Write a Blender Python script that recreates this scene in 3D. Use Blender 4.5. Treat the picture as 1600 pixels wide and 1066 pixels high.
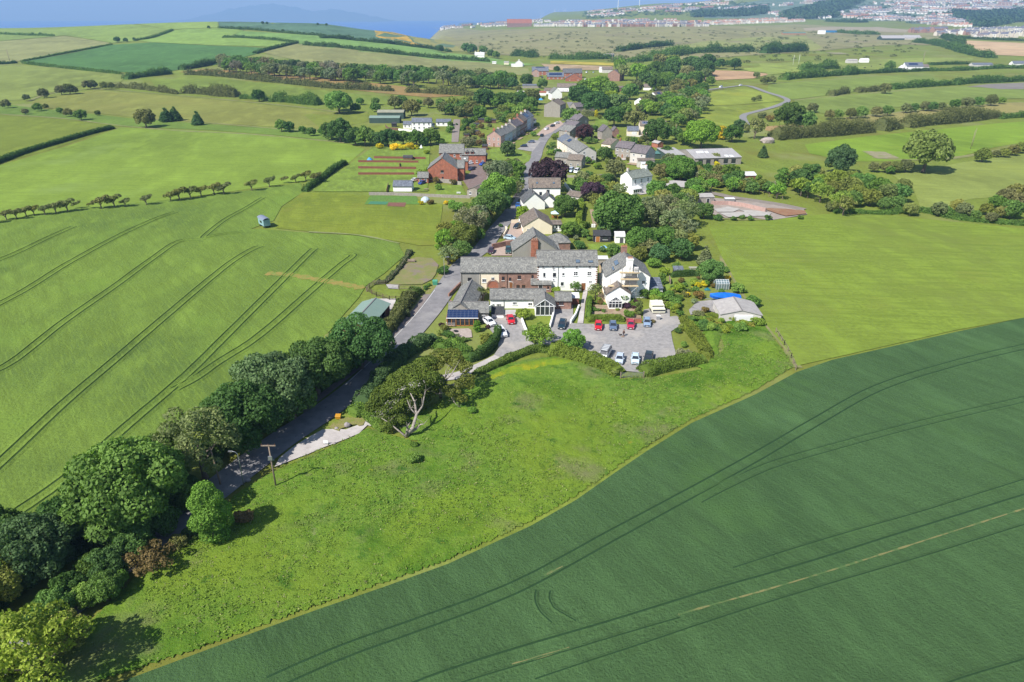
import bpy, bmesh, math, random
import numpy as np
from mathutils import Vector, Matrix
R = math.radians
random.seed(7); RNG = np.random.default_rng(7)
scene = bpy.context.scene
for _o in list(bpy.data.objects): bpy.data.objects.remove(_o)

# ------------------------------------------------------------------ camera
CAMH = 66.0; PITCH = R(25.5)
cam_d = bpy.data.cameras.new('camera'); cam = bpy.data.objects.new('camera', cam_d)
scene.collection.objects.link(cam); scene.camera = cam
cam_d.lens = 24.0; cam_d.sensor_width = 36.0; cam_d.sensor_fit = 'HORIZONTAL'
cam_d.clip_start = 0.5; cam_d.clip_end = 120000
cam.location = (0, 0, CAMH); cam.rotation_euler = (math.pi/2-PITCH, 0, 0)
FPX = 1600*24/36

# ------------------------------------------------------------------ world, sun, exposure
SUN_EL = R(47); SUN_AZ = math.atan2(-0.67, -0.74)      # direction towards the sun, seen from above
world = bpy.data.worlds.new('World'); scene.world = world; world.use_nodes = True
wn = world.node_tree.nodes; wl = world.node_tree.links
sky = wn.new('ShaderNodeTexSky'); sky.sky_type = 'NISHITA'; sky.sun_disc = False
sky.sun_elevation = SUN_EL; sky.sun_rotation = math.pi/2-SUN_AZ
sky.air_density = 1.0; sky.dust_density = 0.6; sky.ozone_density = 1.5; sky.altitude = 100
bg = wn['Background']; bg.inputs['Strength'].default_value = 0.085
wl.new(sky.outputs['Color'], bg.inputs['Color'])
sun_d = bpy.data.lights.new('sun', 'SUN'); sun_d.energy = 4.9; sun_d.angle = R(0.5); sun_d.color = (1.0, 0.96, 0.89)
sun = bpy.data.objects.new('sun', sun_d); scene.collection.objects.link(sun)
_sd = Vector((math.cos(SUN_AZ)*math.cos(SUN_EL), math.sin(SUN_AZ)*math.cos(SUN_EL), math.sin(SUN_EL)))
sun.rotation_euler = _sd.to_track_quat('Z', 'Y').to_euler(); sun.location = _sd*300
scene.view_settings.view_transform = 'Standard'; scene.view_settings.look = 'None'
scene.view_settings.exposure = 0.68; scene.view_settings.gamma = 1.0
scene.view_settings.use_curve_mapping = False
scene.cycles.max_bounces = 6; scene.cycles.diffuse_bounces = 3; scene.cycles.glossy_bounces = 3
scene.cycles.transmission_bounces = 4; scene.cycles.volume_bounces = 0; scene.cycles.transparent_max_bounces = 6
scene.cycles.use_adaptive_sampling = True; scene.cycles.use_denoising = True

# ------------------------------------------------------------------ terrain: heights read off the photograph's skyline
TY = np.array([0,450,700,1000,1400,1800,2300,3000,3600,4300,5500,7500,12000.])
TU = [(-1.6,[0,0,5,15,30,38,10,-100,-100,-100,-100,-100,-100]),
      (-.68,[0,0,5,15,30,38,10,-100,-100,-100,-100,-100,-100]),
      (-.38,[0,0,5,16,38,52,15,-100,-100,-100,-100,-100,-100]),
      (-.27,[0,0,4,13,34,49,10,-100,-100,-100,-100,-100,-100]),
      (-.17,[0,0,2,8,22,32,0,-100,-100,-100,-100,-100,-100]),
      (-.13,[0,0,1,5,13,19,-10,-70,-100,-100,-100,-100,-100]),
      (-.085,[0,0,0,2,5,7,2,0,5,8,-100,-100,-100]),
      (0,[0,0,0,0,3,8,16,20,23,28,-20,-100,-100]),
      (.06,[0,0,0,2,6,12,26,30,38,52,74,96,60]),
      (.21,[0,0,0,3,8,14,34,38,55,90,142,165,120]),
      (.38,[0,0,2,5,10,15,28,35,62,120,215,250,200]),
      (.51,[0,0,2,5,10,15,24,32,64,132,240,280,250]),
      (.68,[0,0,2,5,10,16,20,38,68,140,250,290,260]),
      (1.6,[0,0,2,5,10,16,20,38,68,140,250,290,260])]
TUx = np.array([a for a,b in TU]); TZ = np.array([b for a,b in TU], float)
def _terr(x, y):
    x = np.asarray(x, float); y = np.asarray(y, float)
    yy = np.clip(y, 1, 11999); u = np.clip(x/np.maximum(yy, 200), -1.59, 1.59)
    iy = np.clip(np.searchsorted(TY, yy)-1, 0, len(TY)-2); iu = np.clip(np.searchsorted(TUx, u)-1, 0, len(TUx)-2)
    fy = (yy-TY[iy])/(TY[iy+1]-TY[iy]); fu = (u-TUx[iu])/(TUx[iu+1]-TUx[iu])
    fu = fu*fu*(3-2*fu)
    def cub(col):
        p0 = TZ[col, np.maximum(iy-1, 0)]; p1 = TZ[col, iy]; p2 = TZ[col, iy+1]; p3 = TZ[col, np.minimum(iy+2, len(TY)-1)]
        h = TY[iy+1]-TY[iy]
        m1 = (p2-p0)/(TY[iy+1]-TY[np.maximum(iy-1, 0)])*h*(iy > 0); m2 = (p3-p1)/(TY[np.minimum(iy+2, len(TY)-1)]-TY[iy])*h
        return (2*fy**3-3*fy**2+1)*p1+(fy**3-2*fy**2+fy)*m1+(-2*fy**3+3*fy**2)*p2+(fy**3-fy**2)*m2
    z = cub(iu)*(1-fu)+cub(iu+1)*fu
    z = np.where(yy < 450, 0, z)
    return np.clip(z, -100, 400)
CELL = 40.0; GX0, GX1, GY0, GY1 = -6400, 8000, -240, 9600
_nx = int((GX1-GX0)/CELL)+1; _ny = int((GY1-GY0)/CELL)+1
_gx = GX0+np.arange(_nx)*CELL; _gy = GY0+np.arange(_ny)*CELL
LAT = _terr(*np.meshgrid(_gx, _gy))                    # heights on a regular lattice, [row y, col x]
def thn(x, y):
    fx = np.clip((np.asarray(x, float)-GX0)/CELL, 0, _nx-1.001); fy = np.clip((np.asarray(y, float)-GY0)/CELL, 0, _ny-1.001)
    i = fx.astype(int); j = fy.astype(int); a = fx-i; b = fy-j
    return (LAT[j, i]*(1-a)+LAT[j, i+1]*a)*(1-b)+(LAT[j+1, i]*(1-a)+LAT[j+1, i+1]*a)*b
def th(x, y): return float(thn(x, y))

def ray(px, py):
    a = (px-800)/FPX; b = (533-py)/FPX
    return Vector((a, math.cos(PITCH)+b*math.sin(PITCH), -math.sin(PITCH)+b*math.cos(PITCH)))
_ts = np.geomspace(40, 9500, 900)
def at(px, py, h=0.0):
    "the ground point (raised by h) that shows at this place of the photograph"
    d = ray(px, py); zz = CAMH+d.z*_ts; g = thn(d.x*_ts, d.y*_ts)+h
    hit = np.nonzero(zz < g)[0]
    if len(hit) == 0: k = len(_ts)-1
    else: k = max(hit[0], 1)
    lo, hi = _ts[k-1], _ts[k]
    for _ in range(18):
        m = (lo+hi)/2
        if CAMH+d.z*m < th(d.x*m, d.y*m)+h: hi = m
        else: lo = m
    t = (lo+hi)/2
    return Vector((d.x*t, d.y*t, CAMH+d.z*t)), t
FR = {'O':(0,0,1),'F1':(0,0,2.961),'F2':(500,0,4),'F3':(860,0,4),'F4':(1200,0,4),'G1':(560,140,5.33),'G2':(800,140,5.33),'G3':(1040,180,5.33),
 'G4':(1300,180,5.33),'G5':(640,280,6.6625),'G6':(840,280,6.6625),'H1':(680,380,7.614),'H2':(860,380,7.614),'H3':(1000,380,7.614),'H4':(680,470,7.614),
 'H5':(860,470,5.922),'H6':(540,400,8.883),'K1':(300,480,3.331),'K2':(0,640,3.331),'K3':(0,800,4),'K4':(540,520,5.921),'K5':(800,700,2),'K6':(0,300,2.5),
 'V':(800,90,8),'T7':(640,20,4),'T8':(1100,0,3.2)}
def fp(f, x, y): o = FR[f]; return o[0]+x/o[2], o[1]+y/o[2]
def q(f, x, y, h=0.0): return at(*fp(f, x, y), h)[0]

# ------------------------------------------------------------------ objects
def tag(o, label=None, cat=None, group=None, kind=None):
    if label: o['label'] = label
    if cat: o['category'] = cat
    if group: o['group'] = group
    if kind: o['kind'] = kind
    return o
def link(name, me, parent=None, mats=()):
    o = bpy.data.objects.new(name, me); scene.collection.objects.link(o)
    for m in mats:
        if m.name not in [k.name for k in me.materials if k]: me.materials.append(m)
    if parent is not None: o.parent = parent
    return o
def empty(name, loc, rz=0.0, label=None, cat=None, group=None):
    o = bpy.data.objects.new(name, None); scene.collection.objects.link(o); o.empty_display_size = 0.5
    o.location = loc; o.rotation_euler = (0, 0, rz); tag(o, label, cat, group); return o
def kids(o): return [c for c in scene.collection.objects if c.parent is o]
class MB:
    def __init__(s): s.v = []; s.f = []; s.m = []
    def poly(s, pts, m=0):
        n = len(s.v); s.v += [tuple(p) for p in pts]; s.f.append(tuple(range(n, n+len(pts)))); s.m.append(m); return s
    def hexa(s, p, m=0):
        "p: 8 corners, bottom four anticlockwise then top four"
        n = len(s.v); s.v += [tuple(a) for a in p]
        for f in ((3,2,1,0),(4,5,6,7),(0,1,5,4),(1,2,6,5),(2,3,7,6),(3,0,4,7)): s.f.append(tuple(n+i for i in f)); s.m.append(m)
        return s
    def box(s, x0, x1, y0, y1, z0, z1, m=0):
        return s.hexa([(x0,y0,z0),(x1,y0,z0),(x1,y1,z0),(x0,y1,z0),(x0,y0,z1),(x1,y0,z1),(x1,y1,z1),(x0,y1,z1)], m)
    def bar(s, a, b, w, h=None, m=0):
        a = Vector(a); b = Vector(b); d = (b-a).normalized(); h = h or w
        up = Vector((0,0,1)) if abs(d.z) < .9 else Vector((0,1,0))
        r = d.cross(up).normalized()*w/2; u = r.normalized().cross(d)*h/2
        return s.hexa([a-r-u, a+r-u, b+r-u, b-r-u, a-r+u, a+r+u, b+r+u, b-r+u], m)
    def tube(s, pts, rad, n=6, m=0):
        n0 = len(s.v); P = [Vector(p) for p in pts]
        rad = rad if isinstance(rad, (list, tuple)) else [rad]*len(P)
        for i, p in enumerate(P):
            d = (P[min(i+1, len(P)-1)]-P[max(i-1, 0)]).normalized()
            up = Vector((0,0,1)) if abs(d.z) < .95 else Vector((1,0,0))
            r = d.cross(up).normalized(); u = r.cross(d)
            for k in range(n):
                a = 2*math.pi*k/n; s.v.append(tuple(p+(r*math.cos(a)+u*math.sin(a))*rad[i]))
        for i in range(len(P)-1):
            for k in range(n):
                a = n0+i*n+k; b = n0+i*n+(k+1) % n; s.f.append((a, a+n, b+n, b)); s.m.append(m)
        s.f.append(tuple(n0+k for k in range(n))); s.m.append(m)
        s.f.append(tuple(n0+(len(P)-1)*n+k for k in reversed(range(n)))); s.m.append(m)
        return s
    def mesh(s, name, mats, smooth=False):
        me = bpy.data.meshes.new(name); me.from_pydata(s.v, [], s.f)
        for m in mats: me.materials.append(m)
        me.polygons.foreach_set('material_index', s.m)
        if smooth: me.polygons.foreach_set('use_smooth', [True]*len(s.f))
        me.update(); bm = bmesh.new(); bm.from_mesh(me); bmesh.ops.recalc_face_normals(bm, faces=bm.faces); bm.to_mesh(me); bm.free()
        return me
    def build(s, name, mats, parent=None, smooth=False):
        if not isinstance(mats, (list, tuple)): mats = [mats]
        return link(name, s.mesh(name, mats, smooth), parent)

# ------------------------------------------------------------------ materials
GAIN = 1.75
def D(hexs, k=1.0):
    "albedo of something that reads as this colour in full sun"
    c = [int(hexs[i:i+2], 16)/255 for i in (0, 2, 4)]
    return tuple(min(.85, k*((v/12.92 if v <= .04045 else ((v+.055)/1.055)**2.4))/GAIN) for v in c)
def nodes(name):
    m = bpy.data.materials.new(name); m.use_nodes = True; nt = m.node_tree
    return m, nt, nt.nodes['Principled BSDF']
def noise_tex(nt, scale, detail=4, stretch=(1,1,1), rot=0, rough=.6):
    tc = nt.nodes.new('ShaderNodeTexCoord'); mp = nt.nodes.new('ShaderNodeMapping'); n = nt.nodes.new('ShaderNodeTexNoise')
    mp.inputs['Rotation'].default_value = (0, 0, rot)
    mp2 = nt.nodes.new('ShaderNodeMapping'); mp2.inputs['Scale'].default_value = stretch
    nt.links.new(tc.outputs['Object'], mp.inputs[0]); nt.links.new(mp.outputs[0], mp2.inputs[0]); nt.links.new(mp2.outputs[0], n.inputs['Vector'])
    n.inputs['Scale'].default_value = scale; n.inputs['Detail'].default_value = detail; n.inputs['Roughness'].default_value = rough
    return n
def ramp(nt, src, a, b, c0=(0,0,0), c1=(1,1,1)):
    r = nt.nodes.new('ShaderNodeValToRGB'); r.color_ramp.elements[0].position = a; r.color_ramp.elements[1].position = b
    r.color_ramp.elements[0].color = (*c0, 1); r.color_ramp.elements[1].color = (*c1, 1)
    nt.links.new(src, r.inputs[0]); return r
def mix(nt, fac, a, b, mode='MIX'):
    m = nt.nodes.new('ShaderNodeMix'); m.data_type = 'RGBA'; m.blend_type = mode
    for s, v in ((m.inputs[0], fac), (m.inputs[6], a), (m.inputs[7], b)):
        if isinstance(v, (int, float)): s.default_value = v
        elif isinstance(v, tuple): s.default_value = (*v, 1)
        else: nt.links.new(v, s)
    return m.outputs[2]
def M(name, c1, c2=None, scale=1.0, rough=.9, bump=0.0, bscale=None, stretch=(1,1,1), rot=0, layers=(), metal=0, lo=.35, hi=.65, spec=.3, bdist=.3, bstretch=None):
    m, nt, p = nodes(name)
    col = c1
    if c2 is not None:
        n = noise_tex(nt, scale, 5, stretch, rot); r = ramp(nt, n.outputs[0], lo, hi); col = mix(nt, r.outputs[0], c1, c2)
    for (c, sc, a, b, st, ro) in layers:
        n = noise_tex(nt, sc, 4, st, ro); r = ramp(nt, n.outputs[0], a, b); col = mix(nt, r.outputs[0], col, c)
    if isinstance(col, tuple): p.inputs['Base Color'].default_value = (*col, 1)
    else: nt.links.new(col, p.inputs['Base Color'])
    p.inputs['Roughness'].default_value = rough; p.inputs['Metallic'].default_value = metal
    p.inputs['Specular IOR Level'].default_value = spec
    if bump:
        n = noise_tex(nt, bscale or scale*4, 5, bstretch or (1,1,1), rot, .7); b = nt.nodes.new('ShaderNodeBump')
        b.inputs['Strength'].default_value = bump; b.inputs['Distance'].default_value = bdist
        nt.links.new(n.outputs[0], b.inputs['Height']); nt.links.new(b.outputs[0], p.inputs['Normal'])
    return m
def sc3(c, k): return tuple(min(.85, v*k) for v in c)
def grass(name, hexa, hexb=None, patch=None, streak=None, fine=1.6, bump=.6, big=.02, k=1.0, bdist=.35):
    "a field: fine blade mottle, broad patches, optional drilled or wind streaks (angle)"
    wm = lambda c: (min(.85, c[0]*1.32), c[1]*1.03, c[2]*1.12)
    c = wm(D(hexa, k)); c2 = wm(D(hexb, k)) if hexb else sc3(c, .8)
    L = [(sc3(c2, .82), big, .42, .64, (1,1,1), .4), (sc3(c, 1.28), big*2.6, .48, .72, (1,2.5,1), 1.35)]
    if patch: L.append((D(patch, k), big*1.7, .54, .7, (1,1,1), .8))
    if streak is not None: L.append((sc3(c, .8), .05, .45, .7, (1,9,1), streak)); L.append((sc3(c, 1.15), .16, .5, .75, (1,12,1), streak))
    return M(name, sc3(c, .84), sc3(c, 1.18), fine, .95, bump, fine*1.3, layers=L, spec=.15, lo=.38, hi=.62, bdist=bdist)
def flat(name, c, rough=.6, metal=0, spec=.4):
    m, nt, p = nodes(name); p.inputs['Base Color'].default_value = (*c, 1); p.inputs['Roughness'].default_value = rough
    p.inputs['Metallic'].default_value = metal; p.inputs['Specular IOR Level'].default_value = spec; return m
def objcol(name, rough, spec=.5, coat=0, var=0.0, metal=0):
    m, nt, p = nodes(name); oi = nt.nodes.new('ShaderNodeObjectInfo'); c = oi.outputs['Color']
    if var:
        n = noise_tex(nt, .8, 4); r = ramp(nt, n.outputs[0], .3, .7, (1-var,)*3, (1+var,)*3); c = mix(nt, 1.0, c, r.outputs[0], 'MULTIPLY')
    nt.links.new(c, p.inputs['Base Color']); p.inputs['Roughness'].default_value = rough
    p.inputs['Coat Weight'].default_value = coat; p.inputs['Specular IOR Level'].default_value = spec; p.inputs['Metallic'].default_value = metal
    return m
def leafmat():
    m, nt, p = nodes('foliage'); oi = nt.nodes.new('ShaderNodeObjectInfo'); at_ = nt.nodes.new('ShaderNodeAttribute'); at_.attribute_name = 'leaf_tint'
    r = ramp(nt, at_.outputs['Fac'], 0, 1, (.55,.58,.6), (1.5,1.42,1.3))
    c = mix(nt, 1.0, oi.outputs['Color'], r.outputs[0], 'MULTIPLY')
    rr = ramp(nt, oi.outputs['Random'], 0, 1, (.82,.86,.85), (1.15,1.1,1.05)); c = mix(nt, 1.0, c, rr.outputs[0], 'MULTIPLY')
    nt.links.new(c, p.inputs['Base Color']); p.inputs['Roughness'].default_value = .75; p.inputs['Specular IOR Level'].default_value = .2
    tr = nt.nodes.new('ShaderNodeBsdfTranslucent'); tc = mix(nt, 1.0, c, (1.0,1.15,.5), 'MULTIPLY'); nt.links.new(tc, tr.inputs['Color'])
    ms = nt.nodes.new('ShaderNodeMixShader'); ms.inputs[0].default_value = .34
    nt.links.new(p.outputs[0], ms.inputs[1]); nt.links.new(tr.outputs[0], ms.inputs[2])
    nt.links.new(ms.outputs[0], nt.nodes['Material Output'].inputs['Surface'])
    return m
LEAF = leafmat(); PAINT = objcol('car_paint', .3, .5, .6); HOUSEC = objcol('painted_render', .85, .2, 0, .08)
def wallm(name, c, k=.88, bump=.25, sc=.7): return M(name, c, sc3(c, k), sc, .9, bump, 5, stretch=(1,1,.35), bdist=.05)
MAT = dict(
 white=wallm('white_render', (.86,.85,.82), .95), cream=wallm('cream_render', (.78,.68,.52), .93), grey=wallm('grey_roughcast', (.30,.285,.26), .85),
 pale=wallm('pale_grey_render', (.55,.52,.48), .88), stone=wallm('grey_stone', (.33,.30,.26), .7, .5, 2.5), blue=wallm('shade_blue_render', (.50,.60,.68), .93),  # blue: wall render with the blue of shade put into its colour
 pink=wallm('pinkish_stone', (.44,.29,.25), .8, .4, 2.0), darkgreen=wallm('green_cladding', (.05,.085,.07), .8, .1),
 brown=wallm('brown_boards', (.16,.09,.06), .8), black=wallm('black_boards', (.035,.035,.04), .8), rust=wallm('red_brown_boards', (.21,.08,.055), .85))
def brickm(name, c1, c2, mortar, sx=2.2):
    m, nt, p = nodes(name); tc = nt.nodes.new('ShaderNodeTexCoord'); sp = nt.nodes.new('ShaderNodeSeparateXYZ'); nt.links.new(tc.outputs['Object'], sp.inputs[0])
    ad = nt.nodes.new('ShaderNodeMath'); nt.links.new(sp.outputs[0], ad.inputs[0]); nt.links.new(sp.outputs[1], ad.inputs[1])
    cb = nt.nodes.new('ShaderNodeCombineXYZ'); nt.links.new(ad.outputs[0], cb.inputs[0]); nt.links.new(sp.outputs[2], cb.inputs[1])
    b = nt.nodes.new('ShaderNodeTexBrick'); nt.links.new(cb.outputs[0], b.inputs['Vector']); b.inputs['Scale'].default_value = sx
    b.inputs['Color1'].default_value = (*c1,1); b.inputs['Color2'].default_value = (*c2,1); b.inputs['Mortar'].default_value = (*mortar,1)
    b.inputs['Mortar Size'].default_value = .02; b.inputs['Bias'].default_value = 0
    n = noise_tex(nt, .9, 5); r = ramp(nt, n.outputs[0], .35, .65, (.72,.72,.72), (1.15,1.1,1.08)); c = mix(nt, 1.0, b.outputs[0], r.outputs[0], 'MULTIPLY')
    nt.links.new(c, p.inputs['Base Color']); p.inputs['Roughness'].default_value = .9; return m
MAT['sand'] = brickm('red_sandstone', (.30,.155,.115), (.21,.115,.09), (.30,.24,.2), 1.6)
MAT['brick'] = brickm('red_brick', (.40,.125,.06), (.30,.09,.05), (.3,.2,.16), 2.5)
def roofm(name, c, lichen=None):
    m, nt, p = nodes(name); tc = nt.nodes.new('ShaderNodeTexCoord')
    b = nt.nodes.new('ShaderNodeTexBrick'); mp = nt.nodes.new('ShaderNodeMapping'); mp.inputs['Rotation'].default_value = (R(90), 0, 0)
    nt.links.new(tc.outputs['Object'], mp.inputs[0]); nt.links.new(mp.outputs[0], b.inputs['Vector'])
    b.inputs['Scale'].default_value = 1.5; b.inputs['Color1'].default_value = (*sc3(c, 1.25),1); b.inputs['Color2'].default_value = (*sc3(c, .75),1)
    b.inputs['Mortar'].default_value = (*sc3(c, .45),1); b.inputs['Mortar Size'].default_value = .035; b.inputs['Row Height'].default_value = .3
    n = noise_tex(nt, 1.1, 6); r = ramp(nt, n.outputs[0], .3, .7, (.72,.72,.74), (1.25,1.24,1.2)); col = mix(nt, 1.0, b.outputs[0], r.outputs[0], 'MULTIPLY')
    if lichen:
        n2 = noise_tex(nt, 2.6, 5); r2 = ramp(nt, n2.outputs[0], .56, .68); col = mix(nt, r2.outputs[0], col, lichen)
    nt.links.new(col, p.inputs['Base Color']); p.inputs['Roughness'].default_value = .72; p.inputs['Specular IOR Level'].default_value = .3
    bp = nt.nodes.new('ShaderNodeBump'); bp.inputs['Strength'].default_value = .5; bp.inputs['Distance'].default_value = .05
    nt.links.new(b.outputs['Fac'], bp.inputs['Height']); nt.links.new(bp.outputs[0], p.inputs['Normal']); return m
ROOF = dict(slate=roofm('old_grey_slate', (.20,.20,.19), (.30,.29,.25)), dark=roofm('dark_slate', (.12,.125,.135)), brown=roofm('brown_tile', (.19,.155,.13), (.25,.21,.16)),
 bluegrey=roofm('blue_grey_slate', (.15,.17,.21)), green=roofm('greenish_slate', (.20,.225,.20), (.28,.29,.22)), purple=roofm('purple_slate', (.16,.14,.15)),
 pantile=roofm('red_tile', (.33,.12,.07)),
 steel=M('green_steel_sheet', (.17,.245,.205), (.20,.27,.22), .6, .45, .4, 3.0, stretch=(6,.3,.3), bdist=.05), palesteel=M('pale_fibre_cement', (.36,.35,.35), (.28,.27,.27), .5, .8, .3, 4, stretch=(4,.4,.4), bdist=.06),
 olive=M('olive_sheet', (.22,.22,.17), (.28,.28,.2), .5, .7), teal=M('teal_sheet', (.07,.17,.16), (.1,.2,.18), .5, .6), felt=M('black_felt', (.03,.032,.036), (.06,.06,.065), 2, .8), whiter=M('white_sheet', (.62,.62,.63), (.5,.5,.5), .8, .6), palegrey=M('pale_grey_felt', (.38,.36,.34), (.30,.28,.27), .9, .85))
GLASS = flat('window_glass', (.025,.03,.04), .08, 0, .8); WHITE = flat('white_gloss', (.78,.78,.78), .4); DKFRAME = flat('dark_frame', (.03,.03,.03), .5)
WOOD = M('weathered_wood', (.20,.15,.11), (.29,.23,.18), 3, .85, .3, 12, stretch=(1,1,.2)); ORANGEW = flat('varnished_wood', (.38,.16,.045), .5)
TARMAC = M('road_asphalt', (.16,.155,.16), (.215,.205,.21), .5, .92, .4, 9, bdist=.03, layers=((( .26,.25,.245), .09, .52, .7, (1,1,1), .3), ((.10,.10,.105), 1.4, .64, .72, (1,1,1), 0)))
GRAVEL = M('grey_gravel', (.22,.21,.205), (.30,.285,.275), 1.2, .95, .8, 8, bdist=.05, layers=(((.36,.33,.30), .12, .52, .68, (1,1,1), .3), ((.16,.15,.15), .3, .6, .75, (1,2,1), .6)))
CONCRETE = M('pale_concrete', (.42,.385,.37), (.34,.31,.295), .7, .9, .4, 6, bdist=.03, layers=(((.5,.47,.45), .16, .5, .7, (1,1,1), .3), ((.25,.22,.2), 2.2, .66, .74, (1,1,1), 0)))
PAVING = M('pinkish_paving', (.40,.31,.26), (.33,.25,.21), 1.2, .9, .3, 8, bdist=.03)
DIRT = M('brown_earth', (.26,.18,.12), (.34,.27,.18), .8, .95, .6, 5)
TYRE = flat('tyre_rubber', (.02,.02,.02), .8); RIM = flat('alloy_rim', (.45,.45,.46), .35, .6); BLKP = flat('black_trim', (.02,.02,.022), .5)
LAMPW = flat('headlamp_lens', (.6,.62,.64), .1, .3); LAMPR = flat('tail_lamp_lens', (.35,.01,.01), .2)
BARK = M('grey_brown_bark', (.13,.10,.08), (.20,.165,.13), 3, .9, .6, 9, stretch=(1,1,.3)); PALEBARK = M('bleached_bark', (.36,.32,.28), (.22,.19,.16), 2.2, .85, .5, 7, stretch=(1,1,.3))
STEELP = flat('galvanised_steel', (.42,.43,.44), .4, .7)
def rgb(h): return D(h)
# ================================================================== GROUND, SEA, FIELDS
def grid_ground():
    gx, gy = np.meshgrid(_gx, _gy); co = np.stack([gx.ravel(), gy.ravel(), LAT.ravel()-.06], 1)
    i, j = np.meshgrid(np.arange(_nx-1), np.arange(_ny-1)); a = (j*_nx+i).ravel()
    F = np.stack([a, a+1, a+_nx+1, a+_nx], 1)
    keep = (LAT.ravel()[F].max(1) > -99.5); F = F[keep]
    return np_mesh('ground', co, F)
def np_mesh(name, co, F, smooth=True):
    me = bpy.data.meshes.new(name); me.vertices.add(len(co)); me.vertices.foreach_set('co', np.asarray(co, np.float32).ravel())
    k = F.shape[1]; me.loops.add(F.size); me.loops.foreach_set('vertex_index', F.astype(np.int32).ravel())
    me.polygons.add(len(F)); me.polygons.foreach_set('loop_start', np.arange(0, F.size, k, dtype=np.int32)); me.polygons.foreach_set('loop_total', np.full(len(F), k, np.int32))
    if smooth: me.polygons.foreach_set('use_smooth', np.ones(len(F), bool))
    me.update(calc_edges=True); me.validate(); return me
ROUGH = grass('rough_grass', '76953A', '82943F', '9AA060', fine=.8, big=.012, bump=.5)
ground = link('ground', grid_ground(), None, [ROUGH]); tag(ground, 'rough green countryside between the fields', 'ground', kind='structure')

def poly_np(pts, X, Y):
    ins = np.zeros(X.shape, bool); n = len(pts)
    for k in range(n):
        x1, y1 = pts[k]; x2, y2 = pts[(k+1) % n]
        if y1 == y2: continue
        c = ((y1 > Y) != (y2 > Y)) & (X < (x2-x1)*(Y-y1)/(y2-y1)+x1); ins ^= c
    return ins
_layer = [0]
def zoff(x, y):
    return .02+_layer[0]*.0015+.35*min(1, max(0, (y-450)/500.))
def sheet(name, pts, mat, label, cat, lift=0.0, world_pts=False, kind='structure'):
    "a sheet draped on the ground inside a traced outline"
    _layer[0] += 1
    W = [Vector(p) for p in pts] if world_pts else [q(*p) for p in pts]
    bm = bmesh.new(); vs = [bm.verts.new((w.x, w.y, 0)) for w in W]
    f = bm.faces.new(vs); bmesh.ops.triangulate(bm, faces=[f])
    xs = [w.x for w in W]; ys = [w.y for w in W]
    if max(ys) > 440:
        for ax, lo, hi, g0 in ((0, min(xs), max(xs), GX0), (1, max(440, min(ys)), max(ys), GY0)):
            k = math.ceil((lo-g0)/CELL)
            while g0+k*CELL < hi:
                c = g0+k*CELL; co = (c, 0, 0) if ax == 0 else (0, c, 0); no = (1, 0, 0) if ax == 0 else (0, 1, 0)
                bmesh.ops.bisect_plane(bm, geom=bm.verts[:]+bm.edges[:]+bm.faces[:], plane_co=co, plane_no=no, dist=1e-4); k += 1
    bmesh.ops.triangulate(bm, faces=bm.faces[:])
    for v in bm.verts: v.co.z = th(v.co.x, v.co.y)+zoff(v.co.x, v.co.y)+lift
    for f in bm.faces:
        f.smooth = True
        if f.normal.z < 0: f.normal_flip()
    bm.normal_update()
    for f in bm.faces:
        if f.normal.z < 0: f.normal_flip()
    me = bpy.data.meshes.new(name); bm.to_mesh(me); bm.free()
    return tag(link(name, me, None, [mat]), label, cat, kind=kind)
def P(f, *xy): return [(f, xy[i], xy[i+1]) for i in range(0, len(xy), 2)]
def smooth_line(W, n=6):
    out = []
    for i in range(len(W)-1):
        p0 = W[max(i-1, 0)]; p1 = W[i]; p2 = W[i+1]; p3 = W[min(i+2, len(W)-1)]
        for k in range(n):
            t = k/n; out.append(.5*((2*p1)+(-p0+p2)*t+(2*p0-5*p1+4*p2-p3)*t*t+(-p0+3*p1-3*p2+p3)*t**3))
    out.append(W[-1]); return out
def strip(name, pts, width, mat, label, cat, wob=0.0, lift=0.0, n=5, off=0.0):
    "a ribbon along a traced centre line"
    _layer[0] += 1
    L = smooth_line([q(*p) if len(p) == 3 else Vector(p[:3]) for p in pts], n); b = MB(); prev = None
    for i, p in enumerate(L):
        d = (L[min(i+1, len(L)-1)]-L[max(i-1, 0)]); d.z = 0; d.normalize(); nn = Vector((-d.y, d.x, 0))
        w = width*(1+wob*random.uniform(-1, 1))/2; c = p+nn*off; a = c+nn*w; e = c-nn*w
        for v in (a, e): v.z = th(v.x, v.y)+zoff(v.x, v.y)+lift
        if prev: b.poly([prev[1], e, a, prev[0]])
        prev = (a, e)
    return tag(b.build(name, mat), label, cat, kind='structure')

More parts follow.
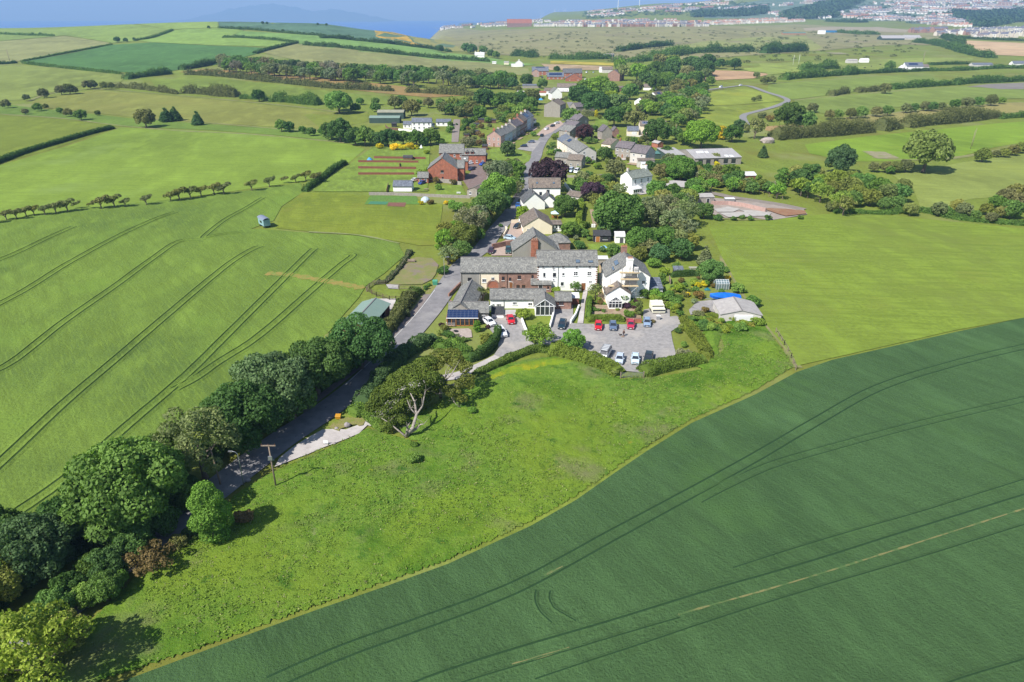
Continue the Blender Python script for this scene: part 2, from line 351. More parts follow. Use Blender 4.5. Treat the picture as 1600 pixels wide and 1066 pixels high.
# sea and the far shore
SEA = M('sea_water', (.01,.12,.44), (.01,.10,.38), .0016, .35, .15, .02, stretch=(.3,1,1), spec=.5)
tag(link('sea', MB().poly([(-30000,500,-92),(30000,500,-92),(30000,24500,-92),(-30000,24500,-92)]).mesh('sea', [SEA])), 'blue sea beyond the hills', 'sea', kind='structure')
def ridge(name, x0, x1, y, hs, label, z0=-90):
    b = MB(); n = len(hs)*6
    pts = []
    for i in range(n+1):
        t = i/n*(len(hs)-1); k = min(int(t), len(hs)-2); f = t-k; f = f*f*(3-2*f)
        pts.append((x0+(x1-x0)*i/n, hs[k]*(1-f)+hs[k+1]*f+12*math.sin(i*1.7)))
    for i in range(n):
        (xa, ha), (xb, hb) = pts[i], pts[i+1]
        b.poly([(xa,y-1500,z0),(xb,y-1500,z0),(xb,y-500,hb*.6),(xa,y-500,ha*.6)]); b.poly([(xa,y-500,ha*.6),(xb,y-500,hb*.6),(xb,y,hb),(xa,y,ha)])
        b.poly([(xa,y,ha),(xb,y,hb),(xb,y+1200,z0),(xa,y+1200,z0)])
    tag(b.build(name, FARM, None, True), label, 'hills', kind='structure')
FARM = M('far_hill_grass', (.07,.10,.05), (.10,.12,.07), .002, .95)
ridge('hills', -9500, -3500, 22500, [-80,110,250,330,380,300,180,240,150,40,-80], 'faint blue mountains across the sea')
ridge('hills', -900, 6500, 13500, [-88,-30,30,60,90,130,160,200,230], 'low headland beyond the far coast')
ridge('hills', 5000, 12500, 11300, [100,260,330,300,340,360,330,300], 'high ground behind the distant town')

# ---- far fields (traced outlines, draped on the hill)
ordn_ = lambda k: ['lower','hilltop','spruce-side','middle','barn-side','stubble-side','lane-side','bungalow-side','long','hay meadow','umbrella tree','building plot','pasture'][k]
FM = {}
def field(pts, hexs, label, streak=None, patch=None, hexb=None, fine=1.0, big=.012, bump=.35, k=1.0):
    key = (hexs, streak, patch, hexb)
    if key not in FM: FM[key] = grass('field_grass', hexs, hexb, patch, streak, fine, bump, big, k)
    return sheet('field', pts, FM[key], label, 'field')
field(P('F1',-500,150,0,130,300,118,620,115,780,138,620,190,520,200,300,165,0,190,-500,230), '86AE52', 'long green field along the top of the left hill', .3)
field(P('F1',620,113,820,100,1000,90,1012,128,880,133,780,138), '8BB555', 'pale green field at the crest of the left hill', .6)
field(P('F1',640,188,780,142,880,135,1010,132,1130,140,1060,172,1340,198,1240,218,1000,212,700,197), '86B552', 'bright green field below the hill crest', .1)
field(P('F1',1012,90,1120,94,1260,112,1600,122,1850,125,1925,150,2010,190,2190,222,1600,180,1200,140,1014,128), '5C8A68', 'blue-green field on the far right of the hill crest')
field(P('F1',1120,145,1300,155,1600,185,2000,230,2230,262,2480,300,2420,305,1900,262,1600,235,1370,202,1340,197,1070,170), '7DB257', 'bright narrow field below the blue-green crest field', -.1)
field(P('F1',-500,215,0,192,300,168,520,202,300,240,95,285,0,290,-500,320), '92A766', 'pale green hay field on the left hillside', .2)
field(P('F1',100,288,520,208,700,198,1000,214,1240,224,1180,252,1000,300,840,322,700,345,400,322), '558A44', 'dark green crop field on the left hillside', .05, fine=.7)
field(P('F1',-500,340,0,302,90,300,590,345,560,380,400,392,240,428,100,462,0,470,-500,520), '84A24C', 'large pale green pasture left of the hedgerow', .2)
field(P('F1',150,468,300,440,430,418,650,432,1000,462,1400,505,1599,530,1599,605,1000,572,600,540,300,508,150,490), '869B48', 'olive pasture behind the dark conifers', -.1, '9C9C50')
field(P('F1',-500,560,0,532,300,552,545,582,500,602,250,690,0,755,-500,860), '779535', 'olive green field in front of the left hedge', .1, '84953A')
field(P('F1',560,590,1000,608,1300,630,1599,665,1690,690,1600,765,1480,832,1365,845,1080,885,700,935,350,965,0,1022,-600,1090,-600,930,0,765,330,670), '80AA3F', 'broad light green field streaked with pale grass', .08, '95AE58', fine=.8)
field(P('F2',10,292,560,350,1060,395,1300,430,1320,478,1230,470,1000,445,400,412,0,402,-100,330), '8FA261', 'pale olive field above the woodland belt', -.05, '9AA864')
field(P('F1',1210,243,1370,205,1480,215,1599,232,1599,295,1480,300), '8FA261', 'corner of the pale olive field beside the lane', -.05)
field(P('F1',830,335,940,320,1599,372,1840,398,2200,440,1990,452,1700,425,1599,412,1000,352), '9C9157', 'brown stubble strip beside the woodland belt', -.1, 'A89862')
field(P('F1',700,372,1000,362,1599,432,1900,452,1940,475,1599,492,1300,470,1000,440,720,410), '7C9F40', 'green strip with scattered hawthorns', -.1)
field(P('F2',0,700,300,703,300,760,180,785,0,800,-100,720), '7F9C3E', 'small pasture left of the green barns', 0)
field(P('F2',310,172,365,188,580,265,740,305,600,285,560,282,350,235), 'C2B246', 'band of yellow gorse on the hill flank')
field(P('F2',370,185,620,205,900,260,1050,330,830,322,740,300,590,262), '9AA95C', 'tan-green slope beside the gorse', -.2)
field(P('O',655,53,760,48,900,44,1060,43,1240,38,1440,46,1500,52,1490,72,1400,70,1250,82,1100,92,1000,96,900,88,800,88,720,78,690,62), '92A068', 'brown-green heath below the distant town', .0, 'A8987A', fine=.5, big=.006)
field(P('F3',560,330,950,262,1250,235,1600,225,1700,300,1600,330,1300,330,900,330,640,365), '93AA5E', 'pale green slope behind the scrub belts', .1)
field(P('F3',0,383,300,392,400,396,395,412,0,400), 'B3B94B', 'yellow flowering strip behind the upper village')
field(P('F3',-60,402,395,416,300,440,0,440), 'B5B086', 'pale mown field behind the upper village')
field(P('F3',820,478,1020,440,1230,448,1370,465,1270,492,1000,505,800,512), 'BCAE82', 'pale ploughed field left of the lane', .1)
field(P('F3',1170,430,1500,405,1700,410,1700,440,1390,462,1240,446), '8DAE4C', 'green paddock behind the pale ploughed field')
field(P('F4',1190,252,1400,262,1700,275,1700,350,1599,352,1330,342,1205,312), 'CFC595', 'pale straw-coloured field at the right edge', .1, 'C0B880')
field(P('F4',-60,400,430,388,900,365,1280,362,1280,385,1000,392,760,440,430,428,0,470), '8CAB50', 'grazing paddock with cattle before the white bungalow')
field(P('F4',0,532,540,480,1000,466,1060,490,1080,515,830,535,540,575,150,625,0,590), '7FA248', 'green field in front of the white bungalow', .12)
field(P('F4',160,628,540,592,830,560,1150,540,1700,540,1700,615,1440,620,1150,640,840,668,600,692,360,712,220,700), '7FA149', 'long green field between the right-hand hedgerows', .12)
field(P('F4',470,735,840,700,1100,682,1440,645,1700,640,1700,725,1440,742,1150,760,840,795,690,795,640,812,560,790), '98A15E', 'tan-green hay meadow between hedgerows', .12, 'A39F62')
field(P('F4',230,905,640,850,900,825,1440,772,1700,755,1700,885,1599,890,1400,925,1160,990,900,1005,500,1010,260,960), '7EAC36', 'bright green field beyond the lone spreading tree', .12, '9AAE3E')
field(P('G4',500,500,800,450,1100,392,1599,325,1900,280,1900,560,1599,580,1400,680,1150,700,900,780,740,780,680,620), '89A750', 'pale green meadow with buttercups at the right edge', .15, 'A2AE50')
field(P('F3',950,662,1000,575,1230,553,1350,585,1448,632,1200,655), '89A843', 'small upper paddock inside the bend of the lane', patch='A8AE45')
field(P('F3',870,752,935,675,1200,662,1440,642,1390,668,1220,708,1198,735,1210,775,1090,795), '88A842', 'small lower paddock beside the garden trees', patch='A8AE45')
field(P('F3',1350,790,1500,782,1599,770,1599,812,1450,830,1340,815), 'A49B66', 'strip of dry grass beside the lane')
field(P('F1',-200,520,0,478,150,500,300,515,600,548,1000,578,1300,598,1599,622,1690,640,1690,680,1599,660,1300,628,1000,604,560,585,300,548,0,528,-200,580), '6F983C', 'lush green bank between the left pastures', .1, hexb='638C36')
HAYL = M('dry_field_margin', D('A59F6C'), D('87934F'), .25, .95, .4, 3)
for k, (pp, w) in enumerate(((P('F1',0,528,300,550,560,582,820,605,1100,618,1400,642,1599,662),2.6),(P('F1',0,300,300,318,560,345,700,352),3),(P('F1',620,548,800,556,1000,572,1300,598),2),(P('F1',130,470,240,432,430,414,640,428,860,446,1100,468,1400,498,1599,524),3),(P('F2',0,700,300,703),2),(P('F1',1000,350,1200,372,1400,392,1599,412,1840,430),3),(P('F3',1170,560,1100,556,980,572),3),(P('F4',60,520,400,500,800,470,1040,480),3),(P('F4',160,628,600,588,1150,545,1599,530),3),(P('F4',520,735,840,700,1440,648,1599,642),3),(P('F4',650,985,900,1000,1150,990,1500,930,1599,905),3),(P('G3',400,860,700,870,1000,860,1300,850,1500,850),2),(P('O',1126,400,1168,468,1195,505,1228,545,1246,575),1.6))): strip('field_margin', pp, w, HAYL, ordn_(k)+' strip of dry grass along a field edge', 'field margin', .5)
# ---- near fields
CROPL = grass('young_barley', '739C3C', '67903E', '84A440', .92, 1.3, .9, .02)
sheet('field', P('O',-420,470,-420,420,0,346,118,326,236,316,365,301,470,286,474,300,440,323,428,345,392,358,430,360,480,364,560,369,622,380,632,400,600,428,572,447,560,466,530,500,480,560,380,620,250,700,100,828,0,862,-420,1080), CROPL, 'big green crop field left of the road marked by wheel tracks', 'field')
sheet('field', P('O',472,301,520,302,575,306,640,308,692,320,688,350,684,384,655,384,622,378,560,367,480,362,432,357,440,326), grass('olive_paddock', '7C9A34', '749534', '929640', .2, 1.0, .5, .03), 'olive-yellow paddock beside the shepherd hut', 'field')
sheet('field', P('O',1106,352,1180,346,1300,334,1400,338,1500,348,1600,358,1900,366,1900,470,1600,497,1490,517,1380,542,1246,572,1228,545,1195,505,1168,468,1150,440,1128,402), grass('smooth_pasture', '7A9F38', '80A044', '8E9C40', .1, .9, .45, .022), 'smooth yellow-green pasture right of the village', 'field')
WHEAT = grass('dense_wheat', '4E7A46', '446F3F', '5F8646', .95, 2.2, 1.0, .018)
_wb = P('O',1600,497,1490,520,1380,545,1300,563,1245,582,1180,617,1080,662,1010,706,960,740,900,782,830,822,700,882,600,918,500,952,400,988,300,1025,190,1066)
sheet('field', _wb+P('O',60,1130,-100,1200,2300,1200,2300,470,1900,470), WHEAT, 'dark green wheat field filling the lower right', 'field')

# ---- foreground meadow with a real uneven surface
def vnoise(X, Y, sc, seed):
    r = np.random.default_rng(seed).random((128, 128)); x = X*sc; y = Y*sc
    i = np.floor(x).astype(int); j = np.floor(y).astype(int); a = x-i; b = y-j; a = a*a*(3-2*a); b = b*b*(3-2*b)
    g = lambda u, v: r[u % 128, v % 128]
    return (g(i,j)*(1-a)+g(i+1,j)*a)*(1-b)+(g(i,j+1)*(1-a)+g(i+1,j+1)*a)*b
def rough_patch(name, pts, step, amp, mat, label, cat, seed=3, base=.0, kind='structure'):
    W = [q(*p) for p in pts]; xy = [(w.x, w.y) for w in W]
    xs = np.arange(min(a for a,b in xy), max(a for a,b in xy), step); ys = np.arange(min(b for a,b in xy), max(b for a,b in xy), step)
    X, Y = np.meshgrid(xs, ys); X = X+np.random.default_rng(seed).uniform(-.3,.3,X.shape)*step; Y = Y+np.random.default_rng(seed+1).uniform(-.3,.3,Y.shape)*step
    ins = poly_np(xy, X, Y); E_ = np.full(X.shape, 9.)
    for (ax, ay), (bx, by) in zip(xy, xy[1:]+xy[:1]):
        l2 = (bx-ax)**2+(by-ay)**2+1e-9; t = np.clip(((X-ax)*(bx-ax)+(Y-ay)*(by-ay))/l2, 0, 1); E_ = np.minimum(E_, np.hypot(X-ax-t*(bx-ax), Y-ay-t*(by-ay)))
    Z = thn(X, Y)+.06+base*np.clip(E_/2, 0, 1)+amp*np.clip(E_/1.6, 0, 1)*np.maximum(0, .5*vnoise(X,Y,.45,seed)+.3*vnoise(X,Y,1.1,seed+1)+.35*vnoise(X,Y,2.4,seed+2)+.5*vnoise(X,Y,.11,seed+4)-.3)
    ny, nx = X.shape; i, j = np.meshgrid(np.arange(nx-1), np.arange(ny-1)); a = (j*nx+i).ravel(); F = np.stack([a, a+1, a+nx+1, a+nx], 1)
    F = F[ins.ravel()[F].all(1)]; used = np.unique(F); mp = np.zeros(X.size, int); mp[used] = np.arange(len(used))
    co = np.stack([X.ravel(), Y.ravel(), Z.ravel()], 1)[used]
    me = np_mesh(name, co, mp[F]); return tag(link(name, me, None, [mat]), label, cat, kind=kind)
MEADOW = M('meadow_grass', D('6E9832'), D('8CAC44'), 1.6, .95, .9, 3.0, spec=.1, bdist=.4, layers=(
    (D('5B8624'), .05, .5, .62, (1,1,1), .3), (D('8FAE3A'), .04, .52, .66, (1,1.6,1), 2.1), (D('8CA838'), .03, .5, .66, (1,1,1), 1.0), (D('8F9560'), .075, .55, .7, (1,1,1), .2), (D('A09A78'), .14, .68, .78, (1,1,1), .9), (D('4A7A28'), .3, .58, .72, (1,1,1), .7), (D('A9B23C'), .6, .66, .74, (1,1,1), .7)))
rough_patch('meadow', P('O',60,1100,90,1020,150,960,205,905,240,880,262,868,290,850,335,812,366,772,405,748,444,728,500,705,545,685,575,668,610,678,650,690,700,660,740,640,790,622,830,600,880,578,930,585,975,592,1030,588,1100,576,1130,545,1120,510,1150,492,1190,500,1222,545,1243,573,1180,612,1080,657,1010,700,960,735,900,777,830,817,700,877,600,913,500,947,400,983,300,1020), .36, .5, MEADOW, 'rough tussocky meadow between the road and the wheat field', 'meadow')
rough_patch('meadow', P('O',640,690,600,660,660,640,735,600,742,578,770,572,830,560,870,556,930,572,975,590,930,600,830,640,740,680), .42, .6, MEADOW, 'strip of meadow under the spreading tree', 'meadow', seed=11)
YG = M('yellow_flowering_grass', D('93AC22'), D('7FA02A'), .8, .95, .8, 3.0, bdist=.3, layers=((D('B9B41F'), .25, .5, .66, (1,1,1), .2),))
rough_patch('meadow', P('H4',480,960,700,860,900,780,1100,720,1250,690,1400,680,1599,690,1700,740,1599,790,1400,800,1200,850,1000,880,800,940,560,1010), .4, .45, YG, 'yellow flowering grass beside the drive hedge', 'meadow', seed=15, base=.4)
rough_patch('meadow', P('H5',1300,600,1450,560,1500,480,1420,330,1330,180,1500,150,1599,300,1560,420,1599,640,1400,640), .4, .5, MEADOW, 'yellow-green rough corner right of the car park hedge', 'meadow', seed=18, base=.25)

# ---- wheel tracks: trodden soil between banks of crop
SOIL = M('trodden_wheel_rut', D('476622'), D('3C581E'), 1.4, .95, .5, 5); SOILD = M('trodden_wheel_rut_in_wheat', D('325730'), D('2B4E2A'), 1.4, .95, .5, 5)
BARE = M('bare_dry_soil', D('97945E'), D('5F8048'), .5, .95, .4, 5, lo=.45, hi=.6)
def tramline(pts, crop, soil, gauge=1.9, w=.5, h=.45, label='', double=True):
    L = smooth_line([q(*p) for p in pts], 6); b = MB()
    if sum(1 for _ in L) < 2: return
    prof = [(-1.2,.0,0),(-.5,h,0),(-.32,h,0),(-.30,.03,1),(.30,.03,0),(.32,h,0),(.5,h,0),(1.2,.0,0)]
    prof = [(a*w/.5, z, m) for a, z, m in prof]
    _layer[0] += 1
    for s in ((-gauge/2, gauge/2) if double else (0,)):
        prev = None
        for i, p in enumerate(L):
            d = (L[min(i+1, len(L)-1)]-L[max(i-1, 0)]); d.z = 0; d.normalize(); nn = Vector((-d.y, d.x, 0))
            k = min(1, i/3, (len(L)-1-i)/3)
            j = random.uniform(.75, 1.15)
            row = [Vector((p.x+nn.x*(s+a), p.y+nn.y*(s+a), th(p.x, p.y)+zoff(p.x, p.y)+.004+max(z*(.1+.9*k)*j, .0))) for a, z, m in prof]
            if prev:
                for c in range(len(prof)-1): b.poly([prev[c], row[c], row[c+1], prev[c+1]], 1 if prof[c][2] else 0)
            prev = row
    return tag(b.build('wheel_tracks', [crop, soil], None, True), label, 'wheel tracks', 'wheel tracks in the crops', kind='structure')
TL = [
 P('K6',-60,290,60,242,190,180,290,135), P('K6',-60,470,100,385,260,285,450,180,600,110,690,78), P('K6',-60,720,60,660,250,510,450,370,600,260,700,195,800,190),
 P('K6',-60,1120,60,1010,250,830,450,660,600,530,800,360,900,280,975,232,1020,212), P('K6',-60,1330,60,1262,210,1160,340,1060,450,960,560,865,660,780,760,690,850,600,950,500,1060,390,1130,320,1200,250,1230,222),
 P('K6',660,785,760,735,860,665,980,590,1080,510,1170,430,1260,350,1330,290,1380,250,1350,243), P('K6',1030,22,960,65,880,110,810,165,800,180,850,170,950,155)]
for k, t in enumerate(TL): tramline(t, CROPL, SOIL, 2.1 if k != 6 else 1.7, .36, .14, ['short','second','third','long middle','fourth','right-hand curving','looping far'][k]+' pair of wheel tracks in the left crop field')
TR = [(P('O',1750,515,1600,543,1480,572,1370,608,1270,663,1190,710,1086,768,960,836,840,902,760,938,640,982,540,1018,420,1070), 1.9, True), (P('O',1750,588,1600,625,1450,660,1336,690,1217,724,1150,752,1090,782), 1.5, True),
 (P('O',1700,722,1600,750,1450,797,1300,840,1145,888), 1, False), (P('O',1700,746,1600,774,1400,836,1250,883,1110,923,950,972,800,1016,700,1048,640,1070), 1, False),
 (P('O',1700,792,1600,821,1450,868,1300,912,1150,958,1000,1008,836,1062), 1, False), (P('K5',76,445,72,470,78,495,92,518,125,548), 1, False), (P('K5',120,448,117,470,124,490,140,508,200,542), 1, False), (P('O',1700,1000,1600,1031,1510,1058,1450,1080), 1, False), (P('O',1062,966,960,996,880,1020,800,1044,720,1068), 1, False)]
for k, (t, g, dbl) in enumerate(TR): tramline(t, WHEAT, SOILD, g, .26 if k in (0, 3) else .17, .09, ['long upper pair of','short branching pair of','faint single line of','long single line of','lowest long line of','small curved','inner small curved','corner line of','lower middle line of'][k]+' wheel tracks in the dark wheat', double=dbl)
strip('bare_strip', P('O',1690,768,1600,796,1500,828,1400,860,1300,892,1200,922,1100,950,1060,962), .24, BARE, 'pale bare line between rows of the dark wheat', 'soil', .45, .03, 8)
strip('bare_strip', P('O',850,900,880,887), .3, BARE, 'short pale bare patch in the upper wheel track', 'soil', .5, .04)
strip('bare_strip', P('O',800,1040,850,1026,890,1014), .32, BARE, 'pale bare patch in the lowest wheel track', 'soil', .5, .04)
strip('bare_strip', P('K6',1040,320,1130,325,1230,342,1320,358,1420,378), 2.6, M('dry_straw_strip', D('B39A50'), D('8FA048'), .5, .95, .4, 4), 'tan strip of thin crop crossing the left field', 'soil', .5, .03, 8)

# ---- roads, drive, car park
VERGE = M('dry_verge', D('8F9A45'), D('A89B68'), .6, .95, .5, 4)
sheet('verge', P('O',600,560,628,530,648,500,672,470,700,432,712,408,716,396,700,398,688,425,668,455,640,470,610,520), VERGE, 'dry grass verge between hedge and road', 'verge')
road_c = P('O',-60,1085,40,1010,100,948,205,866,295,798,375,737,440,688,505,645,560,603,604,560,640,522,672,485,696,452,714,424,733,404,754,388)+P('G5',850,600,930,500,1040,370,1120,250,1170,150,1215,50)+P('G1',1400,700,1430,640,1478,560,1500,490,1555,400)+P('F2',1480,810,1525,785)
strip('road', road_c, 5.8, TARMAC, 'grey lane running through the village', 'road', 0, .01, 8)
strip('road', P('F2',1525,785,1580,740)+P('V',650,790,830,730,760,640,720,560), 5.0, TARMAC, 'far stretch of the village street', 'road')
strip('pavement', P('O',500,652,604,566,640,528,672,491,692,462), 1.6, M('pink_worn_tarmac', D('A79A95'), D('958A86'), .8, .9, .3, 6), 'worn pinkish lay-by strip beside the lane', 'pavement', 0, .03, 8, off=4.2)
strip('road_line', P('O',560,606,604,563,640,525,672,488,696,455), .12, flat('road_paint', (.6,.6,.58)), 'thin white edge line on the lane', 'road marking', 0, .02, 8, off=2.9)
sheet('drive', P('K1',430,835,455,790,520,735,590,690,680,640,745,636,800,640,900,603,942,592,905,625,870,660,800,690,760,705,680,735,600,770,545,790), CONCRETE, 'pale concrete mouth of the shared drive', 'drive')
strip('drive', P('K1',900,612,975,560,1040,490,1120,425,1230,385,1380,358,1500,310,1599,262), 2.6, CONCRETE, 'pale narrow drive passing behind the spreading tree', 'drive', .05, .02)
sheet('drive', P('H4',240,925,400,838,560,752,700,650,760,560,700,410,600,280,565,190,620,175,960,188,1020,200,1060,350,1110,455,1190,530,1280,480,1340,440,1380,300,1400,210,1400,60,1599,50,1640,60,1640,240,1640,560,1500,575,1300,560,1190,545,1050,592,850,655,620,770,430,870,250,945), GRAVEL, 'grey gravel yard in front of the low white cottage', 'drive')
sheet('car_park', P('H5',-10,300,60,235,180,212,330,218,700,224,850,215,950,212,1080,190,1215,172,1200,232,1115,290,1130,380,1160,490,1130,546,960,592,835,640,826,668,690,655,600,622,440,540,290,460,100,446,-10,425), GRAVEL, 'grey gravel car park', 'car park')
sheet('path', P('H2',320,960,370,690,395,560,440,560,440,600,415,700,390,960), CONCRETE, 'pale concrete path to the white mill', 'path')
sheet('path', P('H2',560,720,575,480,575,330,575,210,665,210,668,330,672,480,672,720), M('sandstone_flags', D('D9BE93'), D('C9AC82'), .6, .9, .2, 4), 'sandy coloured alley between white mill and scaffolded house', 'path')
sheet('path', P('H2',1100,900,1110,800,1350,740,1420,780,1420,880,1500,870,1560,920,1500,960,1250,960), GRAVEL, 'gravel standing beside the cream caravan', 'path')
sheet('path', P('H3',680,700,860,680,900,700,890,830,780,800,600,860,580,800), GRAVEL, 'gravel in front of the garage', 'path')
sheet('patio', P('H4',118,400,200,340,400,335,430,360,440,440,330,450,190,445), M('pale_gravel', D('D8C8BE'), D('C5B4A8'), 1.5, .9, .4, 8), 'pale gravel patio before the timber sunroom', 'patio')
sheet('yard', P('H6',350,600,700,600,670,800,560,1000,480,1066,430,1066,480,900,600,720), CONCRETE, 'concrete yard beside the green-roofed shed', 'yard')
sheet('yard', P('H6',560,400,740,408,735,465,600,460), CONCRETE, 'pale concrete pad inside the paddock fence', 'yard')
sheet('paddock', P('H6',840,60,1000,20,1200,40,1290,130,1250,260,1200,330,1060,400,760,405,590,400,620,320,720,220,780,140), M('worn_paddock', D('A19668'), D('8C9650'), .35, .95, .4, 3, layers=((D('9C8C80'), .12, .5, .6, (1,1,1), 0),)), 'dry worn paddock beside the lane', 'paddock')
strip('lane', P('F3',975,565,1100,548,1230,538,1350,578,1440,605,1482,632,1400,668,1300,695,1215,718,1205,745,1228,782), 5.0, M('far_grey_lane', D('A9A7A5'), D('9A9896'), .5, .9), 'pale grey lane bending between the paddocks', 'lane')
strip('lane', P('G1',820,250,815,320,800,440), 4.5, M('stony_track', D('AFA39A'), D('9D9084'), .6, .9), 'stony track beside the white modern house', 'lane')
sheet('yard', P('G1',1000,640,1080,650,1075,760,1000,860,930,850,860,740,940,690,880,640,900,590,1000,620), M('brick_yard', D('A08C86'), D('8A7670'), .8, .9), 'paved yard beside the red brick houses', 'yard')
sheet('yard', P('G5',1060,430,1190,430,1180,560,1100,650,1060,800,850,800,870,690,1000,640,960,590,1040,520), PAVING, 'pinkish paved drives beside the cream bungalow', 'yard')
sheet('yard', P('G1',1320,500,1450,420,1520,430,1450,520,1330,500), GRAVEL, 'parking area on the village street', 'yard')
sheet('yard', P('G2',290,300,400,260,430,290,330,360,250,390,200,380), PAVING, 'parking strip before the terrace', 'yard')
LAWN = grass('garden_lawn', '7BA340', '74983E', None, None, 1.5, .3, .06)
def lawn(pts, label): return sheet('lawn', pts, LAWN, label, 'lawn')
lawn(P('G1',1090,500,1180,490,1340,500,1440,560,1420,600,1330,640,1240,600,1100,590), 'small green beside the village street')
lawn(P('O',585,228,672,228,668,300,500,300,482,298,540,262), 'lawns of the long gardens behind the brick houses')
lawn(P('G1',640,870,680,800,860,800,900,880), 'lawn behind the stone wall')
lawn(P('G5',260,160,300,90,540,60,590,180), 'lawn behind the brick house wall')
lawn(P('G6',260,400,420,400,440,480,260,510), 'lawn beside the tall golden hedge')
lawn(P('G6',510,680,900,670,900,760,560,740), 'lawn before the black summerhouse')
lawn(P('G2',680,330,700,240,800,210,800,330), 'lawn below the golden conifer')
lawn(P('G2',440,740,620,740,560,830,460,830), 'lawn beside the white house')
lawn(P('H3',380,440,620,440,600,580,280,600,300,500), 'lawn beside the clipped round shrubs')
lawn(P('G1',660,350,780,350,775,440,640,440), 'lawn beside the stony track')
sheet('flower_bed', P('H2',450,740,1060,740,1080,900,450,860), DIRT, 'earth beds of the cottage front garden', 'flower bed')
sheet('flower_bed', P('G6',540,320,610,320,620,480,580,500), DIRT, 'bare earth path beside the tall golden hedge', 'soil')
# allotment
sheet('allotment', P('G1',50,960,100,885,480,890,520,960), grass('veg_green', '5F9440', '6F9A4A', None, None, 1, .4, .2), 'vegetable plot behind the stone wall', 'allotment')
sheet('vegetable_bed', P('G1',250,945,400,945,385,980,240,975), M('plum_soil', D('9A6A5A'), D('8A6050'), .6), 'reddish soil bed in the vegetable plot', 'soil')
sheet('vegetable_bed', P('G1',100,935,250,938,230,962,80,958), M('netted_bed', D('4C8A72'), D('5A9A6A'), .6), 'green netted bed in the vegetable plot', 'netting')
# building plot on the right
sheet('building_plot', P('G3',150,720,380,690,700,720,1150,790,1180,830,1000,860,860,880,700,850,500,860,400,830,250,780), M('pale_rubble_ground', D('C2B4AA'), D('AFA195'), .35, .95, .4, 3), 'pale rubble ground of the building plot', 'building plot')
for k, pp in enumerate((P('G3',400,792,520,770,620,790,560,815,430,815), P('G3',440,822,580,818,680,812,700,855,520,858), P('G3',600,795,760,805,880,822,860,848,720,850,650,810), P('G3',150,745,250,720,260,770,160,770))):
    sheet('foundation_slab', pp, M('white_concrete', D('D8D3CC'), D('C6C0B8'), .5), ['back left','front left','right-hand','outer left'][k]+' pale concrete slab of the building plot', 'slab', .25)
sheet('soil_bank', P('G3',790,782,1000,790,1160,805,1170,830,1000,850,930,830,860,805), M('red_brown_soil', D('A8795C'), D('B08C6C'), .4), 'red-brown soil bank on the building plot', 'soil', .3)
strip('lane', P('G3',270,640,400,655,560,688,760,718,960,750,1150,790), 4.5, M('plot_lane', D('A79C92'), D('988D83'), .4), 'grey lane behind the building plot', 'lane')
# paddock left
strip('path', P('K1',620,205,700,165,800,100,870,20), 2.2, M('dead_grass_margin', D('A89C60'), D('8A9A48'), .5), 'dry grass margin of the left crop field', 'field margin', .4)
strip('verge', P('K1',735,640,790,605,840,600,900,602), 2.6, VERGE, 'dry grass island at the drive mouth', 'verge', .2, .05)
strip('path', P('O',482,363,560,368,624,381), 1.0, M('dry_edge', D('A8A878'), D('8FA05A'), .6), 'dry field edge beyond the crop', 'field margin', .4)
for f, ps in (('F4',P('F4',900,172,1190,250,1100,225)), ): pass
sheet('clearing', P('F4',220,178,400,170,690,170,880,190,860,205,600,195,430,192,230,195), M('tan_clearing', D('C2B296'), D('AFA584'), .02), 'pale cleared ground by the blue works', 'ground')
sheet('clearing', P('F4',1240,545,1380,528,1599,520,1599,560,1450,560,1330,548), M('farmyard', D('8F8780'), D('A09a90'), .1), 'grey farmyard at the right edge', 'ground')
for k, (px, py, s) in enumerate(((430,335,5),(700,970,2.2))):
    c = q('F4', px, py); sheet('bare_patch', [(c.x-s*3, c.y-s*5, 0), (c.x+s*2.6, c.y-s*4, 0), (c.x+s*3, c.y+s*4, 0), (c.x-s*2, c.y+s*5, 0)], M('bare_patch', D('B5A48E'), D('98A060'), .3), ['pale bare patch on the far slope','pale stony patch on the bright field'][k], 'soil', world_pts=True)
# distant white farm houses' hillside woods and town ground
TOWNG = M('distant_town_gardens', D('5F7F62'), D('8A9A80'), .012, .95)
sheet('ground', P('T8',0,92,510,96,740,108,1000,104,1040,120,1320,118,1340,135,1240,60,1599,60,1700,30,1700,-60,800,-60,300,0,0,40), TOWNG, 'gardens and streets of the distant hillside town', 'ground')

# ---- haze
hz = MB().box(-31000, 31000, -1500, 26000, -101, 640).mesh('haze', [])
hm = bpy.data.materials.new('sea_haze'); hm.use_nodes = True; _n = hm.node_tree.nodes
for x in list(_n):
    if x.type == 'BSDF_PRINCIPLED': _n.remove(x)
pv = _n.new('ShaderNodeVolumePrincipled'); pv.inputs['Density'].default_value = HAZE_DENSITY if 'HAZE_DENSITY' in globals() else .0001
pv.inputs['Color'].default_value = (.36,.60,1.0,1); pv.inputs['Anisotropy'].default_value = 0.0
hm.node_tree.links.new(pv.outputs[0], _n['Material Output'].inputs['Volume'])
tag(link('haze', hz, None, [hm]), 'blue haze over the coast', 'haze', kind='stuff')
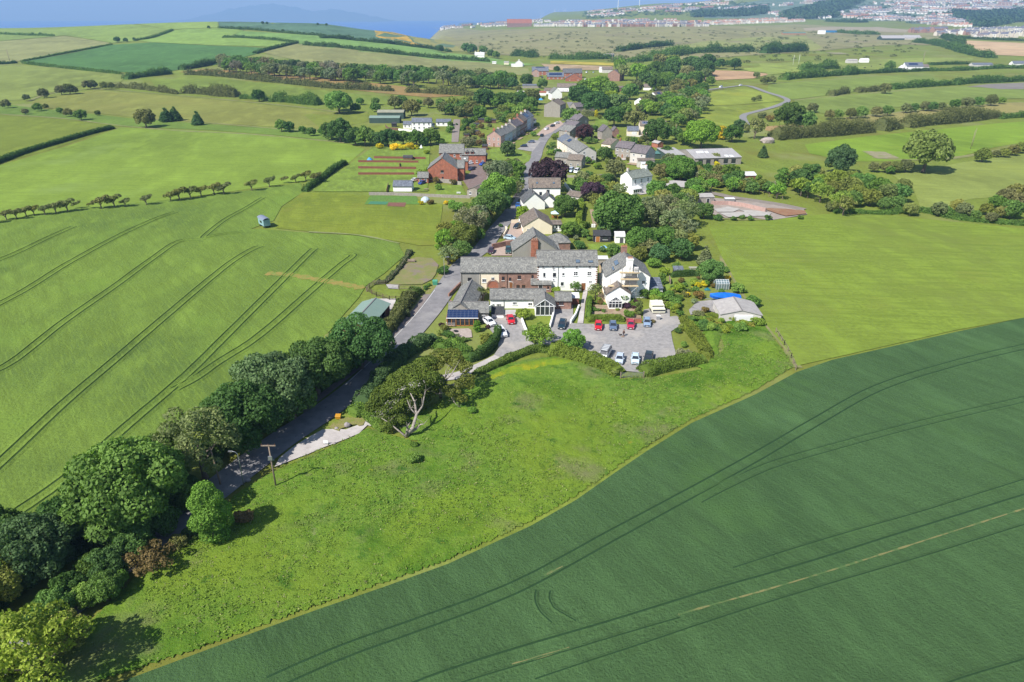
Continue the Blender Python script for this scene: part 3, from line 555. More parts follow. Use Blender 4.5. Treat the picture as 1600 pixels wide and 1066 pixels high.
# ================================================================== FOLIAGE
def leaves_mesh(name, pts, nrm, size, rng, mats, extra=None, squash=1.0, tint=None):
    "many leaf-clump faces; pts n x 3, nrm n x 3; every clump carries its own tint"
    n = len(pts); r = rng.normal(size=(n, 3)); d = nrm*1.15+r*.75; d /= np.linalg.norm(d, axis=1)[:, None]+1e-9
    a = np.cross(d, rng.normal(size=(n, 3))); a /= np.linalg.norm(a, axis=1)[:, None]+1e-9; b = np.cross(d, a)
    s = (size*rng.uniform(.6, 1.35, n))[:, None]/2; k = rng.uniform(.5, 1.0, n)[:, None]
    # each clump: a bent kite of four corners
    c = np.stack([pts-a*s, pts-b*s*k+d*s*.25, pts+a*s*1.1, pts+b*s*k-d*s*.15], 1).reshape(-1, 3)
    F = np.arange(4*n).reshape(-1, 4)
    me = np_mesh(name, c, F, False)
    t = rng.beta(2.2, 2.2, n) if tint is None else tint
    at_ = me.attributes.new('leaf_tint', 'FLOAT', 'FACE')
    if len(me.polygons) == n: at_.data.foreach_set('value', t.astype(np.float32))
    for m in mats: me.materials.append(m)
    return me
def lobes_cloud(lobes, dens, rng, keep=.72, under=.35):
    "points over the outsides of many overlapping lobes [(x,y,z,r,flat)]"
    P_, N_, T_ = [], [], []
    L = np.array([l[:3] for l in lobes]); Rr = np.array([l[3] for l in lobes])
    for k, l in enumerate(lobes):
        n = max(8, int(dens*4*math.pi*l[3]**2)); v = rng.normal(size=(n, 3)); v /= np.linalg.norm(v, axis=1)[:, None]
        v = v[(v[:, 2] > -.25) | (rng.random(n) < under)]
        rad = l[3]*rng.uniform(.78, 1.08, len(v))[:, None]
        fl = l[4] if len(l) > 4 else .85
        p = L[k]+v*rad*np.array([1, 1, fl])
        dd = np.linalg.norm((p[:, None]-L[None])*np.array([1,1,1/fl]), axis=2)/Rr[None]; dd[:, k] = 9
        ok = dd.min(1) > keep
        P_.append(p[ok]); N_.append(v[ok]); T_.append(np.clip(rng.normal(.5+.16*math.sin(k*2.4), .16, ok.sum()), 0, 1))
    return np.concatenate(P_), np.concatenate(N_), np.concatenate(T_)
def crown_lobes(kind, rng):
    L = []
    if kind in ('broad', 'open', 'round', 'wide'):
        nl = {'broad':26, 'open':22, 'round':22, 'wide':24}[kind]; hz = {'broad':.36, 'open':.34, 'round':.40, 'wide':.26}[kind]
        rr = {'broad':(.13,.20), 'open':(.09,.15), 'round':(.12,.19), 'wide':(.10,.16)}[kind]
        for k in range(nl):
            z = 1-2*(k+.5)/nl*(.86); a = k*2.39996+rng.uniform(-.35,.35); s = math.sqrt(max(0, 1-z*z)); r = rng.uniform(*rr); q_ = rng.uniform(.62, .8 if kind != 'open' else .9)
            L.append((math.cos(a)*s*(.5-r*.5)*q_*1.35, math.sin(a)*s*(.5-r*.5)*q_*1.35, z*hz*q_*1.15, r, .85))
        L.append((0, 0, 0, .24, .8)); L.append((0, 0, hz*.3, .24, .8))
    elif kind == 'shrub':
        for k in range(11):
            a = k*2.4; s = rng.uniform(.1, .32); L.append((math.cos(a)*s, math.sin(a)*s, rng.uniform(-.12, .14), rng.uniform(.14, .22), .8))
    elif kind == 'conifer':
        for k in range(16):
            t = k/15; w = (.36*(1-t)**.8+.05); 
            for j in range(5 if t < .7 else 3):
                a = j*1.257+k*.6+rng.uniform(-.2,.2); L.append((math.cos(a)*w*.72, math.sin(a)*w*.72, -.55+1.15*t, max(.05, w*.38), .6))
    elif kind == 'tall':
        for k in range(16):
            t = k/15; w = .5*math.sin(math.pi*(.12+.82*t))**.7; a = k*2.4; s = w*rng.uniform(.3, .62); L.append((math.cos(a)*s, math.sin(a)*s, -.6+1.2*t, rng.uniform(.16, .22), .9))
    elif kind == 'windy':
        for k in range(12):
            t = k/11; L.append((-.32+.72*t+rng.uniform(-.06,.06), rng.uniform(-.22, .22), -.1+.2*t+rng.uniform(-.06,.06), rng.uniform(.12, .19), .62))
    return L
KH = dict(broad=(.95,.55), open=(1.0,.64), round=(.92,.56), wide=(.72,.64), shrub=(.62,.5), conifer=(1.35,.52), tall=(1.35,.56), windy=(.72,.68))   # height/width, crown centre as share of height
CROWN = {}
def crown_proto(kind, lod, v):
    key = (kind, lod, v)
    if key not in CROWN:
        rng = np.random.default_rng(hash(key) % 99991 if False else (sum(ord(c) for c in kind)*31+lod*7+v))
        ls = {0:.036, 1:.055, 2:.085, 3:.13}[lod]*(1.1 if kind == 'conifer' else 1)
        cover = {'open':1.15, 'windy':1.5}.get(kind, 2.3)
        p, n, t = lobes_cloud(crown_lobes(kind, rng), cover/(ls*ls*.62), rng)
        CROWN[key] = leaves_mesh('crown', p, n, ls, rng, [LEAF], tint=t)
    return CROWN[key]
TRUNK = {}
def trunk_proto(kind, v, bark=None):
    bark = bark or BARK; key = (kind, v, bark.name)
    if key not in TRUNK:
        rng = random.Random(v*13+len(kind)); b = MB(); H, c = KH[kind]; hb = H*c
        r = .035; tw = .06*rng.uniform(-1, 1)
        top = (tw, 0, hb*(1.3 if kind in ('conifer','tall') else .95))
        b.tube([(0,0,-.05), (tw*.3, 0, hb*.3), (tw*.7, 0, hb*.6), top], [r*1.35, r, r*.8, r*.35], 7)
        if kind != 'conifer':
            for k in range(6):
                a = k*1.05+rng.uniform(-.2,.2); z0 = hb*rng.uniform(.3, .62); L = rng.uniform(.2, .34)
                b.tube([(tw*.5, 0, z0), (tw*.5+math.cos(a)*L*.5, math.sin(a)*L*.5, z0+L*.45), (tw*.5+math.cos(a)*L, math.sin(a)*L, z0+L*.8)], [r*.5, r*.32, r*.12], 5)
        TRUNK[key] = b.mesh('trunk', [bark], True)
    return TRUNK[key]
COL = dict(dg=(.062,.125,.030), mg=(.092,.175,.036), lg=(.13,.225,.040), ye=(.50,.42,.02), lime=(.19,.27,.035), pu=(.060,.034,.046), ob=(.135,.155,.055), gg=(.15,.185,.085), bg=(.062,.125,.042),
 rust=(.15,.12,.045), ol=(.16,.19,.045), yg=(.17,.235,.034), bt=(.12,.24,.035))
TN = [0]
def tree(f, x, y, w, kind='broad', col='mg', label='', cat=None, group=None, name=None, hk=1.0, px=True, bark=None, ground_pt=None, W=None):
    "crown centre and width as seen; size and place follow from the ground below it"
    if ground_pt is None:
        X, Y = fp(f, x, y); W = 5.0; Hf = KH[kind][0]*hk; c = KH[kind][1]
        for _ in range(3):
            p, t = at(X, Y, Hf*W*c); W = w/FR[f][2]*t/FPX
        g = Vector((p.x, p.y, th(p.x, p.y)))
    else: g = Vector(ground_pt); t = g.y
    TN[0] += 1; TNn = TN[0]
    pxw = W*FPX/max(t, 30)
    lod = 0 if pxw > 75 else 1 if pxw > 36 else 2 if pxw > 15 else 3
    nv = 4 if lod < 3 else 3; v = TNn % nv
    shrub = kind == 'shrub'
    nm = name or ('shrub' if shrub else 'conifer_tree' if kind == 'conifer' else 'tree')
    Hf = KH[kind][0]*hk; cz = Hf*KH[kind][1]
    cr = link('crown' if not shrub else 'foliage', crown_proto(kind, lod, v)); c3 = sc3(COL[col] if isinstance(col, str) else col, 1.36)
    rnd = random.Random(TNn); j = rnd.uniform(.9, 1.12); cr.color = (c3[0]*j*rnd.uniform(.9,1.15), c3[1]*j, c3[2]*j*rnd.uniform(.8,1.3), 1)
    rz = rnd.uniform(0, 6.28) if kind != 'windy' else rnd.uniform(-.3, .3)
    if lod >= 2 or shrub:
        cr.name = nm; cr.location = g+Vector((0, 0, cz*W)); cr.rotation_euler = (0, 0, rz); cr.scale = (W, W, W*hk)
        if lod >= 2 and not shrub and kind != 'conifer' and lod == 2:
            root = empty(nm, g, rz); cr.name = 'crown'; cr.parent = root; cr.location = (0, 0, cz*W); cr.rotation_euler = (0,0,0)
            tr = link('trunk', trunk_proto(kind, v % 2, bark), root); tr.scale = (W, W, W*hk); o = root
        else: o = cr
    else:
        root = empty(nm, g, rz); cr.parent = root; cr.location = (0, 0, cz*W); cr.scale = (W, W, W*hk)
        tr = link('trunk', trunk_proto(kind, v % 2, bark), root); tr.scale = (W, W, W*hk); o = root
    tag(o, label, cat or ('shrub' if shrub else 'tree'), group)
    return o
ORD = 'first second third fourth fifth sixth seventh eighth ninth tenth eleventh twelfth thirteenth fourteenth fifteenth sixteenth seventeenth eighteenth nineteenth'.split()
TENS = {20:'twenti', 30:'thirti', 40:'forti', 50:'fifti', 60:'sixti', 70:'seventi', 80:'eighti', 90:'nineti'}
def ordn(k):
    if k < 19: return ORD[k]
    n = k+1; t = n//10*10
    if t > 90: return 'last'
    return TENS[t]+'eth' if n % 10 == 0 else TENS[t][:-1]+'y-'+ORD[n % 10-1]
def trees(f, kind, col, label, group, *xyw, hk=1.0, name=None, cat=None, bark=None):
    "label has {n}: first, second ... from the left"
    T = sorted([xyw[i:i+3] for i in range(0, len(xyw), 3)])
    for k, (x, y, w) in enumerate(T):
        c = col if isinstance(col, str) else col[k % len(col)]; kd = kind if isinstance(kind, str) else kind[k % len(kind)]
        tree(f, x, y, w, kd, c, label.format(n=ordn(k)), cat, group, name, hk, bark=bark)
def row(f, pts, size, gap, kind, col, label, group, jit=.35, name=None, cat=None, wob=.3):
    "bushes one by one along a traced line on the ground, sizes in metres"
    L = [q(f, pts[i], pts[i+1]) for i in range(0, len(pts), 2)]; rnd = random.Random(len(label)*7+int(L[0].y)); s = 0; k = 0
    for i in range(len(L)-1):
        d = (L[i+1]-L[i]); l = d.length
        while s < l:
            p = L[i]+d*(s/l); W = size*rnd.uniform(1-wob, 1+wob)
            x = p.x+rnd.uniform(-jit, jit)*W; y = p.y+rnd.uniform(-jit, jit)*W
            c = col if isinstance(col, str) else rnd.choice(col); kd = kind if isinstance(kind, str) else rnd.choice(kind)
            tree(None, 0, 0, 0, kd, c, label.format(n=ordn(k)), cat, group, name, ground_pt=(x, y, th(x, y)), W=W); k += 1
            s += gap*rnd.uniform(.75, 1.3)
        s -= l
def hedge(pts, w, h, col, label, leaf=.3, lump=.15, name='hedge', cat='hedge', group=None, cover=2.6, rnd_=.3, end=True, dens=1.0, world_pts=False):
    "one continuous hedge: dense leaf clumps over a solid core, top and sides uneven"
    L = smooth_line([Vector(p) for p in pts] if world_pts else [q(*p) for p in pts], 5); L = [Vector((p.x, p.y, 0)) for p in L]
    seg = [0]
    for i in range(1, len(L)): seg.append(seg[-1]+(L[i]-L[i-1]).length)
    T = seg[-1]; dist = max(L[len(L)//2].y, 60); leaf = max(leaf, dist*.0013)
    n = int(min(60000, T*(w+2*h)*cover/(leaf*leaf*.6))*dens); rng = np.random.default_rng(int(T*10)+len(label))
    s = rng.uniform(0, T, n); LX = np.array([p.x for p in L]); LY = np.array([p.y for p in L]); sg = np.array(seg)
    X = np.interp(s, sg, LX); Y = np.interp(s, sg, LY); X2 = np.interp(s+.5, sg, LX); Y2 = np.interp(s+.5, sg, LY); X1 = np.interp(s-.5, sg, LX); Y1 = np.interp(s-.5, sg, LY)
    dx = X2-X1; dy = Y2-Y1; dl = np.hypot(dx, dy)+1e-9; nx_, ny_ = -dy/dl, dx/dl
    lu = 1+lump*1.6*(vnoise(s, s*0+1.5, .22/max(w*.25, .4), 5)-.5)+lump*(vnoise(s, s*0+4.5, .9, 6)-.5)
    a = rng.uniform(0, 1, n)*(w+2*h); side = np.where(a < h, -1, np.where(a < h+w, 0, 1))
    off = np.where(side == 0, a-h-w/2, side*w/2); z = np.where(side == 0, h, np.where(side < 0, a, a-h-w))
    # round the shoulders
    sh = np.clip((z/h-.65)/.35, 0, 1)*np.where(side == 0, 0, 1); off = off*(1-rnd_*sh)
    top = np.where(side == 0, 1-rnd_*.7*(np.abs(off)/(w/2))**2, 1); z = z*top*lu; off = off*lu
    e = np.minimum(s, T-s); z = z*np.clip(.3+e/(h*1.3+.1), 0, 1)
    rg = .085 if name == 'hedgerow' else .015
    x = X+nx_*off+rng.normal(0, rg*w, n); y = Y+ny_*off+rng.normal(0, rg*w, n)
    base = thn(x, y); z = np.maximum(z+rng.normal(0, leaf*.3+(h*.1 if name == 'hedgerow' else 0), n), .03)
    N = np.stack([nx_*side*1.0, ny_*side*1.0, np.where(side == 0, 1., .25)], 1)
    tint = np.clip(rng.normal(.5, .2, n)+.5*(vnoise(x, y, .5, 9)-.5), 0, 1)
    b = MB(); prev = None
    for i, p in enumerate(L):
        d = (L[min(i+1, len(L)-1)]-L[max(i-1, 0)]).normalized(); nn = Vector((-d.y, d.x, 0)); z0 = th(p.x, p.y)
        l_ = 1+lump*1.6*(float(vnoise(np.array([seg[i]]), np.array([1.5]), .22/max(w*.25, .4), 5)[0])-.5)+lump*(float(vnoise(np.array([seg[i]]), np.array([4.5]), .9, 6)[0])-.5)
        hh = (h*.74*l_)*(.08 if i in (0, len(L)-1) else 1)
        r_ = [p-nn*w*.34*l_+Vector((0,0,z0-.1)), p-nn*w*.34*l_+Vector((0,0,z0+hh*.7)), p-nn*w*.2+Vector((0,0,z0+hh)), p+nn*w*.2+Vector((0,0,z0+hh)), p+nn*w*.34*l_+Vector((0,0,z0+hh*.7)), p+nn*w*.34*l_+Vector((0,0,z0-.1))]
        if prev:
            for c in range(5): b.poly([prev[c], r_[c], r_[c+1], prev[c+1]])
        else: b.poly(r_)
        prev = r_
    b.poly(prev)
    me0 = b.mesh('core', [LEAF]); me = leaves_mesh(name, np.stack([x, y, base+z], 1), N, leaf, rng, [LEAF], tint=tint)
    bm = bmesh.new(); bm.from_mesh(me); nf = len(bm.faces); bm.from_mesh(me0); lay = bm.faces.layers.float.get('leaf_tint')
    if lay is not None:
        bm.faces.ensure_lookup_table()
        for f_ in bm.faces[nf:]: f_[lay] = .4
    bm.to_mesh(me); bm.free()
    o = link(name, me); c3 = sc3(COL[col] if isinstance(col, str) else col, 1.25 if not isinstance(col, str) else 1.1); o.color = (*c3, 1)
    return tag(o, label, cat, group)

# ------------------------------------------------ near trees along the lane
G_ = 'big trees along the left side of the lane'
tree('K2',140,730,387,'broad','bg','dark blue-green tree at the lower left edge, above the yellowish one','tree',G_)
tree('K2',-60,640,296,'broad','dg','dark tree cut by the left edge of the photo','tree',G_)
tree('K2',-90,900,342,'broad','ol','yellowish tree crown at the left edge below the dark tree','tree',G_)
tree('K2',300,560,228,'round','dg','small dark tree between the two largest roadside trees','tree',G_)
tree('K2',640,410,535,'broad',(.10,.19,.035),'largest roadside tree, mid green with drooping lower boughs','tree',G_)
tree('K2',500,540,296,'broad',(.085,.165,.035),'lower left bough mass of the mid green roadside tree','tree',G_)
tree('K2',680,640,216,'round','mg','small green tree overhanging the shaded lane','tree',G_)
tree('K2',830,260,296,'round','dg','dark tree behind the olive-grey roadside tree','tree',G_)
tree('K2',1020,150,410,'open','gg','olive-grey tree with seeds beside the two leaning poles','tree',G_)
tree('K1',265,560,376,'broad','dg','dark dense tree left of the telegraph pole','tree',G_)
tree('K1',420,400,387,'broad',(.11,.175,.06),'grey-green rounded tree midway along the roadside belt','tree',G_)
tree('K1',520,480,228,'round','mg','smaller green tree below the grey-green rounded one','tree',G_)
tree('K1',640,310,319,'broad','dg','dark tree leaning over the lane, third from the green-roofed shed','tree',G_)
tree('K1',770,230,228,'round','lg','bright green tree second from the green-roofed shed','tree',G_)
tree('K1',870,180,307,'broad','dg','dark round tree at the lower end of the green-roofed shed','tree',G_)
tree('K3',150,850,592,'open','yg','yellow-green tree with bare twigs in the bottom left corner','tree',G_)
tree('K3',380,760,273,'broad','ol','right-hand bough of yellow-green leaves near the bottom left corner','tree',G_)
tree('K3',40,1000,296,'broad','yg','yellow-green crown cut by the bottom edge','tree',G_)
tree('K3',640,470,200,'broad','mg','blue-green tree at the near corner of the meadow','tree',None)
tree('K3',520,520,170,'round','lg','light green sapling crown beside the blue-green corner tree','tree',None)
tree('K3',930,290,260,'open','rust','rusty hawthorn bush in flower overhanging the shaded lane','tree',None,'hawthorn_tree',.7)
tree('K2',1090,540,265,'tall',(.11,.20,.04),'bright green pyramid-shaped tree by the lane in front','tree',None,None,.9)
tree('K2',1262,560,115,'shrub','rust','round rusty-brown hawthorn right of the bright pyramid tree','shrub',None)
tree('K2',925,690,110,'shrub','ob','small olive bush left of the bright pyramid tree','shrub',None)
tree('K2',1000,620,110,'shrub','dg','small dark bush under the bright pyramid tree','shrub',None)
hedge(P('K1',930,215,985,170,1040,110,1090,40,1120,-10,1160,-60),2.8,2.8,'ob','tall unclipped olive hedge between shed yard and lane',.33,.4,group=None)
hedge(P('H6',760,760,820,680,880,620,950,560,1030,500),2.6,2.3,(.11,.17,.035),'bushy hedge with gorse between yard and lane',.3,.4)
tree('H6',760,690,150,'shrub','ye','large yellow gorse bush beside the yard gate','shrub')
tree('H6',880,650,120,'shrub','ye','smaller yellow gorse bush on the lane hedge','shrub')
tree('H6',830,800,190,'shrub','ob','olive bush below the yellow gorse','shrub')
tree('H6',1110,440,90,'shrub','dg','dark bush beside the paddock rail','shrub')
tree('H6',1160,400,70,'shrub','mg','small green bush by the green bin','shrub')
tree('H6',1340,200,170,'shrub','dg','dark bush behind the grey lamp post','shrub')
tree('G5',425,810,130,'round','ye','bright yellow flowering bush above the grey lamp post','shrub')
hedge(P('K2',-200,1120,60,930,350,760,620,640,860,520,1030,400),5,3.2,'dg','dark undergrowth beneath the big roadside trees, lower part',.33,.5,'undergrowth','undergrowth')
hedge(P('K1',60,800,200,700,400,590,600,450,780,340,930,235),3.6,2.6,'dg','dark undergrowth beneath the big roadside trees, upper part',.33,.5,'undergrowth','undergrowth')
trees('K2','round',['dg','mg'],'{n} small tree from the left, added to darken the lane under the roadside trees','small trees added for shade',960,455,150,820,580,190,690,700,200,560,800,190)  # extra trees, added to deepen the shade over the lane
trees('K3','round',['dg','mg','dg'],'{n} small tree from the left, added for shade at the bottom of the belt','small trees added for shade at the bottom of the belt',560,350,190,330,590,230,420,470,190,210,700,200,720,420,140)  # more extra trees, added to darken the lower end of the lane
# bank right of the lane
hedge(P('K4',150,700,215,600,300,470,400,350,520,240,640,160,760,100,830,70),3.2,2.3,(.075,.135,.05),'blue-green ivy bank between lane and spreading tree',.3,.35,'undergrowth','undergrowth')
hedge(P('K4',60,770,130,740,215,790,290,850,380,900),2.4,1.5,'lg','low bright green scrub at the mouth of the drive',.3,.4,'undergrowth','undergrowth')
hedge(P('K4',860,180,1000,120,1090,180,1130,260),3.2,1.8,'lg','green scrub behind the spreading tree',.3,.4,'undergrowth','undergrowth')
# the spreading trees with bleached limbs
def special(P0, lobes, limbs, label, col, dens=190, cover_leaf=.30):
    g = q(*P0); root = empty('tree', g, 0, label, 'tree')
    L = []
    for (x, y, h, r) in lobes:
        p = q('K4', x, y, h)-g; rr = random.Random(int(x+y))
        for k in range(5): L.append((p.x+rr.uniform(-.6,.6)*r, p.y+rr.uniform(-.5,.5)*r, p.z+rr.uniform(-.3,.4)*r, r*rr.uniform(.55,.8), .8))
    rng = np.random.default_rng(5); p, n, t = lobes_cloud(L, dens/16, rng, .8, .8)
    me = leaves_mesh('crown', p, n, cover_leaf, rng, [LEAF], tint=t); c = link('crown', me, root); c.color = (*col, 1)
    b = MB()
    for pts in limbs:
        W = [q('K4', x, y, h)-g for x, y, h, r in pts]; b.tube(W, [r for *_, r in pts], 7)
        if len(pts) > 2:
            rr = random.Random(int(pts[0][0]))
            for k in range(5):
                i = rr.randint(1, len(W)-1); d = Vector((rr.uniform(-1,1), rr.uniform(-1,1), rr.uniform(.1,1))).normalized()*rr.uniform(.9,2.0)
                b.tube([W[i], W[i]+d*.5+Vector((0,0,.1)), W[i]+d], [pts[i][3]*.5, pts[i][3]*.3, .02], 5)
    b.build('trunk', PALEBARK, root, True)
special(('K4',560,960), [(380,600,4.5,2.2),(300,680,3.2,1.7),(430,500,6,2.3),(350,740,2.6,1.5),(470,700,2.8,1.6),(560,400,7,2.3),(660,330,7.4,2.3),(650,460,6.6,2.2),(760,420,6.6,2.0),(520,600,4.2,1.7),(750,300,7.2,2.0),(380,860,1.5,1.2),(480,430,6.6,2.0),(420,640,3.6,2.0),(560,640,2.6,1.9),(650,560,3.2,2.0),(730,620,1.4,1.5),(800,540,2.2,1.7),(820,470,4.2,1.9),(480,800,1.6,1.5),(560,520,5,2.0)],
 [[(560,960,0,.42),(575,930,.8,.38),(620,880,2.0,.30),(655,760,3.6,.24),(640,640,5.0,.16),(600,560,6,.08)],[(655,760,3.6,.2),(710,680,4.6,.14),(725,600,5.6,.10),(740,540,6.2,.06)],[(600,920,1.0,.3),(650,890,1.4,.24),(690,850,2.0,.16),(725,845,2.3,.08)],
  [(560,950,.6,.26),(575,890,1.8,.2),(572,872,2.2,.16)],[(550,955,.3,.2),(470,890,1.2,.12),(400,830,2.0,.09),(330,790,2.8,.05)],[(655,760,3.6,.14),(600,700,4.6,.1),(570,620,5.5,.06)]],
 'spreading tree with a bleached forked trunk at the meadow edge', (.15,.205,.035), 420)
special(('K4',880,600), [(860,240,7.2,1.8),(960,230,7.2,1.9),(1060,260,7,1.8),(1100,330,6.2,1.4),(820,320,7,1.6),(1130,430,4.6,1.3),(1080,480,4.2,1.3),(1000,560,3.2,1.3),(1060,600,2.4,1.1),(1150,480,4.0,1.1),(900,200,7.4,1.6),(940,540,3.6,.9)],
 [[(880,600,0,.3),(875,520,2.5,.26),(900,470,4,.2),(980,380,6,.12),(1030,300,7,.06)],[(880,520,2.5,.2),(920,420,5,.14),(930,350,6.4,.08)],[(900,480,3.6,.18),(980,485,4,.12),(1060,500,4.2,.06)],[(900,470,4,.16),(850,440,5.4,.1),(850,380,6.4,.05)],
  [(880,560,1.4,.2),(840,565,2.2,.14),(920,555,3,.08)],[(980,600,2,.08),(1010,650,1.4,.07),(1050,690,.6,.04)],[(920,430,5,.12),(960,410,5.6,.09),(1000,400,6.0,.05)],[(900,460,4.2,.12),(960,350,6.2,.08),(985,320,6.8,.04)]],
 'half-bare tree with grey twiggy branches over the drive', (.165,.195,.04), 330)
tree('K4',1170,720,110,'shrub','lg','low green bush in the meadow right of the bleached trunk','shrub')
tree('K4',640,1030,90,'shrub','mg','small weed clump in the meadow in front of the bleached trunk','shrub')
tree('K1',1160,790,90,'shrub','lg','low bush with a dark shadow in the open meadow','shrub')
# ------------------------------------------------ gardens of the near houses
S = lambda f,x,y,w,c,l,k='shrub',hk=1.0,name=None: tree(f,x,y,w,k,c,l,None,None,name,hk)
hedge(P('H4',400,720,520,690,620,620,690,540,745,440,740,350),1.6,2.3,'dg','curved dark clipped hedge beside the gravel yard',.24,.12)
hedge(P('H4',470,900,600,845,760,770,900,700,1050,640,1180,600,1300,600,1420,620,1599,640),1.8,1.3,(.105,.165,.03),'clipped hedge along the lower side of the drive',.25,.15)
hedge(P('H5',-10,470,80,480,180,510,300,545,400,580,480,620,560,655,640,690),4,2.2,(.13,.185,.03),'wide bushy hedge on the lower left of the car park',.28,.25)
hedge(P('H5',850,680,950,650,1080,620,1200,595,1320,575,1430,560),3.6,2.0,(.12,.18,.03),'wide clipped hedge on the lower right of the car park',.28,.12)
hedge(P('H5',1440,540,1420,460,1370,380,1300,290,1260,220,1235,170),2.6,1.6,(.155,.19,.03),'broad golden-green hedge down the right side of the car park',.27,.12)
hedge(P('H2',440,925,560,915,680,915,800,915,885,925),1.7,1.3,(.12,.18,.028),'clipped front hedge behind the parked red and blue cars',.22,.1)
hedge(P('H2',450,900,455,820,460,740,470,670),1.3,1.8,'lg','narrow clipped hedge beside the pale path',.22,.1)
hedge(P('G6',425,480,435,400,450,330,470,290),2.2,2.6,'lime','tall golden-green clipped hedge in the back garden',.26,.06)
hedge(P('G6',440,530,500,500,540,500),2.4,2.4,(.12,.19,.03),'short dark end of the golden clipped hedge',.26,.1)
hedge(P('H3',370,400,450,395,550,390,640,385,700,390),1.4,1.7,'dg','dark clipped garden hedge below the small shed',.22,.06)
hedge(P('H3',780,890,860,880,940,885,1010,890),1.2,.9,'yg','low lime hedge in front of the garage',.2,.1)
S('H4',600,450,230,'ol','big rounded olive-green bush inside the curved hedge')
S('H4',210,510,190,'lg','light green bush below the gravel patio'); S('H4',340,560,160,'mg','mid green bush behind the curved hedge'); S('H4',120,620,220,'lg','broad green shrub beside the lane bank')
S('H4',500,300,130,'bt','bright green climber at the corner of the sunroom','tall',.7); S('H4',530,180,90,'lime','light green shrub right of the solar roof')
S('H4',75,290,90,'pu','dark purple shrub left of the sunroom'); S('H4',60,380,110,'ol','orange-tipped shrub left of the gravel patio'); S('H4',30,450,120,'mg','green shrub at the lane edge below the patio')
S('H4',660,165,80,'lime','golden dwarf shrub by the white gable wall'); S('H4',630,310,70,'pu','small dark red shrub beside the first white car')
S('H4',1050,150,170,'yg','yellow-green globe shrub before the low white cottage','round',.75)
tree('H4',1240,400,350,'open','lg','airy light green ash tree beside the curved white wall','tree',None,None,.8)
tree('H5',212,360,215,'round','bt','round bright green tree on the car park edge','tree')
S('H5',1235,495,175,'gg','round white-flowered bush at the car park corner'); S('H5',1180,275,75,'dg','small dark bush on the right car park edge'); S('H5',1235,400,90,'lg','green bush inside the golden hedge')
S('H5',595,660,110,'ol','bush at the end of the hedge by the field gate')
S('H1',1445,550,120,'lime','clipped lime-green dome bush before the brick porch')
S('H2',300,510,130,'mg','small tree in front of the white mill windows','open'); S('H2',540,560,170,'ol','slender birch between the mill and scaffolded house','open',1.1)
S('H2',600,705,90,'rust','dark red acer in the front garden'); S('H2',915,740,120,'pu','purple-leaved bush beside the conservatory'); S('H2',880,640,110,'lg','light green bush hiding the conservatory corner','open')
S('H2',1060,770,120,'ob','tall brownish conifer behind the brick garden wall','tall'); S('H2',500,780,100,'mg','green bush inside the front hedge'); S('H2',930,840,150,'mg','green bush behind the front hedge, right part')
S('H2',800,790,60,'yg','golden shrub before the conservatory'); 
S('H2',1260,600,220,'bt','broad bush before the white lean-to extension'); S('H2',1370,640,130,'mg','green bush right of the broad bush by the lean-to'); S('H2',1345,430,90,'mg','tall green bush beside the lean-to','tall')
S('H2',1490,760,150,'yg','shrub with yellow flowers right of the cream caravan'); S('H2',1550,830,110,'mg','bush below the yellow flowered shrub'); S('H2',1220,930,70,'rust','dark red low shrub beside the silver-blue car')
S('H2',1540,530,180,'lime','large rounded clipped golden-green shrub')
S('H3',650,445,95,'lg','tall clipped green shrub left of the yellow bush'); S('H3',765,480,120,'ye','yellow broom bush in the middle of the garden'); S('H3',628,535,55,'ye','small yellow broom bush'); S('H3',1040,415,85,'ye','yellow broom bush at the pasture edge')
S('H3',700,620,150,'rust','reddish-brown shrub beside the boat'); S('H3',545,600,110,'ob','brownish shrub in front of the golden shrub'); S('H3',640,690,90,'gg','pale green rounded shrub'); S('H3',420,700,150,'lg','green shrub above the yellow-flowered one','round',.8)
S('H3',500,560,100,'mg','mid green shrub in the middle of the garden beds'); S('H3',840,460,90,'ol','olive shrub left of the greenhouse'); S('H3',970,570,90,'mg','green shrub below the greenhouse')
tree('H3',850,320,290,'broad',(.10,.19,.045),'light green tree at the right end of the garden hedge','tree'); tree('H3',780,140,230,'conifer','gg','tall dark pine at the pasture edge','tree',None,None,.75)
S('H3',1020,310,120,'mg','bush casting a shadow on the pasture edge'); S('H3',1340,690,170,'mg','small tree alone on the pasture edge beside the garage','round',.85); S('H3',1170,530,150,'lg','green bush right of the greenhouse','round',.8)
S('H3',1240,570,90,'mg','green bush at the back corner of the garage'); S('H3',1090,885,105,'lime','bright lime bush in front of the garage','round',.8)
S('H3',690,850,180,'gg','pale bush with white flowers left of the garage'); S('H3',780,790,110,'rust','pinkish shrub left of the garage'); S('H3',600,920,150,'mg','dark green bush at the top of the golden hedge'); S('H3',760,950,170,'mg','green bush below the lime hedge'); S('H3',560,1000,140,'yg','golden bush beside the car park entrance'); S('H3',440,1035,80,'dg','small dark bush at the upper right car park corner')
S('H3',860,1000,180,'lg','scrub below the garage, left part'); S('H3',1200,990,200,'lg','scrub below the garage, right part'); S('H3',1400,930,200,'lg','scrub at the meadow corner beside the garage','shrub',.7)
S('H3',430,260,120,'lg','light green bush above the small dark shed'); S('H3',240,420,90,'lg','bush beside the right-hand white gable','tall')
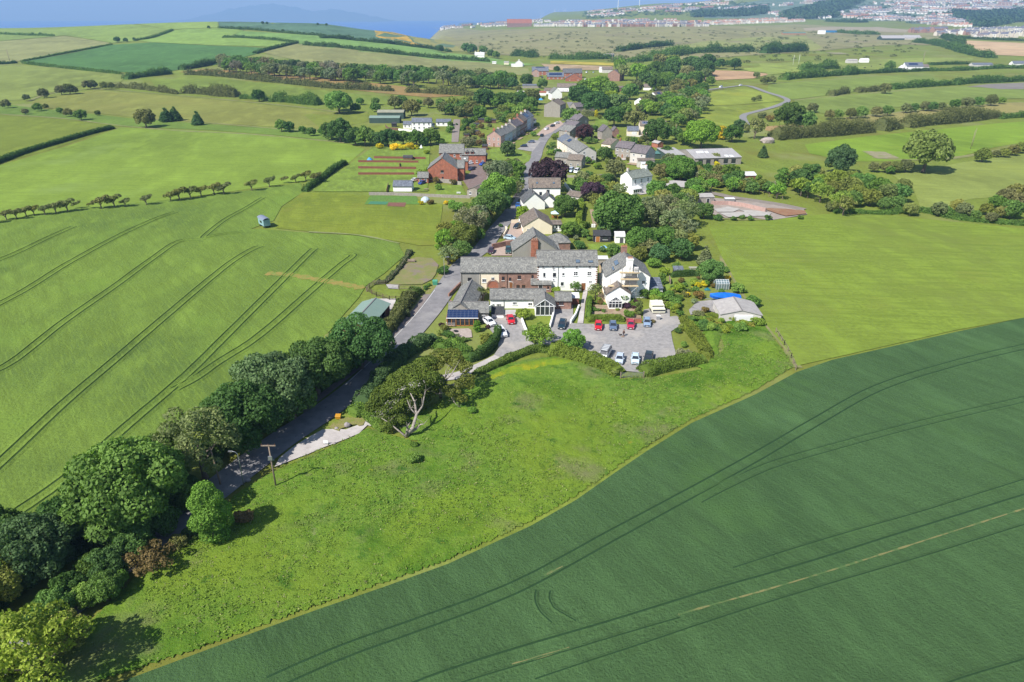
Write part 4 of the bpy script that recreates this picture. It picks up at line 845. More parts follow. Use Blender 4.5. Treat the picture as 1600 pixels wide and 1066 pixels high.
# cordyline palm
def palm():
    p = q('H1',565,690); r = empty('cordyline_palm', p, 0, 'cordyline palm with two shaggy heads beside the low white cottage', 'palm tree')
    b = MB(); b.tube([(0,0,0),(0.1,0,1.2),(.2,0,2.4)], [.22,.2,.16], 8); b.tube([(.1,0,1.3),(1.0,.2,2.2),(1.4,.2,2.9)], [.15,.13,.1], 7); b.tube([(.05,0,1.3),(-.5,.1,2.3),(-.7,.1,3.0)],[.15,.13,.1],7); b.build('trunk', BARK, r, True)
    for (cx, cy, cz, s) in ((.2,0,2.9,1.1),(1.5,.2,3.0,.9),(-.75,.1,3.2,1.0)):
        rng = random.Random(int(cx*10)); m = MB()
        for k in range(90):
            a = rng.uniform(0, 6.28); e = rng.uniform(-.5, 1.35); L = s*rng.uniform(.8, 1.15); d = Vector((math.cos(a)*math.cos(e), math.sin(a)*math.cos(e), math.sin(e)))
            sd = Vector((-math.sin(a), math.cos(a), 0))*.05; c = Vector((cx, cy, cz)); t = c+d*L*.6; u = c+d*L-Vector((0,0,.25*L))
            m.poly([c-sd, c+sd, t+sd*1.2, t-sd*1.2]); m.poly([t-sd*1.2, t+sd*1.2, u])
        me = m.mesh('fronds', [LEAF]); A = me.attributes.new('leaf_tint','FLOAT','FACE'); A.data.foreach_set('value', np.random.default_rng(1).uniform(.3,.9,len(me.polygons)).astype(np.float32)); o = link('fronds', me, r); o.color = (.16,.19,.07,1)
palm()
# behind the near houses
tree('G6',850,340,470,'broad',(.08,.16,.035),'huge dark green tree behind the black summerhouse','tree'); tree('G6',730,470,220,'round','dg','dark lower bough mass beside the huge dark green tree','tree')
trees('G6','open','gg','{n} grey-green willow from the left behind the scaffolded house','grey-green willows',1180,340,300,1330,260,260,1420,420,280,1540,330,280,1160,240,170,1560,500,220)
tree('G6',1080,620,290,'broad','mg','mid green tree left of the willows, behind the scaffolded chimney','tree'); tree('G6',1330,600,260,'broad',(.09,.165,.04),'mid green tree in front of the willows','tree')
tree('G6',1270,760,200,'broad','bg','bluish tree below the willows','tree'); tree('G6',1500,720,230,'broad','dg','dark tree beside the right-hand garden','tree'); S('G6',1060,770,160,'ol','orange-tinged bush behind the scaffolded roof','round'); S('G6',950,560,100,'rust','reddish bush right of the white shed')
S('G6',1210,870,170,'lg','light green bush right of the scaffolded house'); S('G6',1320,960,130,'lime','lime bush above the dark clipped hedge')
tree('G6',570,110,240,'wide','pu','low purple tree behind the golden hedge','tree',None,None,1.1); tree('G6',620,220,180,'open','ol','olive bush below the purple tree','tree'); tree('G6',290,270,240,'broad','mg','green tree left of the golden hedge','tree')
S('G6',235,200,110,'yg','yellow-green bush beside the white gables'); S('G6',440,230,120,'lg','bright green bush at the back end of the golden hedge'); S('G6',140,190,90,'lg','light bush behind the white double gable')
S('G6',340,520,200,'mg','green bush below the garden lawn','round',.8); S('G6',480,560,140,'lg','light green bush at the foot of the golden hedge'); S('G6',405,610,75,'gg','white-flowered lilac bush left of the back lawn'); S('G6',430,680,140,'mg','green bush left of the back lawn')
S('G6',800,740,150,'mg','green shrub on the back lawn','round',.9); S('G6',680,730,90,'bg','dark bush beside the blue tarpaulin'); S('G6',690,850,110,'ol','olive bush behind the boarded alley'); S('G6',540,620,70,'lg','bush left of the black summerhouse'); S('G6',770,600,60,'mg','bush between summerhouse and white shed')
tree('G6',860,100,150,'open','gg','pale bush before the white house with a green-grey roof','tree'); tree('G6',1240,110,210,'round','lg','light green tree right of the white house porch','tree'); S('G6',1400,100,140,'lime','lime bush left of the yellow broom'); S('G6',1570,160,60,'ye','yellow broom bush beside the plot'); S('G6',1500,130,110,'mg','green bush beside the yellow broom')

# street-side belt behind the terrace
tree('G5',930,90,330,'broad','bt','bright green tree overhanging the shaded lane, farthest of its belt','tree'); tree('G5',830,260,330,'broad',(.10,.185,.04),'mid green tree second along the lane belt','tree'); tree('G5',960,250,210,'round','dg','dark side of the lane belt over the road','tree')
tree('G5',640,430,330,'open',(.16,.175,.08),'pale brownish tree in the lane belt','tree'); tree('G5',560,570,280,'broad','ol','olive tree in the lane belt','tree'); tree('G5',380,610,220,'broad','bt','bright green bush at the field side of the lane belt','tree')
tree('G5',540,720,190,'broad','mg','lowest tree of the lane belt above the long terrace','tree'); tree('G5',700,560,170,'round','mg','green tree on the road side of the lane belt','tree'); S('G5',360,940,160,'dg','dark bush above the lamp post'); S('G5',620,300,190,'lg','light scrub above the pale brownish tree'); S('G5',470,280,190,'bt','bright scrub beside the olive paddock'); S('G5',300,700,90,'bt','bright scrub at the foot of the lane belt')
S('G5',1180,345,140,'lime','lime bush before the white double gables','round'); S('G5',1460,190,90,'lime','bush right of the white double gables'); S('G5',1560,500,60,'mg','bush beside the white annex')
S('G5',215,240,85,'rust','brown-red bush in the vegetable plot'); S('G5',120,245,70,'ye','yellow flowers in the vegetable plot'); S('G5',385,245,70,'ye','yellow flower patch at the plot end'); S('G5',300,80,70,'lg','small tree behind the stone garden wall','round')
# around the brick houses
tree('G1',1175,680,210,'open','gg','grey-green tree right of the brick houses','tree'); tree('G1',1100,650,120,'round','gg','smaller grey-green tree beside the yard wall','tree'); S('G1',1255,630,110,'ob','brownish bush on the green','round'); tree('G1',1242,488,130,'round',(.12,.17,.06),'small round tree alone on the village green','tree'); S('G1',1340,700,110,'lg','rough scrub beside the purple tree','shrub')
trees('G1','round',['dg','mg','dg'],'{n} dark tree from the left in the belt above the long gardens','dark trees above the long gardens',-30,385,150,50,385,160,150,410,120,240,395,150,370,395,120,480,400,130,600,385,140,545,430,80)
trees('G1','shrub','ye','{n} golden hedge bush from the left above the lawns','golden bushes above the lawns',175,468,80,300,475,90,360,478,80,430,472,90,475,478,60); S('G1',515,690,90,'yg','yellow-green shrub beside the brick gable'); S('G1',570,520,60,'lime','lime hedge piece beside the brick houses'); S('G1',760,330,90,'lg','bush beside the white bungalow track'); S('G1',690,430,90,'mg','green bush beside the brick roofs')
trees('G1','round',['ob','mg'],'{n} scrub tree from the left behind the green barns','scrub behind the green barns',300,105,110,360,95,100,440,145,140,500,110,60,580,108,85,685,110,80,name='thorn_tree')
trees('G1','round',['ob','mg','ol'],'{n} scrub bush from the left in the thicket above the white bungalow','thicket above the white bungalow',720,150,110,790,130,140,870,150,130,900,105,110,950,160,130,1010,185,110,760,160,100,840,180,90,name='thorn_tree')
trees('G1','broad',['dg','mg'],'{n} dark tree from the left in the clump behind the cottage gardens','clump behind the cottage gardens',1050,70,170,1140,100,120,1190,85,140,1270,90,130,1350,75,110,1430,110,120)
trees('G1','shrub',['lg','mg'],'{n} green thicket bush from the left behind the terrace gardens','thicket behind the terrace gardens',1250,160,150,1350,170,160,1440,160,110,1230,240,120,1330,250,110,1150,180,80)
hedge(P('G1',860,345,900,300,960,255,1040,225),2.2,2.0,'mg','dark hedge curving around the cottage gardens'); tree('G1',905,440,110,'round','gg','grey-green tree beside the cottage gardens','tree'); S('G1',1050,470,60,'lime','small lime shrub before the pink gable')
# village right of the street
tree('G2',305,690,300,'wide','pu','wide flat dark purple tree beside the street','tree',None,None,1.15); tree('G2',600,355,140,'round','pu','smaller purple tree between the terraces','tree')
tree('G2',480,210,130,'round','mg','green tree beside the big stone house','tree'); tree('G2',560,40,170,'broad','dg','dark tree behind the big stone house','tree')
tree('G2',700,105,210,'broad','dg','dark green tree above the golden conifer','tree'); tree('G2',820,50,130,'wide','yg','flat-topped lime tree in the village','tree',None,None,1.0); tree('G2',870,110,170,'broad',(.10,.16,.06),'grey-green tree right of the lime tree','tree'); tree('G2',855,215,170,'broad','dg','dark round tree behind the brown gabled cottage','tree')
tree('G2',702,200,38,'tall','ye','slim golden conifer on the lawn','tree',None,'conifer_tree'); tree('G2',1025,235,180,'wide','ob','olive hedge bush left of the solar-roofed house','tree'); tree('G2',1100,125,80,'conifer','dg','pointed dark conifer by the white bungalow','tree',None,None,.6); tree('G2',1050,140,70,'shrub','rust','bronze bush beside the pointed conifer','shrub')
tree('G2',940,170,120,'round','mg','green tree left of the pointed conifer','tree'); tree('G2',630,200,90,'open','gg','grey tree left of the golden conifer','tree')
trees('G2','broad',['lg','mg','ol','bt'],'{n} garden tree from the left in the wood beside the paddocks','wood beside the paddocks',1170,150,120,1240,150,110,1330,200,130,1390,130,170,1300,110,110,1460,150,140,1440,220,130,1390,250,120,1290,60,100,1220,80,90,1350,50,100,1420,40,110)
trees('G2','round',['bg','dg','ob'],'{n} dark tree from the left at the paddock edge of the wood','dark trees at the paddock edge',1500,60,120,1560,40,110,1530,110,90,1480,20,100,1590,-20,90)
tree('G2',1210,340,210,'broad','dg','dark round tree in front of the solar-roofed house','tree'); tree('G2',1365,360,110,'round','mg','green tree right of the solar-roofed house','tree'); tree('G2',1330,300,80,'open','ol','tall thin tree beside the telegraph pole','tree')
tree('G2',1410,650,230,'broad','mg','big green tree in front of the long grey shed','tree'); tree('G2',1530,690,140,'round','ob','brownish tree right of the big green shed tree','tree'); S('G2',1240,680,130,'ob','brown-green bush right of the white house','round'); S('G2',1150,630,80,'dg','dark bush above the white house roof','round'); S('G2',1290,770,120,'lg','green bush before the pale shed roof')
tree('G2',865,650,150,'round','ob','brownish tree left of the white house','tree'); S('G2',710,635,90,'lime','lime shrub beside the red parasol'); S('G2',770,530,120,'mg','green bush between the semis and terrace','round'); S('G2',840,552,75,'lime','lime shrub before the brown semi'); S('G2',800,600,70,'ol','orange-green shrub beside the lime shrub')
S('G2',325,520,85,'lime','tall lime bush beside the street'); S('G2',360,385,60,'lg','small green bush above the lime one on the street'); S('G2',340,460,70,'mg','green bush beside the cream terrace end'); S('G2',445,640,50,'dg','dark bush beside the stone annex'); S('G2',330,600,50,'dg','dark bush before the stone annex')
trees('G2','round',['mg','dg','ol'],'{n} tree from the left above the purple tree and golden hedge','trees above the golden hedge',560,780,110,620,770,80,700,760,120,790,750,110,830,820,120,760,840,110)
S('G2',640,420,100,'mg','bush in front of the brown gabled cottage'); S('G2',1170,450,60,'lg','bush beside the small brick hut'); S('G2',1440,440,70,'mg','bush left of the long grey shed'); S('G2',180,370,60,'mg','street hedge bush before the terrace')
# upper village (F3)
trees('F3','broad',['lg','lg','mg'],'{n} light green tree from the left behind the white gabled house','light green trees in the upper village',230,540,110,310,540,140,370,560,110); tree('F3',180,590,130,'broad','dg','dark tree beside the white gabled house','tree'); 
tree('F3',545,445,110,'broad','bt','bright green tree in the upper village','tree'); tree('F3',455,445,90,'open','gg','greyish tree left of the bright green one','tree'); trees('F3','broad','dg','{n} of two dark trees right of the bright green tree',None,660,435,110,745,450,100)
tree('F3',970,425,105,'broad','dg','dark round tree beside the pale ploughed field','tree'); S('F3',1000,505,60,'mg','bush at the corner of the ploughed field','round'); trees('F3','round','dg','{n} of the three dark trees on the green paddock',None,1060,398,60,1110,395,40,1155,398,70)
tree('F3',1290,468,40,'round','gg','small tree at the right end of the ploughed field','tree'); trees('F3','round','ob','{n} bush on the bank right of the ploughed field',None,1340,500,50,1385,498,50)
trees('F3','round',['mg','ob','mg'],'{n} bush from the left behind the white bungalows','bushes behind the white bungalows',500,570,100,540,540,80,600,490,90,650,520,60,760,510,80,820,500,90,870,530,80,720,490,80,name='thorn_tree')
tree('F3',1070,830,80,'tall','ye','golden yellow tree beside the big bright green tree','tree',None,None,.7); tree('F3',950,830,190,'broad','bt','big bright green tree behind the long grey shed','tree'); S('F3',840,860,90,'mg','green tree left of the big bright green one','round'); tree('F3',1140,830,110,'round','dg','dark tree right of the golden yellow tree','tree'); tree('F3',1185,785,80,'round','bg','bluish tree at the lane end','tree')
tree('F3',1285,790,120,'open','ob','olive airy tree at the lane end','tree'); tree('F3',1495,725,170,'round','dg','dark round tree beside the dry grass strip','tree'); tree('F3',1592,750,125,'round','mg','green round tree right of the dark round one','tree'); tree('F3',1640,672,60,'round','ob','small tree behind the green round one','tree')
S('F3',1370,740,60,'rust','pinkish flowering bush by the lane end'); S('F3',1320,720,60,'ob','bush by the lane end'); tree('F3',1332,945,75,'conifer','bg','small conifer alone on rough grass','tree',None,None,.75); trees('F3','round','ob','{n} of two small trees in the upper paddock',None,1270,620,28,1302,612,36)
# around the long shed (G3)
tree('G3',130,440,230,'broad','mg','big green tree below the long grey shed','tree'); tree('G3',420,355,90,'round','gg','grey-green tree before the long grey shed','tree'); tree('G3',510,330,60,'open','gg','thin grey tree before the long grey shed','tree'); S('G3',430,405,60,'ye','round golden bush before the long grey shed'); S('G3',320,425,50,'yg','small yellow-green bush left of the golden bush')
tree('G3',545,460,150,'open','mg','green tree left of the small red shed','tree'); trees('G3','round','ob','{n} hawthorn from the left in the brownish hedge above the plot','brownish hedge above the building plot',260,500,110,340,520,110,420,540,110,480,520,80)
trees('G3','round',['mg','ol','mg'],'{n} bush from the left in the bank below the small red shed','bank of bushes below the red shed',560,580,110,640,590,100,720,600,110,800,580,100,860,600,100,920,620,80,700,560,90,name='thorn_tree'); tree('G3',325,790,140,'broad','dg','dark tree at the near corner of the building plot','tree')
trees('G3','tall',['mg','ol','mg','mg'],'{n} tall bare-stemmed tree from the left above the building plot','tall trees with pale stems',975,520,140,1080,500,150,1170,480,130,1240,480,130,1120,590,100,1290,500,100,hk=.75,bark=PALEBARK)
tree('G3',1425,540,190,'broad','yg','vivid yellow-green tree beside the tall stemmed trees','tree'); tree('G3',1465,365,240,'round',(.065,.13,.04),'dark domed tree behind the yellow-green tree','tree')
trees('G4','broad',['mg','ol','mg'],'{n} tree from the left in the clump beside the smooth pasture','clump beside the smooth pasture',150,590,180,280,560,170,400,600,180,470,640,160,560,640,160,600,580,120,330,680,150,180,690,140,560,720,110,90,680,120,450,730,110)
tree('G4',805,285,370,'wide',(.11,.165,.05),'lone umbrella-shaped tree casting a shadow on the field','tree',None,None,1.15); trees('G4','round',['ob','ob','mg'],'{n} bush left of the umbrella-shaped tree','bushes beside the umbrella-shaped tree',355,430,85,460,430,95,540,425,100,620,420,110,490,455,70)
trees('G4','round',['ol','ob'],'{n} bush from the left in the right-hand hedge','bushes in the right-hand hedge',1260,330,120,1370,320,60,1440,310,80,1510,290,90,1570,270,90,1640,255,90,name='thorn_tree')
trees('G4','round',['ol','ob','mg'],'{n} bush from the left along the far edge of the smooth pasture','bushes along the far edge of the smooth pasture',660,780,110,900,780,120,960,800,90,1050,750,110,1110,780,120,1290,780,100,1380,720,120,1460,680,150,1540,640,160,1500,780,160,1590,720,160,1430,800,110,1660,700,160,1200,830,80,1330,850,90,name='thorn_tree')
S('G3',1370,760,120,'ob','brown bush at the end of the building plot lane'); S('G3',850,850,75,'dg','dark bush on the near edge of the plot'); trees('G3','shrub','mg','{n} low bush on the near edge of the building plot',None,570,860,60,640,850,60,710,860,60,1120,850,60,440,850,90)
hedge(P('G4',0,800,200,810,420,820,620,800,760,800,900,830,1100,870,1300,890,1700,920),5,1.1,'mg','bramble margin along the far side of the smooth pasture',.4,.5,'undergrowth','undergrowth',dens=.6)
# F1 singles
trees('F1','conifer','bg','{n} of the two dark spruces standing together on the pasture edge',None,765,530,75,805,525,75,hk=.62); tree('F1',910,545,65,'conifer','bg','single dark spruce right of the pair','tree',None,None,.72); S('F1',668,545,85,'ob','brown-green thorn bush left of the spruces','round')
trees('F1','round',['mg','dg'],'{n} bush right of the spruces along the grass bank','bushes right of the spruces',1300,580,55,1335,585,50,1400,600,35,1440,608,40,1500,605,50); trees('F1','round','dg','{n} of the big dark trees at the right end of the grass bank',None,1530,605,80,1570,600,110); tree('F1',1195,440,55,'round','dg','dark round bush in the middle hedge of the left hill','tree'); tree('F1',1565,468,110,'broad','mg','big round tree standing by the middle hedge','tree')
BOT='row of wind-bent hawthorns beyond the left crop'
trees('F1','windy',['ob',(.13,.15,.055)],'{n} wind-bent hawthorn from the left beyond the left crop field',BOT,-40,1000,62,20,985,62,68,980,62,112,968,60,150,965,56,200,962,62,250,950,68,302,938,75,345,942,43,415,945,37,460,925,75,520,918,75,575,930,50,670,915,62,785,898,62,822,885,75,875,880,68,925,876,62,985,862,68,1030,862,68,1160,848,62,1242,832,62,1315,825,40,1365,818,47,1412,805,56,1455,812,62,hk=1.15,name='hawthorn_tree')
trees('F1','round','ob','{n} thorn bush from the left at the top of the olive field','thorn bushes above the olive field',25,480,40,120,450,30,200,430,45,280,415,45,318,410,50,400,392,40,425,388,40,480,395,35,512,396,32,335,415,40,name='thorn_tree'); trees('F1','round',['ob','mg'],'{n} thorn bush from the left on the grass bank','thorn bushes on the grass bank',172,495,38,210,492,25,115,515,28,275,510,28,312,520,38,370,530,50,450,522,25,name='thorn_tree')
trees('F2','broad',['mg'],'{n} tree from the left beside the green barns','trees beside the green barns',115,635,110,250,632,45,345,632,50,220,672,60,345,668,60,hk=.95)
# hedgerows as continuous things
H=lambda pts,w,h,c,l,lump=.5,dens=1.0: hedge(pts,w,h,c,l,.5,lump,'hedgerow','hedgerow',None,2.6,dens=dens)
H(P('F1',-200,830,0,752,130,705,300,655,430,618,525,595),2.5,2,'dg','dark clipped hedge between the two left fields',.12)
H(P('F1',1410,888,1450,862,1500,825,1550,785,1599,758),2.2,2,'dg','dark hedge beside the long gardens',.2)
H(P('F1',580,368,650,358,720,350,790,342),6,5,'mg','thick hedge clump at the corner of the dark green field',.6)
H(P('F1',840,325,900,315,960,302,1010,290),6,5,'dg','thick hedge leading up to the woodland',.6)
H(P('F1',860,345,1000,352,1150,368,1300,385,1450,400,1580,412),5,4.5,'ob','bushy hedgerow under the brown stubble strip',.7)
H(P('F1',545,405,640,412,740,425,820,436),4,3.5,'ob','broken hedgerow left of the middle hedge',.8)
H(P('F1',860,430,950,437,1040,445,1100,448),7,6,'ob','thick overgrown stretch of the middle hedge',.7)
H(P('F1',1270,468,1340,474,1420,482,1480,486),7,6,'mg','overgrown clump in the middle hedge right of the round bush',.7)
H(P('F1',1120,456,1180,460,1240,462),4,3,'mg','short stretch of the middle hedge beside the round bush',.6)
H(P('F2',20,548,120,556,250,562,460,572),5,4.5,'ob','hedgerow below the brown strip, left stretch',.8)
H(P('F2',545,578,680,585,820,592,980,600),6,5,'ob','hedgerow below the brown strip, right stretch',.8)
H(P('F2',0,240,200,252,350,268,480,280,560,292,700,308,820,326),6,5,'dg','dark hedge across the left hill behind the bright field',.5)
H(P('F2',-100,284,0,292,200,310,400,332,560,350,800,372,1060,388),6,5,'dg','long dark hedge above the pale olive field',.5)
H(P('F1',1180,250,1260,228,1340,208,1380,200),4,3,'dg','hedge beside the steep lane on the left hill',.4)
H(P('F1',1030,176,1150,178,1280,188,1370,200),4,3,'mg','thin hedge below the bright narrow field',.4)
H(P('F1',0,160,120,165,250,168),4,3,'mg','thin hedge on the far left hill',.4); H(P('F1',110,295,300,318,560,345),3,2.5,'mg','low hedge under the dark green field',.4); H(P('F1',-200,300,0,298,80,292),3,2.5,'dg','short hedge at the left edge of the hill',.4); H(P('F1',100,288,250,258,400,230,520,208),2,1.6,'mg','thin hedge left of the dark green field',.4)
H(P('F1',620,190,700,178,760,158,800,142),3,2.5,'mg','thin hedge climbing to the crest',.4); H(P('F1',1010,132,1200,142,1400,160,1599,182),4,3,'dg','hedge under the blue-green crest field',.4)
for k,(x,y,w) in enumerate(((540,182,26),(580,185,20),(620,180,14),(150,156,12),(187,157,14),(965,126,14),(1110,130,18),(1215,106,14),(1235,107,12),(1308,142,14),(1470,112,12),(1510,114,12))): tree('F1',x,y,w,'round','dg',ordn(k)+' small thorn from the left on the crest of the hill','tree','small thorns on the hill crest','thorn_tree')
H(P('F4',95,500,200,490,330,480,480,470,560,462),7,6,'mg','bushy hedge left of the white bungalow',.7); H(P('F4',565,462,680,458,780,452,860,450,1000,444),7,3,'dg','thick hedge in front of the white bungalow',.6)
H(P('F4',1010,408,1130,404,1260,402),5,2.5,'dg','short hedge behind the white bungalow',.5); H(P('F4',1000,445,1200,442,1400,430,1599,428,1700,428),7,3,'mg','long hedge right of the white bungalow',.6)
H(P('F4',390,600,440,592,490,582),5,4,'ob','short bushy hedge left of the round thorn',.7); H(P('F4',550,578,620,575,690,568),5,4,'ob','low hedge beside the round thorn',.5); H(P('F4',770,558,900,548,1050,538,1160,532),6,4.5,'mg','hedge right of the round thorn',.6); H(P('F4',1160,530,1300,520,1450,515,1599,508,1700,505),7,5,'mg','hedge beside the grey farmyard',.6); tree('F4',737,552,65,'round','ob','round thorn in the gappy hedge of the right fields','tree')
trees('F4','round',['ob','mg'],'{n} bush from the left in the gappy lower hedge of the right fields','gappy lower hedge',385,715,60,440,712,60,520,708,65,590,700,75,680,695,65,750,690,65,865,675,60,915,672,55,985,662,60,1030,665,60,1085,662,50,1170,648,60,1250,640,70,1320,635,60,1400,625,70,1465,628,45,name='thorn_tree')
H(P('F4',40,868,150,862,300,850,450,838,630,822),8,6,'ob','thick brown-green hedge above the bright field, left stretch',.5); H(P('F4',690,815,760,805,820,800),8,6,'ob','round brown-green hedge clump in the gap',.6); H(P('F4',850,795,1000,780,1150,765,1300,748,1430,735),8,6.5,'ob','thick brown-green hedge above the bright field, right stretch',.5); H(P('F4',1440,742,1599,732,1700,725),4,3,'mg','low hedge end at the right edge',.4)
H(P('G3',900,200,1020,190,1150,185,1300,175,1450,160,1599,145),7,5.5,'ob','long brownish hedge beside the rubble heap',.5)
H(P('F4',930,268,1040,280,1130,300,1200,320,1280,345,1400,365),14,7,'mg','broad scrub belt below the farm sheds',.7); H(P('F4',1100,240,1180,270,1190,300),14,8,'dg','dark scrub beside the pale straw field',.6)
H(P('F3',420,325,520,312,600,300,680,292,755,285),10,7,'dg','narrow scrub belt across the far slope',.7); H(P('F3',640,375,740,355,850,338,960,330),16,9,'mg','left part of the long scrub belt on the far slope',.7); H(P('F3',960,330,1060,330,1160,328,1265,325),16,11,'dg','right part of the long scrub belt on the far slope',.7); H(P('F3',1325,335,1420,330,1500,326,1580,322),16,11,'dg','detached scrub belt on the far slope',.7)
H(P('F2',1210,350,1270,352,1340,360),12,8,'dg','dark belt behind the white roadside house',.6); H(P('F3',0,370,100,372,200,372,300,370,390,368),9,7,'mg','tree line behind the yellow strip',.7); H(P('F3',400,385,500,390,620,380),9,6,'mg','bushes right of the yellow strip',.7)
H(P('F4',205,440,280,438,350,432,430,428),9,7,'mg','short tree belt in the grazing paddock',.7); H(P('F4',0,310,100,315,220,320),14,11,'dg','scrub belt end left of the bare patch',.6); tree('F4',765,410,60,'round','mg','tree beside the white bungalow','tree')
H(P('F4',360,135,450,140,540,142,620,140),14,9,'dg','dark trees right of the front town row',.7); H(P('F4',440,205,560,215,700,218),12,6,'mg','scrub below the pale clearing',.7); H(P('F4',1180,238,1330,248,1599,258),6,4,'dg','hedge above the pale straw field',.4)
trees('F2','round',['dg','mg'],'{n} tree from the left around the white cottage','trees around the white cottage',750,303,45,915,300,60,950,305,60,1020,310,50,1070,335,50,1100,342,45)
trees('F2','round',['mg','dg','ob'],'{n} tree from the left around the upper cottages','trees around the upper cottages',1290,500,80,1320,600,100,1250,610,90,1180,620,90,1040,600,100,1480,432,40,1390,520,60,1240,555,40)
# woodland belt
WB = [(1040,285,60),(1080,300,60)]
rndw = random.Random(4); k = 0
for i in range(26):
    x = 1030+i*23+rndw.uniform(-8,8); 
    for jx in range(2):
        y = 268+(x-1030)*.075+jx*(24)+rndw.uniform(-5,5)+10
        tree('F1',x+jx*9,y,rndw.uniform(42,64),rndw.choice(['round','broad','open']),rndw.choice(['gg','dg','mg',(.14,.15,.09)]),ordn(k)+' tree from the left in the long woodland belt','tree','trees of the long woodland belt','woodland_tree'); k += 1
for i in range(24):
    x = 180+i*44+rndw.uniform(-12,12)
    for jx in range(2):
        y = 430+(x-180)*.055+jx*32+rndw.uniform(-8,8)-(14 if 600 < x < 800 else 0)
        tree('F2',x+jx*14,y,rndw.uniform(62,98),rndw.choice(['round','broad','open']),rndw.choice(['gg','dg','mg','mg']),ordn(k)+' tree from the left in the long woodland belt','tree','trees of the long woodland belt','woodland_tree'); k += 1
# heath thorns: uncountable scrub
def scrub(name, region, n, size, col, label, cat, lod=3, flatk=.6):
    X = [p[1] for p in region]; Y = [p[2] for p in region]; f = region[0][0]; base = crown_proto('shrub', lod, 0)
    bv = np.zeros(len(base.vertices)*3, np.float32); base.vertices.foreach_get('co', bv); bv = bv.reshape(-1, 3); sel = np.random.default_rng(2).permutation(len(bv)//4)[:90]; idx = (sel[:, None]*4+np.arange(4)).ravel(); bv = bv[idx]
    rng = np.random.default_rng(len(label)); poly = [(p[1], p[2]) for p in region]; C = []
    while n > 0:
        x = rng.uniform(min(X), max(X)); y = rng.uniform(min(Y), max(Y))
        if poly_np(poly, np.array([x]), np.array([y]))[0]:
            p = q(f, x, y); s = size*rng.uniform(.5, 1.4); C.append(bv*np.array([s, s, s*flatk])*1.3+np.array([p.x, p.y, p.z+s*.2])); n -= 1
    co = np.concatenate(C); F = np.arange(len(co)).reshape(-1, 4); me = np_mesh(name, co, F, False)
    A = me.attributes.new('leaf_tint', 'FLOAT', 'FACE'); A.data.foreach_set('value', rng.uniform(.1, .9, len(F)).astype(np.float32)); me.materials.append(LEAF)
    o = link(name, me); o.color = (*COL[col], 1); return tag(o, label, cat, kind='stuff')
scrub('heath_scrub', P('O',700,60,900,50,1240,45,1480,60,1400,90,1150,100,1000,100,800,90), 420, 7, 'ob', 'scattered thorn scrub on the heath', 'scrub')
scrub('distant_woodland', P('T8',370,85,480,50,560,28,700,-20,840,-10,760,22,700,50,660,66,640,90,500,98,420,96), 420, 42, 'bg', 'dark woodland on the ridge behind the distant town', 'woodland')
scrub('distant_woodland', P('T8',-60,58,100,56,200,50,310,38,312,72,200,84,-60,88), 260, 36, 'bg', 'dark woodland above the front town row', 'woodland')
scrub('distant_woodland', P('T8',1230,62,1330,68,1420,64,1599,56,1700,60,1700,110,1560,112,1500,128,1450,135,1400,140,1350,130,1320,100,1250,92), 430, 40, 'bg', 'dark woodland below the hillside houses', 'woodland')
scrub('town_trees', P('T8',620,90,760,30,900,0,1599,0,1599,60,1250,70,1300,120,1050,120,900,104,740,106), 500, 16, 'bg', 'trees scattered among the hillside houses', 'trees')
scrub('town_trees', P('F3',200,75,700,35,1060,8,1360,30,1340,80,1000,100,550,100,480,115,200,120), 500, 18, 'bg', 'trees scattered behind the front town row', 'trees')
# ================================================================== BUILDINGS
WINM = {}
def win_mesh(w, h, style, mats):
    key = (round(w, 1), round(h, 1), style, mats[0].name)
    if key in WINM: return WINM[key]
    w, h = key[0], key[1]; f = MB(); t = max(.07, min(.12, w*.09)); y0, y1 = -.07, .02
    f.box(-w/2, w/2, y0, y1, -h/2, -h/2+t); f.box(-w/2, w/2, y0, y1, h/2-t, h/2); f.box(-w/2, -w/2+t, y0, y1, -h/2+t, h/2-t); f.box(w/2-t, w/2, y0, y1, -h/2+t, h/2-t)
    if style in ('four', 'two') and w > .7: f.box(-t*.4, t*.4, y0+.01, y1, -h/2+t, h/2-t)
    if style == 'four': f.box(-w/2+t, w/2-t, y0+.015, y1, -t*.4, t*.4)
    if style == 'three':
        for s in (-w/6, w/6): f.box(s-t*.4, s+t*.4, y0+.01, y1, -h/2+t, h/2-t)
    p = MB().box(-w/2+t, w/2-t, -.03, .015, -h/2+t, h/2-t)
    s = MB().box(-w/2-.1, w/2+.1, -.14, .015, -h/2-.1, -h/2-.002)
    WINM[key] = (f.mesh('frame', [mats[0]]), p.mesh('pane', [GLASS]), s.mesh('sill', [mats[1]]))
    return WINM[key]
HOUSES = []
